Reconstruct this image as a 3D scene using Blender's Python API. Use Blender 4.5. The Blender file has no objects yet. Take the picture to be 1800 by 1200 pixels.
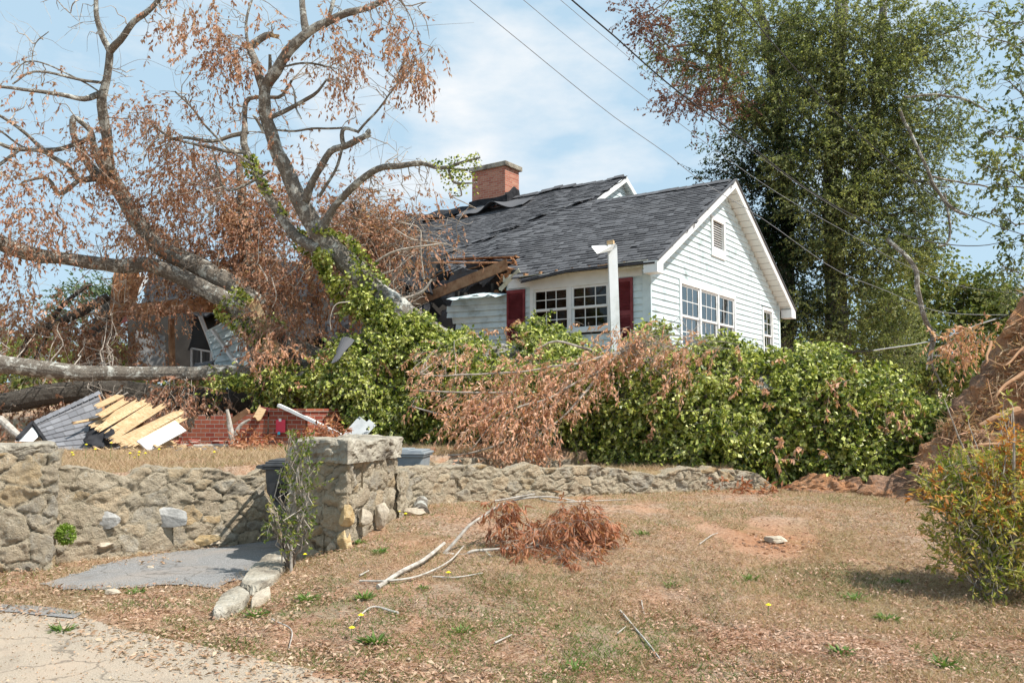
import bpy, math, random
import numpy as np
from mathutils import Matrix, Vector
random.seed(7); RNG = np.random.default_rng(11)
sc = bpy.context.scene
R = math.radians

# ------------------------------------------------------------------ camera
F_PX = 1450.0; TH = math.atan(120 / F_PX); CAM = np.array([0, 0, 1.6])
cam_d = bpy.data.cameras.new('camera'); cam = bpy.data.objects.new('camera', cam_d)
sc.collection.objects.link(cam); cam.location = (0, 0, 1.6); cam.rotation_euler = (math.pi/2 + TH, 0, 0)
cam_d.sensor_width = 36; cam_d.lens = 36 * F_PX / 1800; cam_d.clip_end = 2000; cam_d.clip_start = .05
sc.camera = cam
# ------------------------------------------------------------------ light
SUN_EL, SUN_DIR = R(55), np.array([0.90, -0.42])       # sun stands to the right, a little behind the camera
sun_d = bpy.data.lights.new('sun', 'SUN'); sun_d.energy = 5.0; sun_d.angle = R(.6); sun_d.color = (1, .95, .87)
sun = bpy.data.objects.new('sun', sun_d); sc.collection.objects.link(sun)
sd = Vector((SUN_DIR[0]*math.cos(SUN_EL), SUN_DIR[1]*math.cos(SUN_EL), math.sin(SUN_EL)*math.hypot(*SUN_DIR)))
sun.rotation_euler = sd.to_track_quat('Z', 'Y').to_euler(); sun.location = (20, -10, 30)
world = bpy.data.worlds.new('World'); sc.world = world; world.use_nodes = True
wt = world.node_tree; wn = wt.nodes; wn.clear()
def wnode(t, **k):
    n = wn.new(t)
    for a, b in k.items(): setattr(n, a, b)
    return n
sky = wnode('ShaderNodeTexSky', sky_type='NISHITA', sun_disc=False, sun_elevation=SUN_EL,
            sun_rotation=math.atan2(SUN_DIR[0], SUN_DIR[1]), altitude=200, air_density=1.0, dust_density=1.6, ozone_density=1.2)
tc = wnode('ShaderNodeTexCoord')
mp = wnode('ShaderNodeMapping'); mp.inputs['Scale'].default_value = (1, 1, 2.3)
no = wnode('ShaderNodeTexNoise'); no.inputs['Scale'].default_value = 5.2; no.inputs['Detail'].default_value = 9; no.inputs['Roughness'].default_value = .55
wt.links.new(tc.outputs['Generated'], mp.inputs[0]); wt.links.new(mp.outputs[0], no.inputs[0])
# cloud bank: wide soft patch of sky above the chimney, thinner patches elsewhere
dp = wnode('ShaderNodeVectorMath', operation='DISTANCE')
dv = np.array([(760-900)/F_PX, 1.0, (720-250)/F_PX]); dv /= np.linalg.norm(dv); dp.inputs[1].default_value = tuple(dv)
wt.links.new(tc.outputs['Generated'], dp.inputs[0])
mr = wnode('ShaderNodeMapRange'); mr.inputs['From Min'].default_value = .05; mr.inputs['From Max'].default_value = .30
mr.inputs['To Min'].default_value = .115; mr.inputs['To Max'].default_value = -.06
wt.links.new(dp.outputs['Value'], mr.inputs[0])
ad = wnode('ShaderNodeMath', operation='ADD'); wt.links.new(no.outputs[0], ad.inputs[0]); wt.links.new(mr.outputs[0], ad.inputs[1])
cr = wnode('ShaderNodeValToRGB'); cr.color_ramp.elements[0].position = .49; cr.color_ramp.elements[1].position = .80
wt.links.new(ad.outputs[0], cr.inputs[0])
mxs = wnode('ShaderNodeMixRGB'); mxs.inputs[2].default_value = (5.3, 5.4, 5.5, 1)
wt.links.new(cr.outputs[0], mxs.inputs[0])
tint = wnode('ShaderNodeMixRGB', blend_type='MIX'); tint.inputs[0].default_value = .86; tint.inputs[2].default_value = (3.0, 4.15, 5.0, 1)
wt.links.new(sky.outputs[0], tint.inputs[1]); wt.links.new(tint.outputs[0], mxs.inputs[1])
bg = wnode('ShaderNodeBackground'); bg.inputs[1].default_value = .14
wt.links.new(mxs.outputs[0], bg.inputs[0])
wo = wnode('ShaderNodeOutputWorld'); wt.links.new(bg.outputs[0], wo.inputs[0])
sc.view_settings.view_transform = 'Standard'; sc.view_settings.look = 'None'
sc.view_settings.exposure = 0.40; sc.view_settings.gamma = 1
sc.render.engine = 'CYCLES'
try:
    sc.cycles.max_bounces = 7; sc.cycles.diffuse_bounces = 3; sc.cycles.glossy_bounces = 3
    sc.cycles.transmission_bounces = 3; sc.cycles.transparent_max_bounces = 8; sc.cycles.caustics_reflective = False
    sc.cycles.caustics_refractive = False
except Exception: pass

# ------------------------------------------------------------------ pixel -> world helpers (the survey of the photograph)
def ray(px, py):
    xc = (px-900)/F_PX; yc = (600-py)/F_PX
    return np.array([xc, math.cos(TH)-yc*math.sin(TH), math.sin(TH)+yc*math.cos(TH)])
def at(px, py, Y):
    d = ray(px, py); return CAM + d*(Y/d[1])

# ------------------------------------------------------------------ noise
_perm = RNG.random((64, 64, 64)).astype(np.float32)
def vnoise(P, s=1.0):
    P = np.asarray(P, float)*s; i = np.floor(P).astype(int); f = P-i; f = f*f*(3-2*f)
    def g(a, b, c): return _perm[(i[..., 0]+a) % 64, (i[..., 1]+b) % 64, (i[..., 2]+c) % 64]
    x, y, z = f[..., 0], f[..., 1], f[..., 2]
    c00 = g(0,0,0)*(1-x)+g(1,0,0)*x; c10 = g(0,1,0)*(1-x)+g(1,1,0)*x
    c01 = g(0,0,1)*(1-x)+g(1,0,1)*x; c11 = g(0,1,1)*(1-x)+g(1,1,1)*x
    return ((c00*(1-y)+c10*y)*(1-z)+(c01*(1-y)+c11*y)*z)*2-1
def fbm(P, s=1.0, o=4):
    r = 0; a = 1
    for k in range(o): r = r+a*vnoise(np.asarray(P)+17.3*k, s); a *= .5; s *= 2.03
    return r
def ss(t): t = np.clip(t, 0, 1); return t*t*(3-2*t)

# ------------------------------------------------------------------ terrain
def pth(*l): return np.array([at(px, 720, Y)[:2] for px, Y in l])
FW = np.vstack([[[-14, 7.2], [-7, 8.0]], pth((0, 8.45), (110, 8.75), (290, 9.4), (460, 10.1)), [[-1.6, 11.4], [-.2, 12.5], [.9, 12.9]]])
NW = np.vstack([[[-1.30, 9.55]], pth((722, 10.1), (800, 10.65), (900, 11.0), (1000, 11.3), (1180, 11.8), (1330, 12.2))])
def fwy(x): return np.interp(x, FW[:, 0], FW[:, 1])
def nwy(x): return np.interp(x, NW[:, 0], NW[:, 1])
def H(x, y, rough=True):
    x = np.asarray(x, float); y = np.asarray(y, float)
    lawn = .43*ss((y-5.6)/5.2)*ss((x+2.45)/1.0)
    back = .52*ss((y-12)/4)+.85*ss((y-15.5)/5)
    yard = .9+.06*ss((y-9)/5)+.75*ss((y-15)/6)
    h = lawn
    # driveway cut between the two walls
    m_cut = ss((y-nwy(x)-.05)/.3)*ss((x+1.9)/.5)*ss((1.35-x)/.15)
    h = h*(1-m_cut)
    right = (x > 1.2)
    fl = np.where(right, nwy(x)+.05, fwy(x)+.05)
    w = np.where(x > 3.3, 2.5, .22)
    ywall = np.where(right, .78+.0*x, .88)
    yy = np.where(right, np.maximum(.72+.2*ss((y-13)/3)+.75*ss((y-15)/6), .0), yard)
    m_y = ss((y-fl)/w)
    h = h*(1-m_y)+yy*m_y
    n = fbm(np.stack([x, y, 0*x], -1), .9, 3)*.03+vnoise(np.stack([x, y, 0*x+3], -1), 7)*.008
    flat = ss((-1.0-x)/.9)*(1-m_y)
    road = ss((5.1-y-.25*x)/.6)
    h = h+n*(1-flat)*(1-road)
    far = ss((y-60)/120)
    return h+far*4
def gnd(px, py):
    d = ray(px, py); t = .5
    for i in range(4000):
        P = CAM+d*t
        if P[2] < H(P[0], P[1]): return np.array([P[0], P[1], float(H(P[0], P[1]))])
        t += .01*max(1, t*.3)
    return CAM+d*t

# ------------------------------------------------------------------ mesh tools
class MB:
    def __init__(s): s.v = []; s.f = []; s.n = 0
    def add(s, v, f):
        v = np.asarray(v, float).reshape(-1, 3); s.v.append(v); s.f += [tuple(int(i)+s.n for i in q) for q in f]; s.n += len(v); return s
    def box8(s, c):   # 8 corners: bottom 4, top 4
        return s.add(c, [(0,3,2,1),(4,5,6,7),(0,1,5,4),(1,2,6,5),(2,3,7,6),(3,0,4,7)])
    def box(s, x0, x1, y0, y1, z0, z1, T=None):
        c = [(x0,y0,z0),(x1,y0,z0),(x1,y1,z0),(x0,y1,z0),(x0,y0,z1),(x1,y0,z1),(x1,y1,z1),(x0,y1,z1)]
        if T: c = [T(*p) for p in c]
        return s.box8(c)
    def beam(s, a, b, w, h, up=(0,0,1), roll=0):  # rectangular bar from a to b
        a = np.array(a, float); b = np.array(b, float); d = b-a; d /= np.linalg.norm(d)
        up = np.array(up, float); sd_ = np.cross(d, up)
        if np.linalg.norm(sd_) < 1e-3: sd_ = np.cross(d, (0, 1, 0))
        sd_ /= np.linalg.norm(sd_); u = np.cross(sd_, d)
        if roll: c_, s_ = math.cos(roll), math.sin(roll); sd_, u = sd_*c_+u*s_, u*c_-sd_*s_
        c = [p+sd_*i*w/2+u*j*h/2 for p, in ((a,),) for i, j in ((-1,-1),(1,-1),(1,1),(-1,1))]
        e = [b+sd_*i*w/2+u*j*h/2 for i, j in ((-1,-1),(1,-1),(1,1),(-1,1))]
        return s.add(c+e, [(0,1,2,3),(7,6,5,4),(0,4,5,1),(1,5,6,2),(2,6,7,3),(3,7,4,0)])
    def board(s, a, b, w, h, up=(0,0,1), roll=0, jag=.0, seg=5):  # bar with splintered ends
        a = np.array(a, float); b = np.array(b, float); d = b-a; L = np.linalg.norm(d); d /= L
        up = np.array(up, float); sd_ = np.cross(d, up); sd_ /= np.linalg.norm(sd_); u = np.cross(sd_, d)
        if roll: c_, s_ = math.cos(roll), math.sin(roll); sd_, u = sd_*c_+u*s_, u*c_-sd_*s_
        ws = np.linspace(-.5, .5, seg+1)*w; rows = []
        for k, (P, sg) in enumerate(((a, -1), (b, 1))):
            for j in (-.5, .5):
                for q in ws: rows.append(P+sd_*q+u*j*h+d*sg*RNG.random()*jag)
        n = seg+1; f = []
        for i in range(seg):
            f += [(i, i+1, 2*n+i+1, 2*n+i), (n+i, 3*n+i, 3*n+i+1, n+i+1), (i, n+i, n+i+1, i+1), (2*n+i, 2*n+i+1, 3*n+i+1, 3*n+i)]
        f += [(0, 2*n, 3*n, n), (n-1, 2*n-1, 4*n-1, 3*n-1)]
        return s.add(rows, f)
    def tube(s, P, r, k=8, noise=0, cap=True, ns=3.0):
        P = np.asarray(P, float); n = len(P); r = np.broadcast_to(np.asarray(r, float), (n,))
        T = np.gradient(P, axis=0); T /= np.linalg.norm(T, axis=1)[:, None]+1e-9
        u = np.cross(T[0], (0, 0, 1.0)); 
        if np.linalg.norm(u) < .1: u = np.cross(T[0], (0, 1.0, 0))
        u /= np.linalg.norm(u); U = []
        for i in range(n):
            u = u-T[i]*(u@T[i]); u /= np.linalg.norm(u)+1e-9; U.append(u)
        U = np.array(U); V = np.cross(T, U)
        a = np.linspace(0, 2*math.pi, k, endpoint=False)
        D = U[:, None]*np.cos(a)[None, :, None]+V[:, None]*np.sin(a)[None, :, None]
        rr = np.repeat(r[:, None], k, 1)
        if noise:
            base = P[:, None]+D*rr[..., None]
            rr = rr*(1+noise*fbm(base, ns, 3))
        v = (P[:, None]+D*rr[..., None]).reshape(-1, 3)
        f = [(i*k+j, i*k+(j+1) % k, (i+1)*k+(j+1) % k, (i+1)*k+j) for i in range(n-1) for j in range(k)]
        if cap: f += [tuple(range(k))[::-1], tuple((n-1)*k+j for j in range(k))]
        return s.add(v, f)
    def grid(s, G, flip=False):  # (a,b,3)
        a, b = G.shape[:2]
        f = [(i*b+j, i*b+j+1, (i+1)*b+j+1, (i+1)*b+j) for i in range(a-1) for j in range(b-1)]
        if flip: f = [q[::-1] for q in f]
        return s.add(G.reshape(-1, 3), f)
    def verts(s): return np.vstack(s.v) if s.v else np.zeros((0, 3))

ROOTM = {}
def root_inv(o):
    while o.parent: o = o.parent
    return ROOTM.get(o.name, Matrix.Identity(4)).inverted()
def link(o, parent=None):
    sc.collection.objects.link(o)
    if parent: o.parent = parent
    return o
def mesh_obj(name, v, faces, mat, parent=None, smooth=False, attrs=None, quads=None):
    v = np.asarray(v, float)
    loc = None
    if parent is not None:
        Mi = np.array(root_inv(parent)); v = v@Mi[:3, :3].T+Mi[:3, 3]
    else:
        loc = np.array([(v[:, 0].min()+v[:, 0].max())/2, (v[:, 1].min()+v[:, 1].max())/2, v[:, 2].min()]); v = v-loc
    me = bpy.data.meshes.new(name)
    if quads is not None:
        q = np.asarray(quads, np.int32); k = q.shape[1]
        me.vertices.add(len(v)); me.vertices.foreach_set('co', v.astype(np.float32).ravel())
        me.loops.add(q.size); me.loops.foreach_set('vertex_index', q.ravel())
        me.polygons.add(len(q)); me.polygons.foreach_set('loop_start', np.arange(0, q.size, k, dtype=np.int32))
        me.polygons.foreach_set('loop_total', np.full(len(q), k, np.int32))
        me.update(calc_edges=True)
    else:
        me.from_pydata(v.tolist(), [], faces); me.update()
    if smooth: me.polygons.foreach_set('use_smooth', np.ones(len(me.polygons), bool))
    for an, av in (attrs or {}).items():
        at_ = me.attributes.new(an, 'FLOAT', 'POINT'); at_.data.foreach_set('value', np.asarray(av, np.float32))
    o = bpy.data.objects.new(name, me)
    if mat: me.materials.append(mat)
    link(o, parent)
    if loc is not None: o.location = loc; ROOTM[o.name] = Matrix.Translation(Vector(loc))
    return o
def build(m, name, mat, parent=None, smooth=False, bevel=0):
    o = mesh_obj(name, m.verts(), m.f, mat, parent, smooth)
    if bevel:
        b = o.modifiers.new('bevel', 'BEVEL'); b.width = bevel; b.segments = 2; b.limit_method = 'ANGLE'
    return o
def build_split(m, name, mat, parent=None, **k):
    """one object for each separate piece of m"""
    V = m.verts(); par = list(range(len(V)))
    def find(a):
        while par[a] != a: par[a] = par[par[a]]; a = par[a]
        return a
    for f in m.f:
        for b in f[1:]: par[find(b)] = find(f[0])
    grp = {}
    for f in m.f: grp.setdefault(find(f[0]), []).append(f)
    out = []
    for fs in grp.values():
        ids = sorted({i for f in fs for i in f}); mp = {a: b for b, a in enumerate(ids)}; q = MB(); q.add(V[ids], [tuple(mp[i] for i in f) for f in fs]); out.append(build(q, name, mat, parent, **k))
    return out
def tag(o, label=None, cat=None, group=None, kind=None):
    if label: o['label'] = label
    if cat: o['category'] = cat
    if group: o['group'] = group
    if kind: o['kind'] = kind
    return o
def empty(name, loc, rz=0):
    o = bpy.data.objects.new(name, None); o.empty_display_size = .2; link(o)
    o.location = loc; o.rotation_euler = (0, 0, rz)
    ROOTM[o.name] = Matrix.Translation(Vector(loc)) @ Matrix.Rotation(rz, 4, 'Z'); return o

# ------------------------------------------------------------------ materials
def newmat(name):
    m = bpy.data.materials.new(name); m.use_nodes = True; t = m.node_tree; t.nodes.clear(); return m, t
def N(t, ty, ins=None, **k):
    n = t.nodes.new(ty)
    for a, b in k.items(): setattr(n, a, b)
    for a, b in (ins or {}).items():
        if isinstance(b, bpy.types.NodeSocket): t.links.new(b, n.inputs[a])
        else: n.inputs[a].default_value = b
    return n
def c4(c): return (*c, 1)
def ramp(t, fac, stops, interp='LINEAR'):
    n = t.nodes.new('ShaderNodeValToRGB'); e = n.color_ramp; e.interpolation = interp
    while len(e.elements) > 1: e.elements.remove(e.elements[0])
    e.elements[0].position = stops[0][0]; e.elements[0].color = c4(stops[0][1])
    for p, c in stops[1:]: q = e.elements.new(p); q.color = c4(c)
    t.links.new(fac, n.inputs[0]); return n.outputs[0]
def noise(t, vec, scale, detail=4, rough=.6, dist=0):
    return N(t, 'ShaderNodeTexNoise', {'Vector': vec, 'Scale': scale, 'Detail': detail, 'Roughness': rough, 'Distortion': dist}).outputs[0]
def mix(t, fac, a, b, blend='MIX'):
    n = t.nodes.new('ShaderNodeMixRGB'); n.blend_type = blend
    for i, x in enumerate((fac, a, b)):
        if isinstance(x, bpy.types.NodeSocket): t.links.new(x, n.inputs[i])
        else: n.inputs[i].default_value = x if i == 0 else c4(x)
    return n.outputs[0]
def math_(t, op, a, b=0.0):
    n = t.nodes.new('ShaderNodeMath'); n.operation = op
    for i, x in enumerate((a, b)):
        if isinstance(x, bpy.types.NodeSocket): t.links.new(x, n.inputs[i])
        else: n.inputs[i].default_value = x
    return n.outputs[0]
def coords(t, which='Object'): return N(t, 'ShaderNodeTexCoord').outputs[which]
def finish(t, col, rough=.85, bump=None, bs=.5, bd=.02, spec=.3, metal=0):
    p = N(t, 'ShaderNodeBsdfPrincipled', {'Roughness': rough, 'Metallic': metal, 'Specular IOR Level': spec})
    if isinstance(col, bpy.types.NodeSocket): t.links.new(col, p.inputs['Base Color'])
    else: p.inputs['Base Color'].default_value = c4(col)
    if bump is not None:
        b = N(t, 'ShaderNodeBump', {'Height': bump, 'Strength': bs, 'Distance': bd}); t.links.new(b.outputs[0], p.inputs['Normal'])
    o = N(t, 'ShaderNodeOutputMaterial'); t.links.new(p.outputs[0], o.inputs[0])
def mat_noise(name, cols, scale=6, rough=.85, bs=.4, bd=.01, bscale=40, spec=.3, stretch=(1,1,1), detail=6):
    m, t = newmat(name); v = coords(t)
    v = N(t, 'ShaderNodeMapping', {'Vector': v, 'Scale': stretch}).outputs[0]
    n = noise(t, v, scale, detail); st = [(.3+.4*i/(max(1, len(cols)-1)), c) for i, c in enumerate(cols)]
    finish(t, ramp(t, n, st), rough, noise(t, v, bscale, 4), bs, bd, spec); return m
def mat_leaf(name, cols, trans=.35, clump=2.0, rough=.5, spec=.25, clump_cols=None):
    m, t = newmat(name)
    g = N(t, 'ShaderNodeNewGeometry'); r = g.outputs['Random Per Island']; pos = g.outputs['Position']
    st = [(i/(len(cols)-1), c) for i, c in enumerate(cols)]
    fac = math_(t, 'ADD', math_(t, 'MULTIPLY', r, .72), math_(t, 'MULTIPLY', math_(t, 'SUBTRACT', noise(t, pos, clump, 3), .36), 1.1))
    col = ramp(t, fac, st)
    p = N(t, 'ShaderNodeBsdfPrincipled', {'Base Color': col, 'Roughness': rough, 'Specular IOR Level': spec})
    tr = N(t, 'ShaderNodeBsdfTranslucent', {'Color': mix(t, 1, col, (1.25, 1.3, .75), 'MULTIPLY')})
    mx = N(t, 'ShaderNodeMixShader', {0: trans}); t.links.new(p.outputs[0], mx.inputs[1]); t.links.new(tr.outputs[0], mx.inputs[2])
    o = N(t, 'ShaderNodeOutputMaterial'); t.links.new(mx.outputs[0], o.inputs[0]); return m

MAT = {}
def mk_ground():
    m, t = newmat('lawn_soil'); v = coords(t, 'Object'); P = N(t, 'ShaderNodeNewGeometry').outputs['Position']
    big = noise(t, P, .45, 5, .6, .4); mid = noise(t, P, 2.2, 6, .65, .3); fine = noise(t, P, 26, 6, .75); vf = noise(t, P, 110, 4, .8)
    straw = ramp(t, fine, [(.28, (.22, .14, .095)), (.45, (.46, .325, .23)), (.62, (.60, .455, .34)), (.8, (.70, .57, .45))])
    clay = ramp(t, fine, [(.3, (.42, .21, .125)), (.5, (.60, .36, .23)), (.75, (.68, .47, .34))])
    green = ramp(t, fine, [(.3, (.09, .10, .035)), (.55, (.22, .22, .09)), (.8, (.38, .34, .17))])
    c = mix(t, ramp(t, mid, [(.44, (0, 0, 0)), (.58, (1, 1, 1))]), straw, clay)
    cp = gnd_clay; dd = N(t, 'ShaderNodeVectorMath', {0: P, 1: cp}, operation='DISTANCE').outputs['Value']
    dd = math_(t, 'ADD', dd, math_(t, 'MULTIPLY', math_(t, 'SUBTRACT', mid, .5), 2.2))
    c = mix(t, ramp(t, dd, [(.15, (1, 1, 1)), (1.15, (0, 0, 0))]), c, ramp(t, fine, [(.3, (.42, .18, .09)), (.6, (.61, .32, .18))]))
    c = mix(t, ramp(t, big, [(.52, (0, 0, 0)), (.66, (.8, .8, .8))]), c, green)
    spots = ramp(t, vf, [(.62, (0, 0, 0)), (.72, (.5, .5, .5))]); c = mix(t, spots, c, (.62, .52, .42))
    dark = ramp(t, noise(t, P, 60, 3, .8), [(.30, (.75, .75, .75)), (.42, (0, 0, 0))]); c = mix(t, dark, c, (.14, .09, .055))
    finish(t, c, .95, math_(t, 'ADD', fine, vf), .9, .03, .1); return m
gnd_clay = (2.75, 8.6, .3)
MAT['ground'] = mk_ground()
def mk_asphalt(name, base, speck, tan=None, k=.5):
    m, t = newmat(name); P = N(t, 'ShaderNodeNewGeometry').outputs['Position']
    f = noise(t, P, 95, 3, .8); g = noise(t, P, 1.6, 6, .65, .6)
    c = ramp(t, f, [(.3, tuple(x*.55 for x in base)), (.5, base), (.7, speck)])
    c = mix(t, ramp(t, g, [(.45, (0, 0, 0)), (.68, (k, k, k))]), c, tan or base)
    vc = N(t, 'ShaderNodeVectorMath', {0: P, 1: N(t, 'ShaderNodeVectorMath', {0: N(t, 'ShaderNodeTexNoise', {'Vector': P, 'Scale': 2.2, 'Detail': 5}).outputs[1], 1: (.6, .6, .6)}, operation='MULTIPLY').outputs[0]}, operation='ADD').outputs[0]
    vd = N(t, 'ShaderNodeTexVoronoi', {'Vector': vc, 'Scale': .95}, feature='DISTANCE_TO_EDGE').outputs['Distance']
    c = mix(t, ramp(t, vd, [(.003, (.55, .55, .55)), (.011, (0, 0, 0))]), c, (.07, .06, .05)); st_ = noise(t, P, .9, 6, .7, 1.0); c = mix(t, ramp(t, st_, [(.50, (0, 0, 0)), (.66, (.5, .5, .5))]), c, (.17, .14, .115))
    finish(t, c, .9, f, .8, .012, .2); return m
MAT['asphalt'] = mk_asphalt('asphalt', (.235, .23, .225), (.46, .45, .44), (.36, .30, .25))
MAT['road'] = mk_asphalt('road_surface', (.40, .33, .255), (.60, .52, .42), (.47, .37, .28), .9)
def mk_stone():
    m, t = newmat('field_stone'); v = coords(t)
    rnd = N(t, 'ShaderNodeAttribute', attribute_name='rnd').outputs['Fac']; ed = N(t, 'ShaderNodeAttribute', attribute_name='edge').outputs['Fac']
    n = noise(t, v, 7, 8, .7, .5); f = noise(t, v, 45, 5, .75)
    st = ramp(t, rnd, [(0, (.52, .44, .34)), (.15, (.64, .56, .44)), (.30, (.42, .40, .36)), (.42, (.66, .52, .36)), (.55, (.54, .46, .36)),
                       (.66, (.56, .42, .25)), (.72, (.48, .43, .35)), (.84, (.58, .555, .50)), (.92, (.60, .41, .20)), (.95, (.36, .345, .31))], 'CONSTANT')
    st = mix(t, ramp(t, n, [(.38, (0, 0, 0)), (.62, (.8, .8, .8))]), st, (.48, .40, .29))
    st = mix(t, .22, st, ramp(t, noise(t, v, 2.6, 8, .75, .6), [(.30, (.36, .30, .235)), (.5, (.62, .53, .42)), (.68, (.74, .68, .58))]))
    lich = ramp(t, noise(t, v, 11, 6, .8), [(.58, (0, 0, 0)), (.63, (.8, .8, .8))]); st = mix(t, lich, st, (.66, .62, .54))
    dk = ramp(t, noise(t, v, 3.1, 7, .75), [(.32, (.6, .6, .6)), (.44, (0, 0, 0))]); st = mix(t, dk, st, (.22, .19, .14))
    mort = ramp(t, f, [(.3, (.42, .355, .265)), (.7, (.64, .57, .45))])
    c = mix(t, ramp(t, ed, [(.0, (0, 0, 0)), (.12, (0, 0, 0)), (.26, (1, 1, 1))]), mort, st); c = mix(t, math_(t, 'MULTIPLY', ramp(t, ed, [(.02, (1, 1, 1)), (.08, (0, 0, 0))]), ramp(t, n, [(.40, (0, 0, 0)), (.52, (.85, .85, .85))])), c, (.12, .10, .075))
    c = mix(t, ramp(t, f, [(.30, (.5, .5, .5)), (.42, (0, 0, 0))]), c, (.12, .10, .07))
    c = mix(t, 1, c, (1.06, 1.03, .97), 'MULTIPLY')
    finish(t, c, .92, math_(t, 'ADD', f, n), 1.0, .06, .2); return m
MAT['stone'] = mk_stone()
MAT['concrete'] = mat_noise('cast_concrete', [(.12, .10, .08), (.27, .235, .185), (.39, .35, .28), (.50, .46, .39)], 4, .92, .9, .04, 24)
MAT['rock'] = mat_noise('pale_rock', [(.30, .25, .19), (.46, .39, .30), (.57, .51, .41)], 9, .9, .7, .02, 30)
def mk_bark(name, dark, mid_, light, lichen, lk=.55):
    m, t = newmat(name); v = coords(t)
    n = noise(t, v, 9, 8, .7, .8); w = noise(t, N(t, 'ShaderNodeMapping', {'Vector': v, 'Scale': (1, 1, 1)}).outputs[0], 34, 5, .8, 1.2)
    c = ramp(t, w, [(.32, dark), (.5, mid_), (.68, light)])
    l = ramp(t, noise(t, v, 4.5, 8, .78, .3), [(lk, (0, 0, 0)), (lk+.06, (.85, .85, .85))]); c = mix(t, l, c, lichen)
    finish(t, c, .93, math_(t, 'ADD', n, w), .9, .035, .15); return m
MAT['bark'] = mk_bark('oak_bark', (.065, .055, .045), (.20, .172, .142), (.36, .325, .275), (.64, .64, .58), .52)
MAT['bark_dark'] = mk_bark('dark_bark', (.03, .027, .024), (.09, .08, .068), (.17, .15, .13), (.30, .32, .28), .62)
MAT['twig'] = mat_noise('twig_bark', [(.16, .125, .10), (.36, .31, .26), (.5, .46, .40)], 12, .9, .3, .005, 60)
MAT['stick'] = mat_noise('weathered_stick', [(.20, .17, .14), (.42, .38, .33), (.56, .52, .47)], 14, .9, .4, .004, 60)
MAT['splinter'] = mat_noise('splintered_heartwood', [(.14, .06, .03), (.34, .16, .075), (.52, .29, .15)], 9, .85, .8, .02, 24, stretch=(1, 1, 1))
MAT['plank'] = mat_noise('fresh_pine', [(.30, .18, .085), (.50, .355, .20), (.58, .44, .28)], 9, .75, .3, .004, 40, stretch=(1, 1, 1))
def mk_plank():
    m, t = newmat('fresh_pine'); v = coords(t); r = N(t, 'ShaderNodeObjectInfo').outputs['Random']
    n = noise(t, N(t, 'ShaderNodeMapping', {'Vector': v, 'Rotation': (0, .7, .4), 'Scale': (2, 22, 22)}).outputs[0], 2.0, 4, .6, .4)
    c = ramp(t, n, [(.3, (.34, .20, .09)), (.5, (.53, .375, .21)), (.7, (.62, .48, .31))]); c = mix(t, ramp(t, r, [(0, (0, 0, 0)), (1, (.6, .6, .6))]), c, (.40, .26, .14))
    c = mix(t, ramp(t, noise(t, v, 14, 3, .8), [(.66, (0, 0, 0)), (.72, (.8, .8, .8))]), c, (.16, .08, .04)); finish(t, c, .8, n, .4, .004); return m
MAT['plank'] = mk_plank()
MAT['oldwood'] = mat_noise('old_framing_wood', [(.20, .10, .05), (.36, .20, .11), (.45, .28, .16)], 6, .85, .5, .006, 40)
MAT['white'] = mat_noise('white_paint', [(.60, .60, .58), (.74, .75, .74), (.78, .79, .79), (.82, .83, .83)], 2.6, .5, .1, .002, 60, .4)
MAT['siding'] = mat_noise('pale_blue_siding', [(.33, .38, .37), (.54, .63, .65), (.62, .715, .73), (.64, .73, .745)], 2.3, .5, .12, .003, 30, .4)
MAT['cream'] = mat_noise('aged_cream_wood', [(.40, .38, .28), (.60, .58, .46), (.68, .66, .54)], 7, .8, .3, .003, 40)
MAT['red'] = mat_noise('burgundy_paint', [(.13, .016, .02), (.19, .028, .033), (.23, .045, .05)], 5, .5, .1, .002, 60, .4)
MAT['dark'] = mat_noise('painted_interior_shade', [(.03, .027, .025), (.06, .055, .05)], 2, .95, .1, .002, 20, .1)  # near-black colour puts the shade of rooms, vent gaps and bin pockets into paint
MAT['plaster'] = mat_noise('dusty_plaster', [(.16, .16, .16), (.30, .29, .28)], 2, .95, .3, .01, 20, .1)
MAT['curtain'] = mat_noise('pale_curtain', [(.06, .06, .06), (.20, .20, .195)], 4, .9, .3, .02, 12, .1, stretch=(6, 6, .3))
MAT['felt'] = mat_noise('roofing_felt', [(.018, .018, .02), (.035, .035, .038), (.055, .055, .06)], 5, .97, .5, .01, 30, .04)
MAT['bin_dark'] = mat_noise('charcoal_plastic', [(.035, .037, .04), (.06, .063, .068), (.09, .09, .09)], 6, .55, .15, .002, 90, .4)
MAT['bin_grey'] = mat_noise('grey_plastic', [(.20, .225, .24), (.27, .30, .32), (.33, .35, .37)], 5, .5, .15, .002, 90, .4)
MAT['soffit'] = mat_noise('soffit_vinyl', [(.66, .70, .69), (.72, .75, .74)], 2, .5, .1, .002, 60, .3)
def mk_shingle(nm='asphalt_shingle', k=1.0):
    m, t = newmat(nm); g = N(t, 'ShaderNodeNewGeometry'); P = g.outputs['Position']
    r = g.outputs['Random Per Island']; f = noise(t, P, 170, 3, .8); n = noise(t, P, .9, 4)
    c = ramp(t, r, [(0, (.060, .061, .067)), (.3, (.088, .089, .096)), (.7, (.108, .109, .117)), (1, (.145, .146, .155))])
    c = mix(t, .35, c, ramp(t, f, [(.3, (.045, .045, .05)), (.7, (.19, .19, .2))])); c = mix(t, ramp(t, n, [(.5, (0, 0, 0)), (.8, (.25, .25, .25))]), c, (.16, .155, .15)); c = mix(t, 1, c, (k, k, k), 'MULTIPLY')
    finish(t, c, .95, f, .5, .004, .25); return m
MAT['shingle'] = mk_shingle(); MAT['shingle_pale'] = mk_shingle('weathered_shingle', 1.8)
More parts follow.
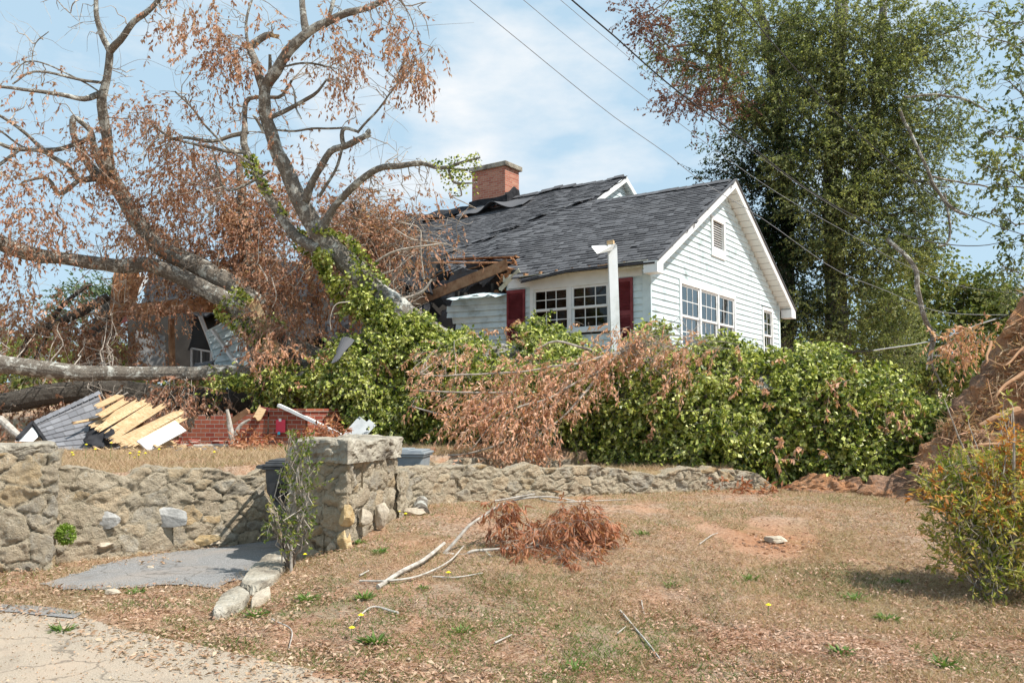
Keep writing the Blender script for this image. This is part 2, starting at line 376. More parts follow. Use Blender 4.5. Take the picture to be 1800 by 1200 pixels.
MAT['shingle_dark'] = mat_noise('shingle_butt', [(.028, .028, .031), (.042, .042, .046), (.055, .055, .06)], 30, .95, .3, .002, 90, .1)
def mk_brick(nm='red_brick', b1=(.26, .06, .04), b2=(.38, .13, .075), mo=(.40, .34, .29)):
    m, t = newmat(nm); v = coords(t)
    s = N(t, 'ShaderNodeSeparateXYZ', {0: v}); xy = math_(t, 'ADD', s.outputs[0], s.outputs[1])
    cv = N(t, 'ShaderNodeCombineXYZ', {0: xy, 1: s.outputs[2], 2: 0.0}).outputs[0]
    b = N(t, 'ShaderNodeTexBrick', {'Vector': cv, 'Color1': c4(b1), 'Color2': c4(b2), 'Mortar': c4(mo),
        'Scale': 1.0, 'Mortar Size': .006, 'Mortar Smooth': .15, 'Bias': -.1, 'Brick Width': .215, 'Row Height': .075})
    n = noise(t, v, 22, 5, .7); c = mix(t, .45, b.outputs[0], mix(t, 1, b.outputs[0], ramp(t, n, [(.3, (.45, .42, .4)), (.7, (1.25, 1.2, 1.2))]), 'MULTIPLY'))
    h = math_(t, 'SUBTRACT', math_(t, 'MULTIPLY', n, .25), b.outputs[1])
    finish(t, c, .9, h, .8, .012, .2); return m
MAT['brick'] = mk_brick(); MAT['brick_pale'] = mk_brick('pale_red_brick', (.42, .15, .10), (.55, .27, .18), (.50, .40, .33))
def mk_glass():
    m, t = newmat('window_glass')
    g = N(t, 'ShaderNodeBsdfGlossy', {'Color': (.55, .56, .56, 1), 'Roughness': .03}); tr = N(t, 'ShaderNodeBsdfTransparent', {'Color': (.82, .84, .84, 1)})
    f = N(t, 'ShaderNodeFresnel', {'IOR': 1.5}); a = math_(t, 'ADD', math_(t, 'MULTIPLY', f.outputs[0], .5), .015)
    mx = N(t, 'ShaderNodeMixShader', {0: a}); t.links.new(tr.outputs[0], mx.inputs[1]); t.links.new(g.outputs[0], mx.inputs[2])
    o = N(t, 'ShaderNodeOutputMaterial'); t.links.new(mx.outputs[0], o.inputs[0]); return m
MAT['glass'] = mk_glass()
def mk_dirt():
    m, t = newmat('root_clay'); v = N(t, 'ShaderNodeNewGeometry').outputs['Position']
    n = noise(t, v, 2.2, 7, .7, .5); f = noise(t, v, 18, 6, .75)
    c = ramp(t, n, [(.32, (.24, .155, .11)), (.46, (.42, .27, .19)), (.56, (.56, .29, .15)), (.70, (.64, .46, .33))])
    c = mix(t, .5, c, mix(t, 1, c, ramp(t, f, [(.3, (.3, .28, .25)), (.7, (1.5, 1.4, 1.35))]), 'MULTIPLY'))
    finish(t, c, .97, f, 1, .08, .1); return m
MAT['dirt'] = mk_dirt()
MAT['ivy'] = mat_leaf('ivy_leaf', [(.02, .045, .008), (.07, .115, .016), (.20, .25, .035), (.42, .455, .085), (.63, .65, .22), (.74, .74, .36)], .2, 3.2, .42, .35)
MAT['ivy_dark'] = mat_leaf('tree_ivy_leaf', [(.010, .022, .008), (.022, .042, .012), (.045, .075, .02)], .25, 1.0, .5, .25)
MAT['dead'] = mat_leaf('dead_oak_leaf', [(.20, .09, .06), (.38, .19, .125), (.52, .30, .205), (.64, .43, .32)], .35, 1.3, .7, .15)
MAT['dead_pale'] = mat_leaf('pale_dead_leaf', [(.40, .19, .12), (.60, .32, .205), (.70, .42, .29), (.76, .52, .38)], .35, 1.6, .7, .15)
MAT['dead_red'] = mat_leaf('red_dead_leaf', [(.20, .07, .04), (.37, .145, .08), (.50, .235, .135), (.60, .34, .21)], .35, 3, .6, .2)
MAT['oakleaf'] = mat_leaf('oak_leaf', [(.06, .09, .035), (.16, .19, .07), (.28, .30, .115), (.44, .43, .19)], .45, .6, .5, .3)
MAT['oakleaf2'] = mat_leaf('cool_oak_leaf', [(.055, .09, .042), (.14, .18, .08), (.25, .28, .13), (.38, .38, .19)], .45, .6, .5, .3)
MAT['purple'] = mat_leaf('russet_leaf', [(.10, .045, .04), (.20, .09, .07), (.30, .15, .11)], .35, 1, .6, .2)
MAT['farleaf'] = mat_leaf('far_tree_leaf', [(.06, .095, .03), (.13, .17, .05), (.22, .24, .07), (.36, .33, .10)], .35, .3, .6, .2)
MAT['pineleaf'] = mat_leaf('pine_needle', [(.05, .085, .04), (.10, .15, .07), (.17, .22, .11)], .3, .7, .6, .2)
MAT['bushleaf'] = mat_leaf('shrub_leaf', [(.08, .12, .02), (.20, .25, .045), (.38, .38, .09), (.55, .46, .16), (.60, .30, .11)], .45, 2.6, .5, .3)
MAT['sapleaf'] = mat_leaf('sapling_leaf', [(.05, .09, .02), (.12, .18, .035), (.25, .29, .07), (.36, .30, .08)], .4, 5, .5, .3)
MAT['straw'] = mat_leaf('dry_grass_blade', [(.26, .17, .11), (.44, .31, .205), (.58, .44, .31), (.32, .28, .15)], .3, 1.2, .8, .1)
MAT['greengrass'] = mat_leaf('green_grass_blade', [(.05, .10, .02), (.12, .19, .045), (.24, .27, .08)], .3, 1.2, .7, .2)
MAT['litter'] = mat_leaf('leaf_litter', [(.26, .15, .10), (.40, .26, .175), (.50, .36, .25), (.58, .46, .34)], .15, 2.5, .85, .1)
MAT['litter_dark'] = mat_leaf('dark_leaf_litter', [(.17, .085, .055), (.36, .205, .14), (.50, .325, .235), (.62, .46, .36)], .15, 2.5, .85, .1)
MAT['yellow'] = mat_noise('dandelion_yellow', [(.75, .62, .02), (.85, .75, .03)], 20, .7, 0, .001)
MAT['wire'] = mat_noise('black_cable', [(.02, .02, .022), (.035, .035, .038)], 3, .6, 0, .001)
MAT['wire_grey'] = mat_noise('grey_cable', [(.18, .19, .21), (.26, .27, .29)], 3, .6, 0, .001)
MAT['redpaper'] = mat_noise('red_paper', [(.62, .05, .09), (.70, .08, .12)], 9, .8, .1, .001)
MAT['bluetape'] = mat_noise('blue_tape', [(.05, .45, .65), (.08, .55, .75)], 9, .6, 0, .001)
def mk_twist():
    m, t = newmat('wrapped_cable'); g = coords(t); s = N(t, 'ShaderNodeSeparateXYZ', {0: g})
    w = math_(t, 'FRACT', math_(t, 'MULTIPLY', math_(t, 'ADD', s.outputs[0], s.outputs[1]), 2.0))
    finish(t, ramp(t, w, [(0, (.75, .75, .75)), (.6, (.03, .03, .03))], 'CONSTANT'), .5); return m
MAT['twist'] = mk_twist()

# ------------------------------------------------------------------ foliage tools
def unit(a): return a/(np.linalg.norm(a, axis=-1, keepdims=True)+1e-9)
def leaf_quads(B, D, L, W, S=None, fold=.18):
    n = len(B); D = unit(D); rnd = RNG.normal(size=(n, 3)) if S is None else S+RNG.normal(size=(n, 3))*.25
    S_ = unit(np.cross(D, rnd)); Nn = np.cross(S_, D); L = np.broadcast_to(L, (n,))[:, None]; W = np.broadcast_to(W, (n,))[:, None]
    v = np.stack([B, B+D*L*.45+S_*W*.5+Nn*W*fold, B+D*L-Nn*L*.06, B+D*L*.45-S_*W*.5+Nn*W*fold], 1).reshape(-1, 3)
    q = np.arange(4*n).reshape(-1, 4); return v, q
class Fol:
    def __init__(s): s.v = []; s.q = []; s.n = 0
    def add(s, v, q): s.v.append(v); s.q.append(q+s.n); s.n += len(v)
    def build(s, name, mat, parent=None): return mesh_obj(name, np.vstack(s.v), None, mat, parent, quads=np.vstack(s.q)) if s.v else None
def sprigs(fol, twg, C, D, L, k, ll, lw, droop=.5, spread=.9, tr=.004):
    """C (n,3) base of each sprig, D its direction, L its length, k leaves on each"""
    n = len(C); D = unit(D); L = np.broadcast_to(L, (n,))
    tip = C+D*L[:, None]+np.array([0, 0, -1])*(droop*L*.45)[:, None]; mid = C+D*L[:, None]*.5-np.array([0, 0, 1])*(droop*L*.08)[:, None]+RNG.normal(size=(n, 3))*L[:, None]*.06
    t = RNG.random((n, k))**.8*.92+.08
    P = ((1-t)**2)[..., None]*C[:, None]+(2*t*(1-t))[..., None]*mid[:, None]+(t**2)[..., None]*tip[:, None]
    ax = unit(tip-C)[:, None]; dd = unit(ax*.55+RNG.normal(size=(n, k, 3))*spread*.6+np.array([0, 0, -droop]))
    B = P.reshape(-1, 3); dd = dd.reshape(-1, 3); m = len(B)
    sz = RNG.uniform(.6, 1.25, m)
    fol.add(*leaf_quads(B, dd, ll*sz, lw*sz*RNG.uniform(.7, 1.2, m)))
    if twg is not None:
        a = unit(np.cross(D, RNG.normal(size=(n, 3)))); b = np.cross(D, a); rows = []
        for Q, rr in ((C, tr), (mid, tr*.7), (tip, tr*.3)):
            for an in (0, 2.09, 4.19): rows.append(Q+(a*math.cos(an)+b*math.sin(an))*rr)
        v = np.stack(rows, 1).reshape(-1, 3); base = (np.arange(n)*9)[:, None, None]
        q = np.array([[0,1,4,3],[1,2,5,4],[2,0,3,5],[3,4,7,6],[4,5,8,7],[5,3,6,8]])[None]+base
        twg.add(v, q.reshape(-1, 4))
def smooth_path(P, r, step=.12, jit=.0):
    P = np.asarray(P, float); r = np.asarray(r, float); n = len(P)
    if n < 3:
        m = max(2, int(np.linalg.norm(P[-1]-P[0])/step)); t = np.linspace(0, 1, m)[:, None]; Q = P[0]*(1-t)+P[-1]*t; rr = r[0]*(1-t[:, 0])+r[-1]*t[:, 0]
    else:
        E = np.vstack([2*P[0]-P[1], P, 2*P[-1]-P[-2]]); Q = []; rr = []
        for i in range(n-1):
            p0, p1, p2, p3 = E[i:i+4]; m = max(2, int(np.linalg.norm(p2-p1)/step))
            for t in np.arange(m)/m:
                Q.append(.5*((2*p1)+(-p0+p2)*t+(2*p0-5*p1+4*p2-p3)*t*t+(-p0+3*p1-3*p2+p3)*t**3)); rr.append(r[i]*(1-t)+r[i+1]*t)
        Q.append(P[-1]); rr.append(r[-1]); Q = np.array(Q); rr = np.array(rr)
    if jit: Q = Q+np.stack([vnoise(Q+k*9, 2.2) for k in range(3)], -1)*jit*np.minimum(1, np.arange(len(Q))/3)[:, None]
    return Q, rr
def wig(a, b, n=6, amp=.12, sag=0):
    t = np.linspace(0, 1, n)[:, None]; P = np.asarray(a)*(1-t)+np.asarray(b)*t; L = np.linalg.norm(np.asarray(b)-np.asarray(a))
    off = RNG.normal(size=(n, 3))*amp*L*.5; off[0] = 0; off[-1] = 0; P = P+off*np.sin(t*math.pi)
    P[:, 2] += (sag*L*np.sin(t*math.pi))[:, 0]; return P
# ================================================================== SETTING
def axis(a, b, n0, lo, hi, n1, n2):
    return np.unique(np.concatenate([np.linspace(a, lo, n0), np.linspace(lo, hi, n1), np.linspace(hi, b, n2)]))
gx = np.unique(np.concatenate([-np.geomspace(9, 260, 26)[::-1], np.linspace(-9, 9, 300), np.geomspace(9, 260, 26)]))
gy = np.unique(np.concatenate([np.linspace(-60, 2, 14), np.linspace(2, 19, 300), np.geomspace(19, 420, 34)]))
X, Y = np.meshgrid(gx, gy, indexing='ij'); Z = H(X, Y); G = np.stack([X, Y, Z], -1)
a, b = len(gx), len(gy); ii, jj = np.meshgrid(np.arange(a-1), np.arange(b-1), indexing='ij'); i0 = (ii*b+jj).ravel()
o = mesh_obj('ground', G.reshape(-1, 3), None, MAT['ground'], quads=np.stack([i0, i0+b, i0+b+1, i0+1], 1), smooth=True); tag(o, kind='structure')
def sheet(name, poly, z, mat, jit=.04, kind='structure', step=.12):
    P = []
    n = len(poly)
    for i in range(n):
        p, q = np.array(poly[i][:2]), np.array(poly[(i+1) % n][:2]); m = max(1, int(min(400, np.linalg.norm(q-p)/step)))
        for t in np.arange(m)/m:
            w = p*(1-t)+q*t; P.append(w+np.array([vnoise(np.array([w[0], w[1], 3.]), 3), vnoise(np.array([w[0], w[1], 8.]), 3)])*jit+np.array([vnoise(np.array([w[0], w[1], 5.]), 13), vnoise(np.array([w[0], w[1], 6.]), 13)])*jit*.5)
    v = [(p[0], p[1], z) for p in P]
    o = mesh_obj(name, v, [tuple(range(len(v)))], mat); tag(o, kind=kind); return o
g = lambda px, py: gnd(px, py)
drive = [g(62, 1030), g(180, 992), g(330, 968), g(470, 951)]+[np.array([*p, 0]) for p in ((-1.9, 10.9), (-.6, 12.0), (.8, 12.8), (1.0, 11.6), (-.9, 10.4), (-1.5, 9.6), (-2.3, 8.95))]+[g(488, 992), g(430, 1014), g(378, 1040), g(300, 1029), g(200, 1036), g(120, 1036)]
sheet('driveway', drive, .014, MAT['asphalt'], .09, step=.04)
road = [g(-60, 1066), g(40, 1070), g(130, 1084), g(215, 1108), g(340, 1135), g(500, 1168), g(640, 1196)]
road = road+[np.array([.9, 4.1, 0]), np.array([60, -10, 0]), np.array([60, -40, 0]), np.array([-60, -40, 0]), np.array([-60, 7.0, 0]), np.array([-9, 6.95, 0])]
sheet('road', road, .010, MAT['road'], .05)
sheet('road_edge', [g(-60, 1062), g(20, 1066), g(100, 1072), g(150, 1080), g(125, 1092), g(30, 1080), g(-60, 1076)], .018, MAT['asphalt'], .03)

# ------------------------------------------------------------------ dry stone and mortar walls
def stone_field(U, V, cu=.30, cv=.19, seed=0):
    """voronoi of flattened stones: returns id-random, edge distance and dome height on the (U,V) sheet"""
    rg = np.random.default_rng(seed); nu = int(U.max()/cu)+4; nv = int(V.max()/cv)+4
    sx = (np.arange(nu)[:, None]-1+.5+rg.uniform(-.48, .48, (nu, nv)))*cu; sy = (np.arange(nv)[None]-1+.5+rg.uniform(-.42, .42, (nu, nv)))*cv
    rr = rg.random((nu, nv)); tone = rg.uniform(.2, 1, (nu, nv)); wgt = rg.uniform(0, 1, (nu, nv))**3*.13
    P3 = np.stack([U, V, 0*U+seed], -1); Uw = U+.05*fbm(P3, 4, 4)+.02*fbm(P3+5, 17, 2); Vw = V+.035*fbm(P3+40, 4, 4)+.014*fbm(P3+45, 17, 2)
    ci = np.floor(Uw/cu).astype(int)+1; cj = np.floor(Vw/cv).astype(int)+1
    F1 = np.full(U.shape, 9.); F2 = F1.copy(); idr = np.zeros(U.shape); tn = np.zeros(U.shape)
    for di in (-2, -1, 0, 1, 2):
        for dj in (-2, -1, 0, 1, 2):
            i = np.clip(ci+di, 0, nu-1); j = np.clip(cj+dj, 0, nv-1)
            d = np.sqrt((Uw-sx[i, j])**2+((Vw-sy[i, j])*1.45)**2)-wgt[i, j]
            c = d < F1; F2 = np.where(c, F1, np.minimum(F2, d)); idr = np.where(c, rr[i, j], idr); tn = np.where(c, tone[i, j], tn); F1 = np.where(c, d, F1)
    return idr, (F2-F1)/.16, tn
def wall_strip(path, top, bot, thick, seed, step=.014, relief=.017, cu=.30, cv=.19, back=True, topnoise=.06, closed=False):
    path = np.asarray(path, float); seg = np.linalg.norm(np.diff(path, axis=0), axis=1); cum = np.concatenate([[0], np.cumsum(seg)]); L = cum[-1]
    us = np.arange(0, L+step, step); us = np.minimum(us, L); px_ = np.interp(us, cum, path[:, 0]); py_ = np.interp(us, cum, path[:, 1])
    tx = np.gradient(px_); ty = np.gradient(py_); k = 9; ker = np.ones(k)/k
    tx = np.convolve(np.pad(tx, k//2, 'edge'), ker, 'valid'); ty = np.convolve(np.pad(ty, k//2, 'edge'), ker, 'valid')
    nl = np.hypot(tx, ty); nx, ny = ty/nl, -tx/nl         # outward = to the right of travel
    tz = np.interp(us, cum, top)+fbm(np.stack([us, 0*us+seed, 0*us], -1), 3.0, 5)*topnoise; bz = np.interp(us, cum, bot)
    hm = (tz-bz).max(); nv = int(hm/step)+1; nt = int(thick/step/1.3)+1
    a_ = np.linspace(0, 1, nv); b_ = np.linspace(0, 1, nt)[1:]
    rows = []
    Zf = bz[:, None]+(tz-bz)[:, None]*a_[None]
    off = np.zeros_like(Zf); U = np.repeat(us[:, None], nv, 1)
    Zt = np.repeat(tz[:, None], len(b_), 1); offt = -thick*np.repeat(b_[None], len(us), 0)
    Zc = np.concatenate([Zf, Zt], 1); Oc = np.concatenate([off, offt], 1); Uc = np.repeat(us[:, None], Zc.shape[1], 1)
    Vc = np.concatenate([Zf-bz.min(), Zt-bz.min()-offt], 1)
    idr, ed, tn = stone_field(Uc, Vc, cu, cv, seed)
    q3 = np.stack([Uc, Vc, 0*Uc+seed], -1); dome = ss(ed*3.4)*relief*(.25+.75*tn)+fbm(q3, 9, 6)*.017+fbm(q3+9, 2.2, 3)*.022-np.abs(fbm(q3+3, 9, 5))*.022
    crack = np.exp(-np.maximum(ed, 0)*18)*.014*(fbm(q3+2, 1.7, 3) > -.1); dome = dome-crack
    fr = np.concatenate([np.ones(nv), np.cos(b_*math.pi/2)*.25], 0)[None]; up = np.concatenate([np.zeros(nv), np.full(len(b_), .5)], 0)[None]
    up[0, nv-1:nv+3] = .35
    Xc = px_[:, None]+nx[:, None]*(Oc+dome*fr); Yc = py_[:, None]+ny[:, None]*(Oc+dome*fr); Zc = Zc+dome*up
    cols = [np.stack([Xc, Yc, Zc], -1)]; att = [idr]; ae = [ed]
    if back:
        P = np.stack([Xc[:, -1], Yc[:, -1], Zc[:, -1]], -1); Q = P.copy(); Q[:, 2] = bz-.02; cols.append(Q[:, None]); att.append(idr[:, -1:]); ae.append(ed[:, -1:])
        Q2 = Q.copy(); Q2[:, 0] = Xc[:, 0]; Q2[:, 1] = Yc[:, 0]
        cols.append(Q2[:, None]); att.append(idr[:, :1]); ae.append(ed[:, :1])
    Gd = np.concatenate(cols, 1); att = np.concatenate(att, 1); ae = np.concatenate(ae, 1); na, nb = Gd.shape[:2]
    i0 = (np.arange(na-1)[:, None]*nb+np.arange(nb-1)[None]).ravel(); q = np.stack([i0, i0+nb, i0+nb+1, i0+1], 1)
    # end caps as quads between front and back columns
    return Gd.reshape(-1, 3), q, att.ravel(), ae.ravel(), (na, nb, nv)
def end_caps(Gd, dims, thick_n, q):
    return q
def stone_obj(name, parts, mat, parent=None):
    V = []; Q = []; A = []; E_ = []; n = 0
    for v, q, a_, e_, _ in parts: V.append(v); Q.append(q+n); A.append(a_); E_.append(e_); n += len(v)
    return mesh_obj(name, np.vstack(V), None, mat, parent, quads=np.vstack(Q), attrs={'rnd': np.concatenate(A), 'edge': np.concatenate(E_)})
# far retaining wall of the drive (holds up the yard)
fwp = [p for p in FW if -7.5 < p[0] < .95]
fwp = [(-7, 8.0)]+[tuple(p) for p in FW[2:]]
top = [.98, .965, .95, .91, .86, .86, .84, .84][:len(fwp)]
o = stone_obj('stone_wall', [wall_strip(fwp, top, [-.06]*len(fwp), .34, 3, cu=.27, cv=.15)], MAT['stone'])
tag(o, 'long mottled stone retaining wall holding the dry yard behind the driveway', 'stone wall')
MAT['blue_stone'] = mat_noise('blue_grey_stone', [(.26, .255, .24), (.42, .41, .39), (.52, .51, .48)], 6, .9, .5, .02, 30); MAT['ochre_face'] = mat_noise('ochre_stone', [(.40, .28, .14), (.56, .40, .21), (.62, .50, .33)], 7, .9, .7, .02, 30)
fw_o = o
def rock(m, c, s, seed, n=14, flat=.6, rough=.35):
    rg = np.random.default_rng(int(seed)+5); K_ = 16; nn = unit(rg.normal(size=(K_, 3))); h = rg.uniform(.66, 1.0, K_)
    th = np.linspace(0, math.pi, n); ph = np.linspace(0, 2*math.pi, 2*n+1)
    D = np.stack([np.sin(th)[:, None]*np.cos(ph)[None], np.sin(th)[:, None]*np.sin(ph)[None], np.cos(th)[:, None]+0*ph[None]], -1)
    dt = np.einsum('abc,kc->abk', D, nn); r = np.where(dt > .05, h/np.maximum(dt, .05), 9).min(-1); r = np.minimum(r, 1.25)*(1+.05*fbm(D*3+seed, 1, 3)); r[:, -1] = r[:, 0]
    m.grid(D*r[..., None]*np.array(s)+np.array(c), flip=True); return m
for (px, py, s_, mt) in ((285, 908, (.28, .035, .10), 'blue_stone'), (175, 914, (.20, .03, .12), 'blue_stone'), (345, 950, (.24, .045, .07), 'ochre_face')):
    Yw = float(np.interp(px, [110, 290, 460], [8.75, 9.4, 10.1])); m = MB(); rock(m, at(px, py, Yw)+[0, .052, 0], s_, px, 26); build(m, 'face_stone', MAT[mt], fw_o)
# near wall running right from the gate pillar
nwp = [tuple(p) for p in NW]+[tuple(NW[-1]+np.array([.25, .1]))]
o = stone_obj('stone_wall', [wall_strip(nwp, [.93, .90, .89, .84, .80, .73, .66, .46], [-.05, .12, .22, .28, .32, .34, .36, .36], .36, 8, cu=.19, cv=.15)], MAT['stone'])
tag(o, 'low rubble stone wall running right from the gate pillar to the ivy hedge', 'stone wall')
# right gate pillar
pl_root = empty('gate_pillar', (-1.85, 8.9, 0)); tag(pl_root, 'squat stone gate pillar with thick slab cap between driveway and lawn', 'stone pillar', 'gate pillars')
C0 = np.array([-1.66, 8.42]); CL = np.array([-2.38, 8.88]); CR = np.array([-1.30, 9.62]); CB = np.array([-1.98, 10.0])
stone_obj('shaft', [wall_strip([CB, CL, C0, CR], [1.06]*4, [-.05, -.05, -.02, .15], .3, 21, cu=.19, cv=.16, topnoise=0, relief=.024)], MAT['stone'], pl_root)
def slab(name, corners, z0, z1, mat, parent, over=.06, step=.03, seed=1, rough=.03):
    c = np.array(corners); ctr = c.mean(0); m = MB(); rings = []
    P = []
    for i in range(len(c)):
        p, q = c[i], c[(i+1) % len(c)]; k = int(np.linalg.norm(q-p)/step)
        for t in np.arange(k)/k: P.append(p*(1-t)+q*t)
    P = np.array(P); d = P-ctr; nrm = d/np.linalg.norm(d, axis=1)[:, None]; P = P+nrm*over
    zz = np.linspace(z0, z1, 10); 
    prof = [(-.05, z0)]+[(0, z) for z in zz]+[(-.03, z1+.012)]+[(-f, z1+.02) for f in (.15, .3)]
    for off, z in prof:
        b = P+nrm*off; B = np.column_stack([b, np.full(len(b), z)])
        nn = fbm(B+seed*5, 4.5, 5)*rough*.8+fbm(B+seed, 1.5, 2)*rough*.5-np.abs(fbm(B*[1, 1, 2.5]+seed, 5, 4))*rough*.7
        B[:, :2] += nrm*nn[:, None]*(1 if off > -.1 else .2); B[:, 2] += (fbm(B+seed*9, 2.2, 5)*.034+fbm(B+seed*3, 9, 3)*.012)*(1 if z > z0+.1 else .6); rings.append(B)
    k = len(P); Gd = np.array(rings); m.grid(np.concatenate([Gd, Gd[:, :1]], 1)); m.f.append(tuple(range((len(prof)-1)*(k+1), (len(prof)-1)*(k+1)+k)))
    return build(m, name, mat, parent)
slab('cap', [CL+[-.02, 0], C0+[0, -.03], CR+[.02, 0], CB], 1.06, 1.28, MAT['concrete'], pl_root, .055, seed=2, rough=.07, step=.02)
MAT['ochre'] = mat_noise('ochre_rock', [(.36, .26, .14), (.54, .38, .19), (.62, .50, .32)], 14, .9, .8, .02, 30)
for px, py, s_, Yd in ((611, 906, (.085, .07, .125), 8.43), (606, 950, (.065, .07, .16), 8.44), (640, 912, (.07, .05, .10), 8.62), (672, 905, (.07, .05, .13), 9.0), (585, 960, (.05, .05, .06), 8.5)):
    m = MB(); rock(m, at(px, py, Yd), s_, px, 22); build(m, 'corner_stone', MAT['ochre' if px in (611, 606) else 'rock'], pl_root)
# left gate pillar, cut by the frame
lp = empty('gate_pillar', (-5.4, 8.3, 0)); tag(lp, 'broad stone gate pillar at the left edge left of the driveway mouth', 'stone pillar', 'gate pillars')
A1 = np.array([-6.6, 7.6]); A2 = at(104, 720, 8.42)[:2]; A3 = A2+np.array([-.35, .7]); A4 = A1+np.array([-.35, .9])
stone_obj('shaft', [wall_strip([A4, A1, A2, A3], [1.17]*4, [-.05]*4, .3, 33, cu=.34, cv=.20, topnoise=.0, relief=.018)], MAT['stone'], lp)
slab('cap', [A1, A2+[-.03, 0], A3, A4], 1.10, 1.24, MAT['concrete'], lp, -.03, seed=6, rough=.09, step=.02)
# curb of laid stones edging the drive
curb = empty('stone_curb', (*gnd(430, 1045)[:2], 0)); tag(curb, 'pale curved stone curb edging the driveway mouth', 'curb')
for poly, hh, mt in [([(466, 992), (486, 983), (506, 984), (505, 1002), (480, 1030), (446, 1050), (421, 1042), (440, 1014)], .10, 'concrete'), ([(418, 1044), (440, 1053), (431, 1070), (398, 1088), (372, 1090), (388, 1062)], .085, 'concrete'), ([(446, 1053), (474, 1036), (476, 1052), (462, 1064), (440, 1070)], .07, 'rock')]:
    P = []; n_ = len(poly); c_ = np.array([gnd(*p)[:2] for p in poly]); ctr = c_.mean(0)
    for i in range(n_):
        p, q = c_[i], c_[(i+1) % n_]
        for t in np.arange(8)/8: P.append(p*(1-t)+q*t)
    P = np.array(P); 
    for _ in range(2): P = (np.roll(P, 1, 0)+2*P+np.roll(P, -1, 0))/4
    rings = []
    for sc_, z in ((1.03, -.05), (1.02, .3), (1.0, .75), (.965, .97), (.9, 1.0), (.7, 1.03), (.45, 1.05), (.2, 1.06), (.02, 1.06)):
        B = ctr+(P-ctr)*sc_; B = np.column_stack([B, np.full(len(B), z*hh)]); B[:, :2] += (P-ctr)*(fbm(B+3, 9, 4)*.05)[:, None]*(sc_ > .8); B[:, 2] += fbm(B+7, 5, 4)*.016*(z > .2); rings.append(B)
    Gd = np.array(rings); m = MB(); m.grid(np.concatenate([Gd, Gd[:, :1]], 1)); build(m, 'curb_stone', MAT[mt], curb)

# loose rocks
for (px, py, s, lab, mt) in [(176, 980, (.13, .08, .07), 'pale wedge of rock lying at the foot of the left wall', 'rock'), (372, 962, (.11, .05, .04), 'flat pale rock lying on the litter beyond the asphalt', 'rock'),
        (1362, 953, (.13, .08, .04), 'tan rock lying on the bare orange clay patch', 'rock'), (655, 912, (.13, .11, .13), 'tall tan stone leaning at the foot of the gate pillar', 'rock'),
       
        (690, 898, (.10, .1, .12), 'pale rubble stone beside the leaning tan stone', 'rock'), (725, 905, (.16, .08, .05), 'flat rubble stone lying under the low wall', 'rock'), (636, 935, (.1, .07, .05), 'small tan rubble stone below the pillar face', 'rock'),
        (1085, 862, (.07, .05, .07), 'white stone set low in the rubble wall', 'rockw'), (1103, 858, (.08, .05, .06), 'white stone beside its twin at the foot of the rubble wall', 'rockw'), (265, 1000, (.04, .03, .02), 'tiny pale stone on the asphalt edge', 'rock'),
        (200, 1045, (.07, .05, .03), 'small grey rock in the litter below the asphalt', 'rock'), (420, 1010, (.0, .0, .0), '', '')]:
    if not lab: continue
    if mt == 'ochre' and 'ochre' not in MAT: MAT['ochre'] = mat_noise('ochre_rock', [(.42, .26, .10), (.60, .40, .17), (.66, .50, .28)], 9, .9, .7, .02, 30)
    if mt == 'rockw' and 'rockw' not in MAT: MAT['rockw'] = mat_noise('white_rock', [(.52, .50, .46), (.70, .68, .64)], 9, .9, .7, .02, 30)
    c = gnd(px, py); 
    if 'block set above' in lab: c = at(px, 905, 8.40); c[2] -= .07; 
    elif 'set low' in lab or 'its twin' in lab: c = gnd(px, py+6)
    m = MB(); rock(m, c+np.array([0, 0, s[2]*.6]), s, px, 22); o = build(m, 'rock', MAT[mt]); tag(o, lab, 'rock', 'loose rocks')
# green cushion plant on the left wall
f = Fol(); c = at(118, 938, 8.62); D = unit(RNG.normal(size=(900, 3))); D[:, 1] = -np.abs(D[:, 1]); 
f.add(*leaf_quads(c+D*RNG.uniform(.05, .10, 900)[:, None], D+RNG.normal(size=(900, 3))*.5, .03, .018))
MAT['cushion'] = mat_leaf('cushion_leaf', [(.12, .22, .03), (.25, .36, .06), (.40, .48, .14)], .35, 8, .5, .3)
tag(f.build('cushion_plant', MAT['cushion']), 'small round bright green plant growing out of the left stone wall', 'plant')

# ================================================================== HOUSE
HX, HY = at(1142, 460, 17.0)[:2]; HA = R(-35.1)
house = empty('house', (HX, HY, 1.4), HA); tag(house, 'pale blue clapboard house with dark shingle roof torn open at its left end', 'house')
eX = np.array([math.cos(HA), math.sin(HA), 0]); eY = np.array([-math.sin(HA), math.cos(HA), 0])
def W(x, y, z): return np.array([HX, HY, 0])+eX*x+eY*y+np.array([0, 0, z])
def toloc(P): d = np.asarray(P)-np.array([HX, HY, 0]); return np.array([d@eX, d@eY, d[2]])
def on_local(px, py, axis_, val):  # point of the pixel's ray on the plane local axis = val
    d = ray(px, py); e = eX if axis_ == 0 else eY; t = ((np.array([HX, HY, 0])-CAM)@e+val)/(d@e); return CAM+d*t
K = .587; WG = 8.6; EX = .141
def zr(y): return 4.826+K*y                  # front slope top surface
RX = [-5.13]                                  # left end of the standing front wall
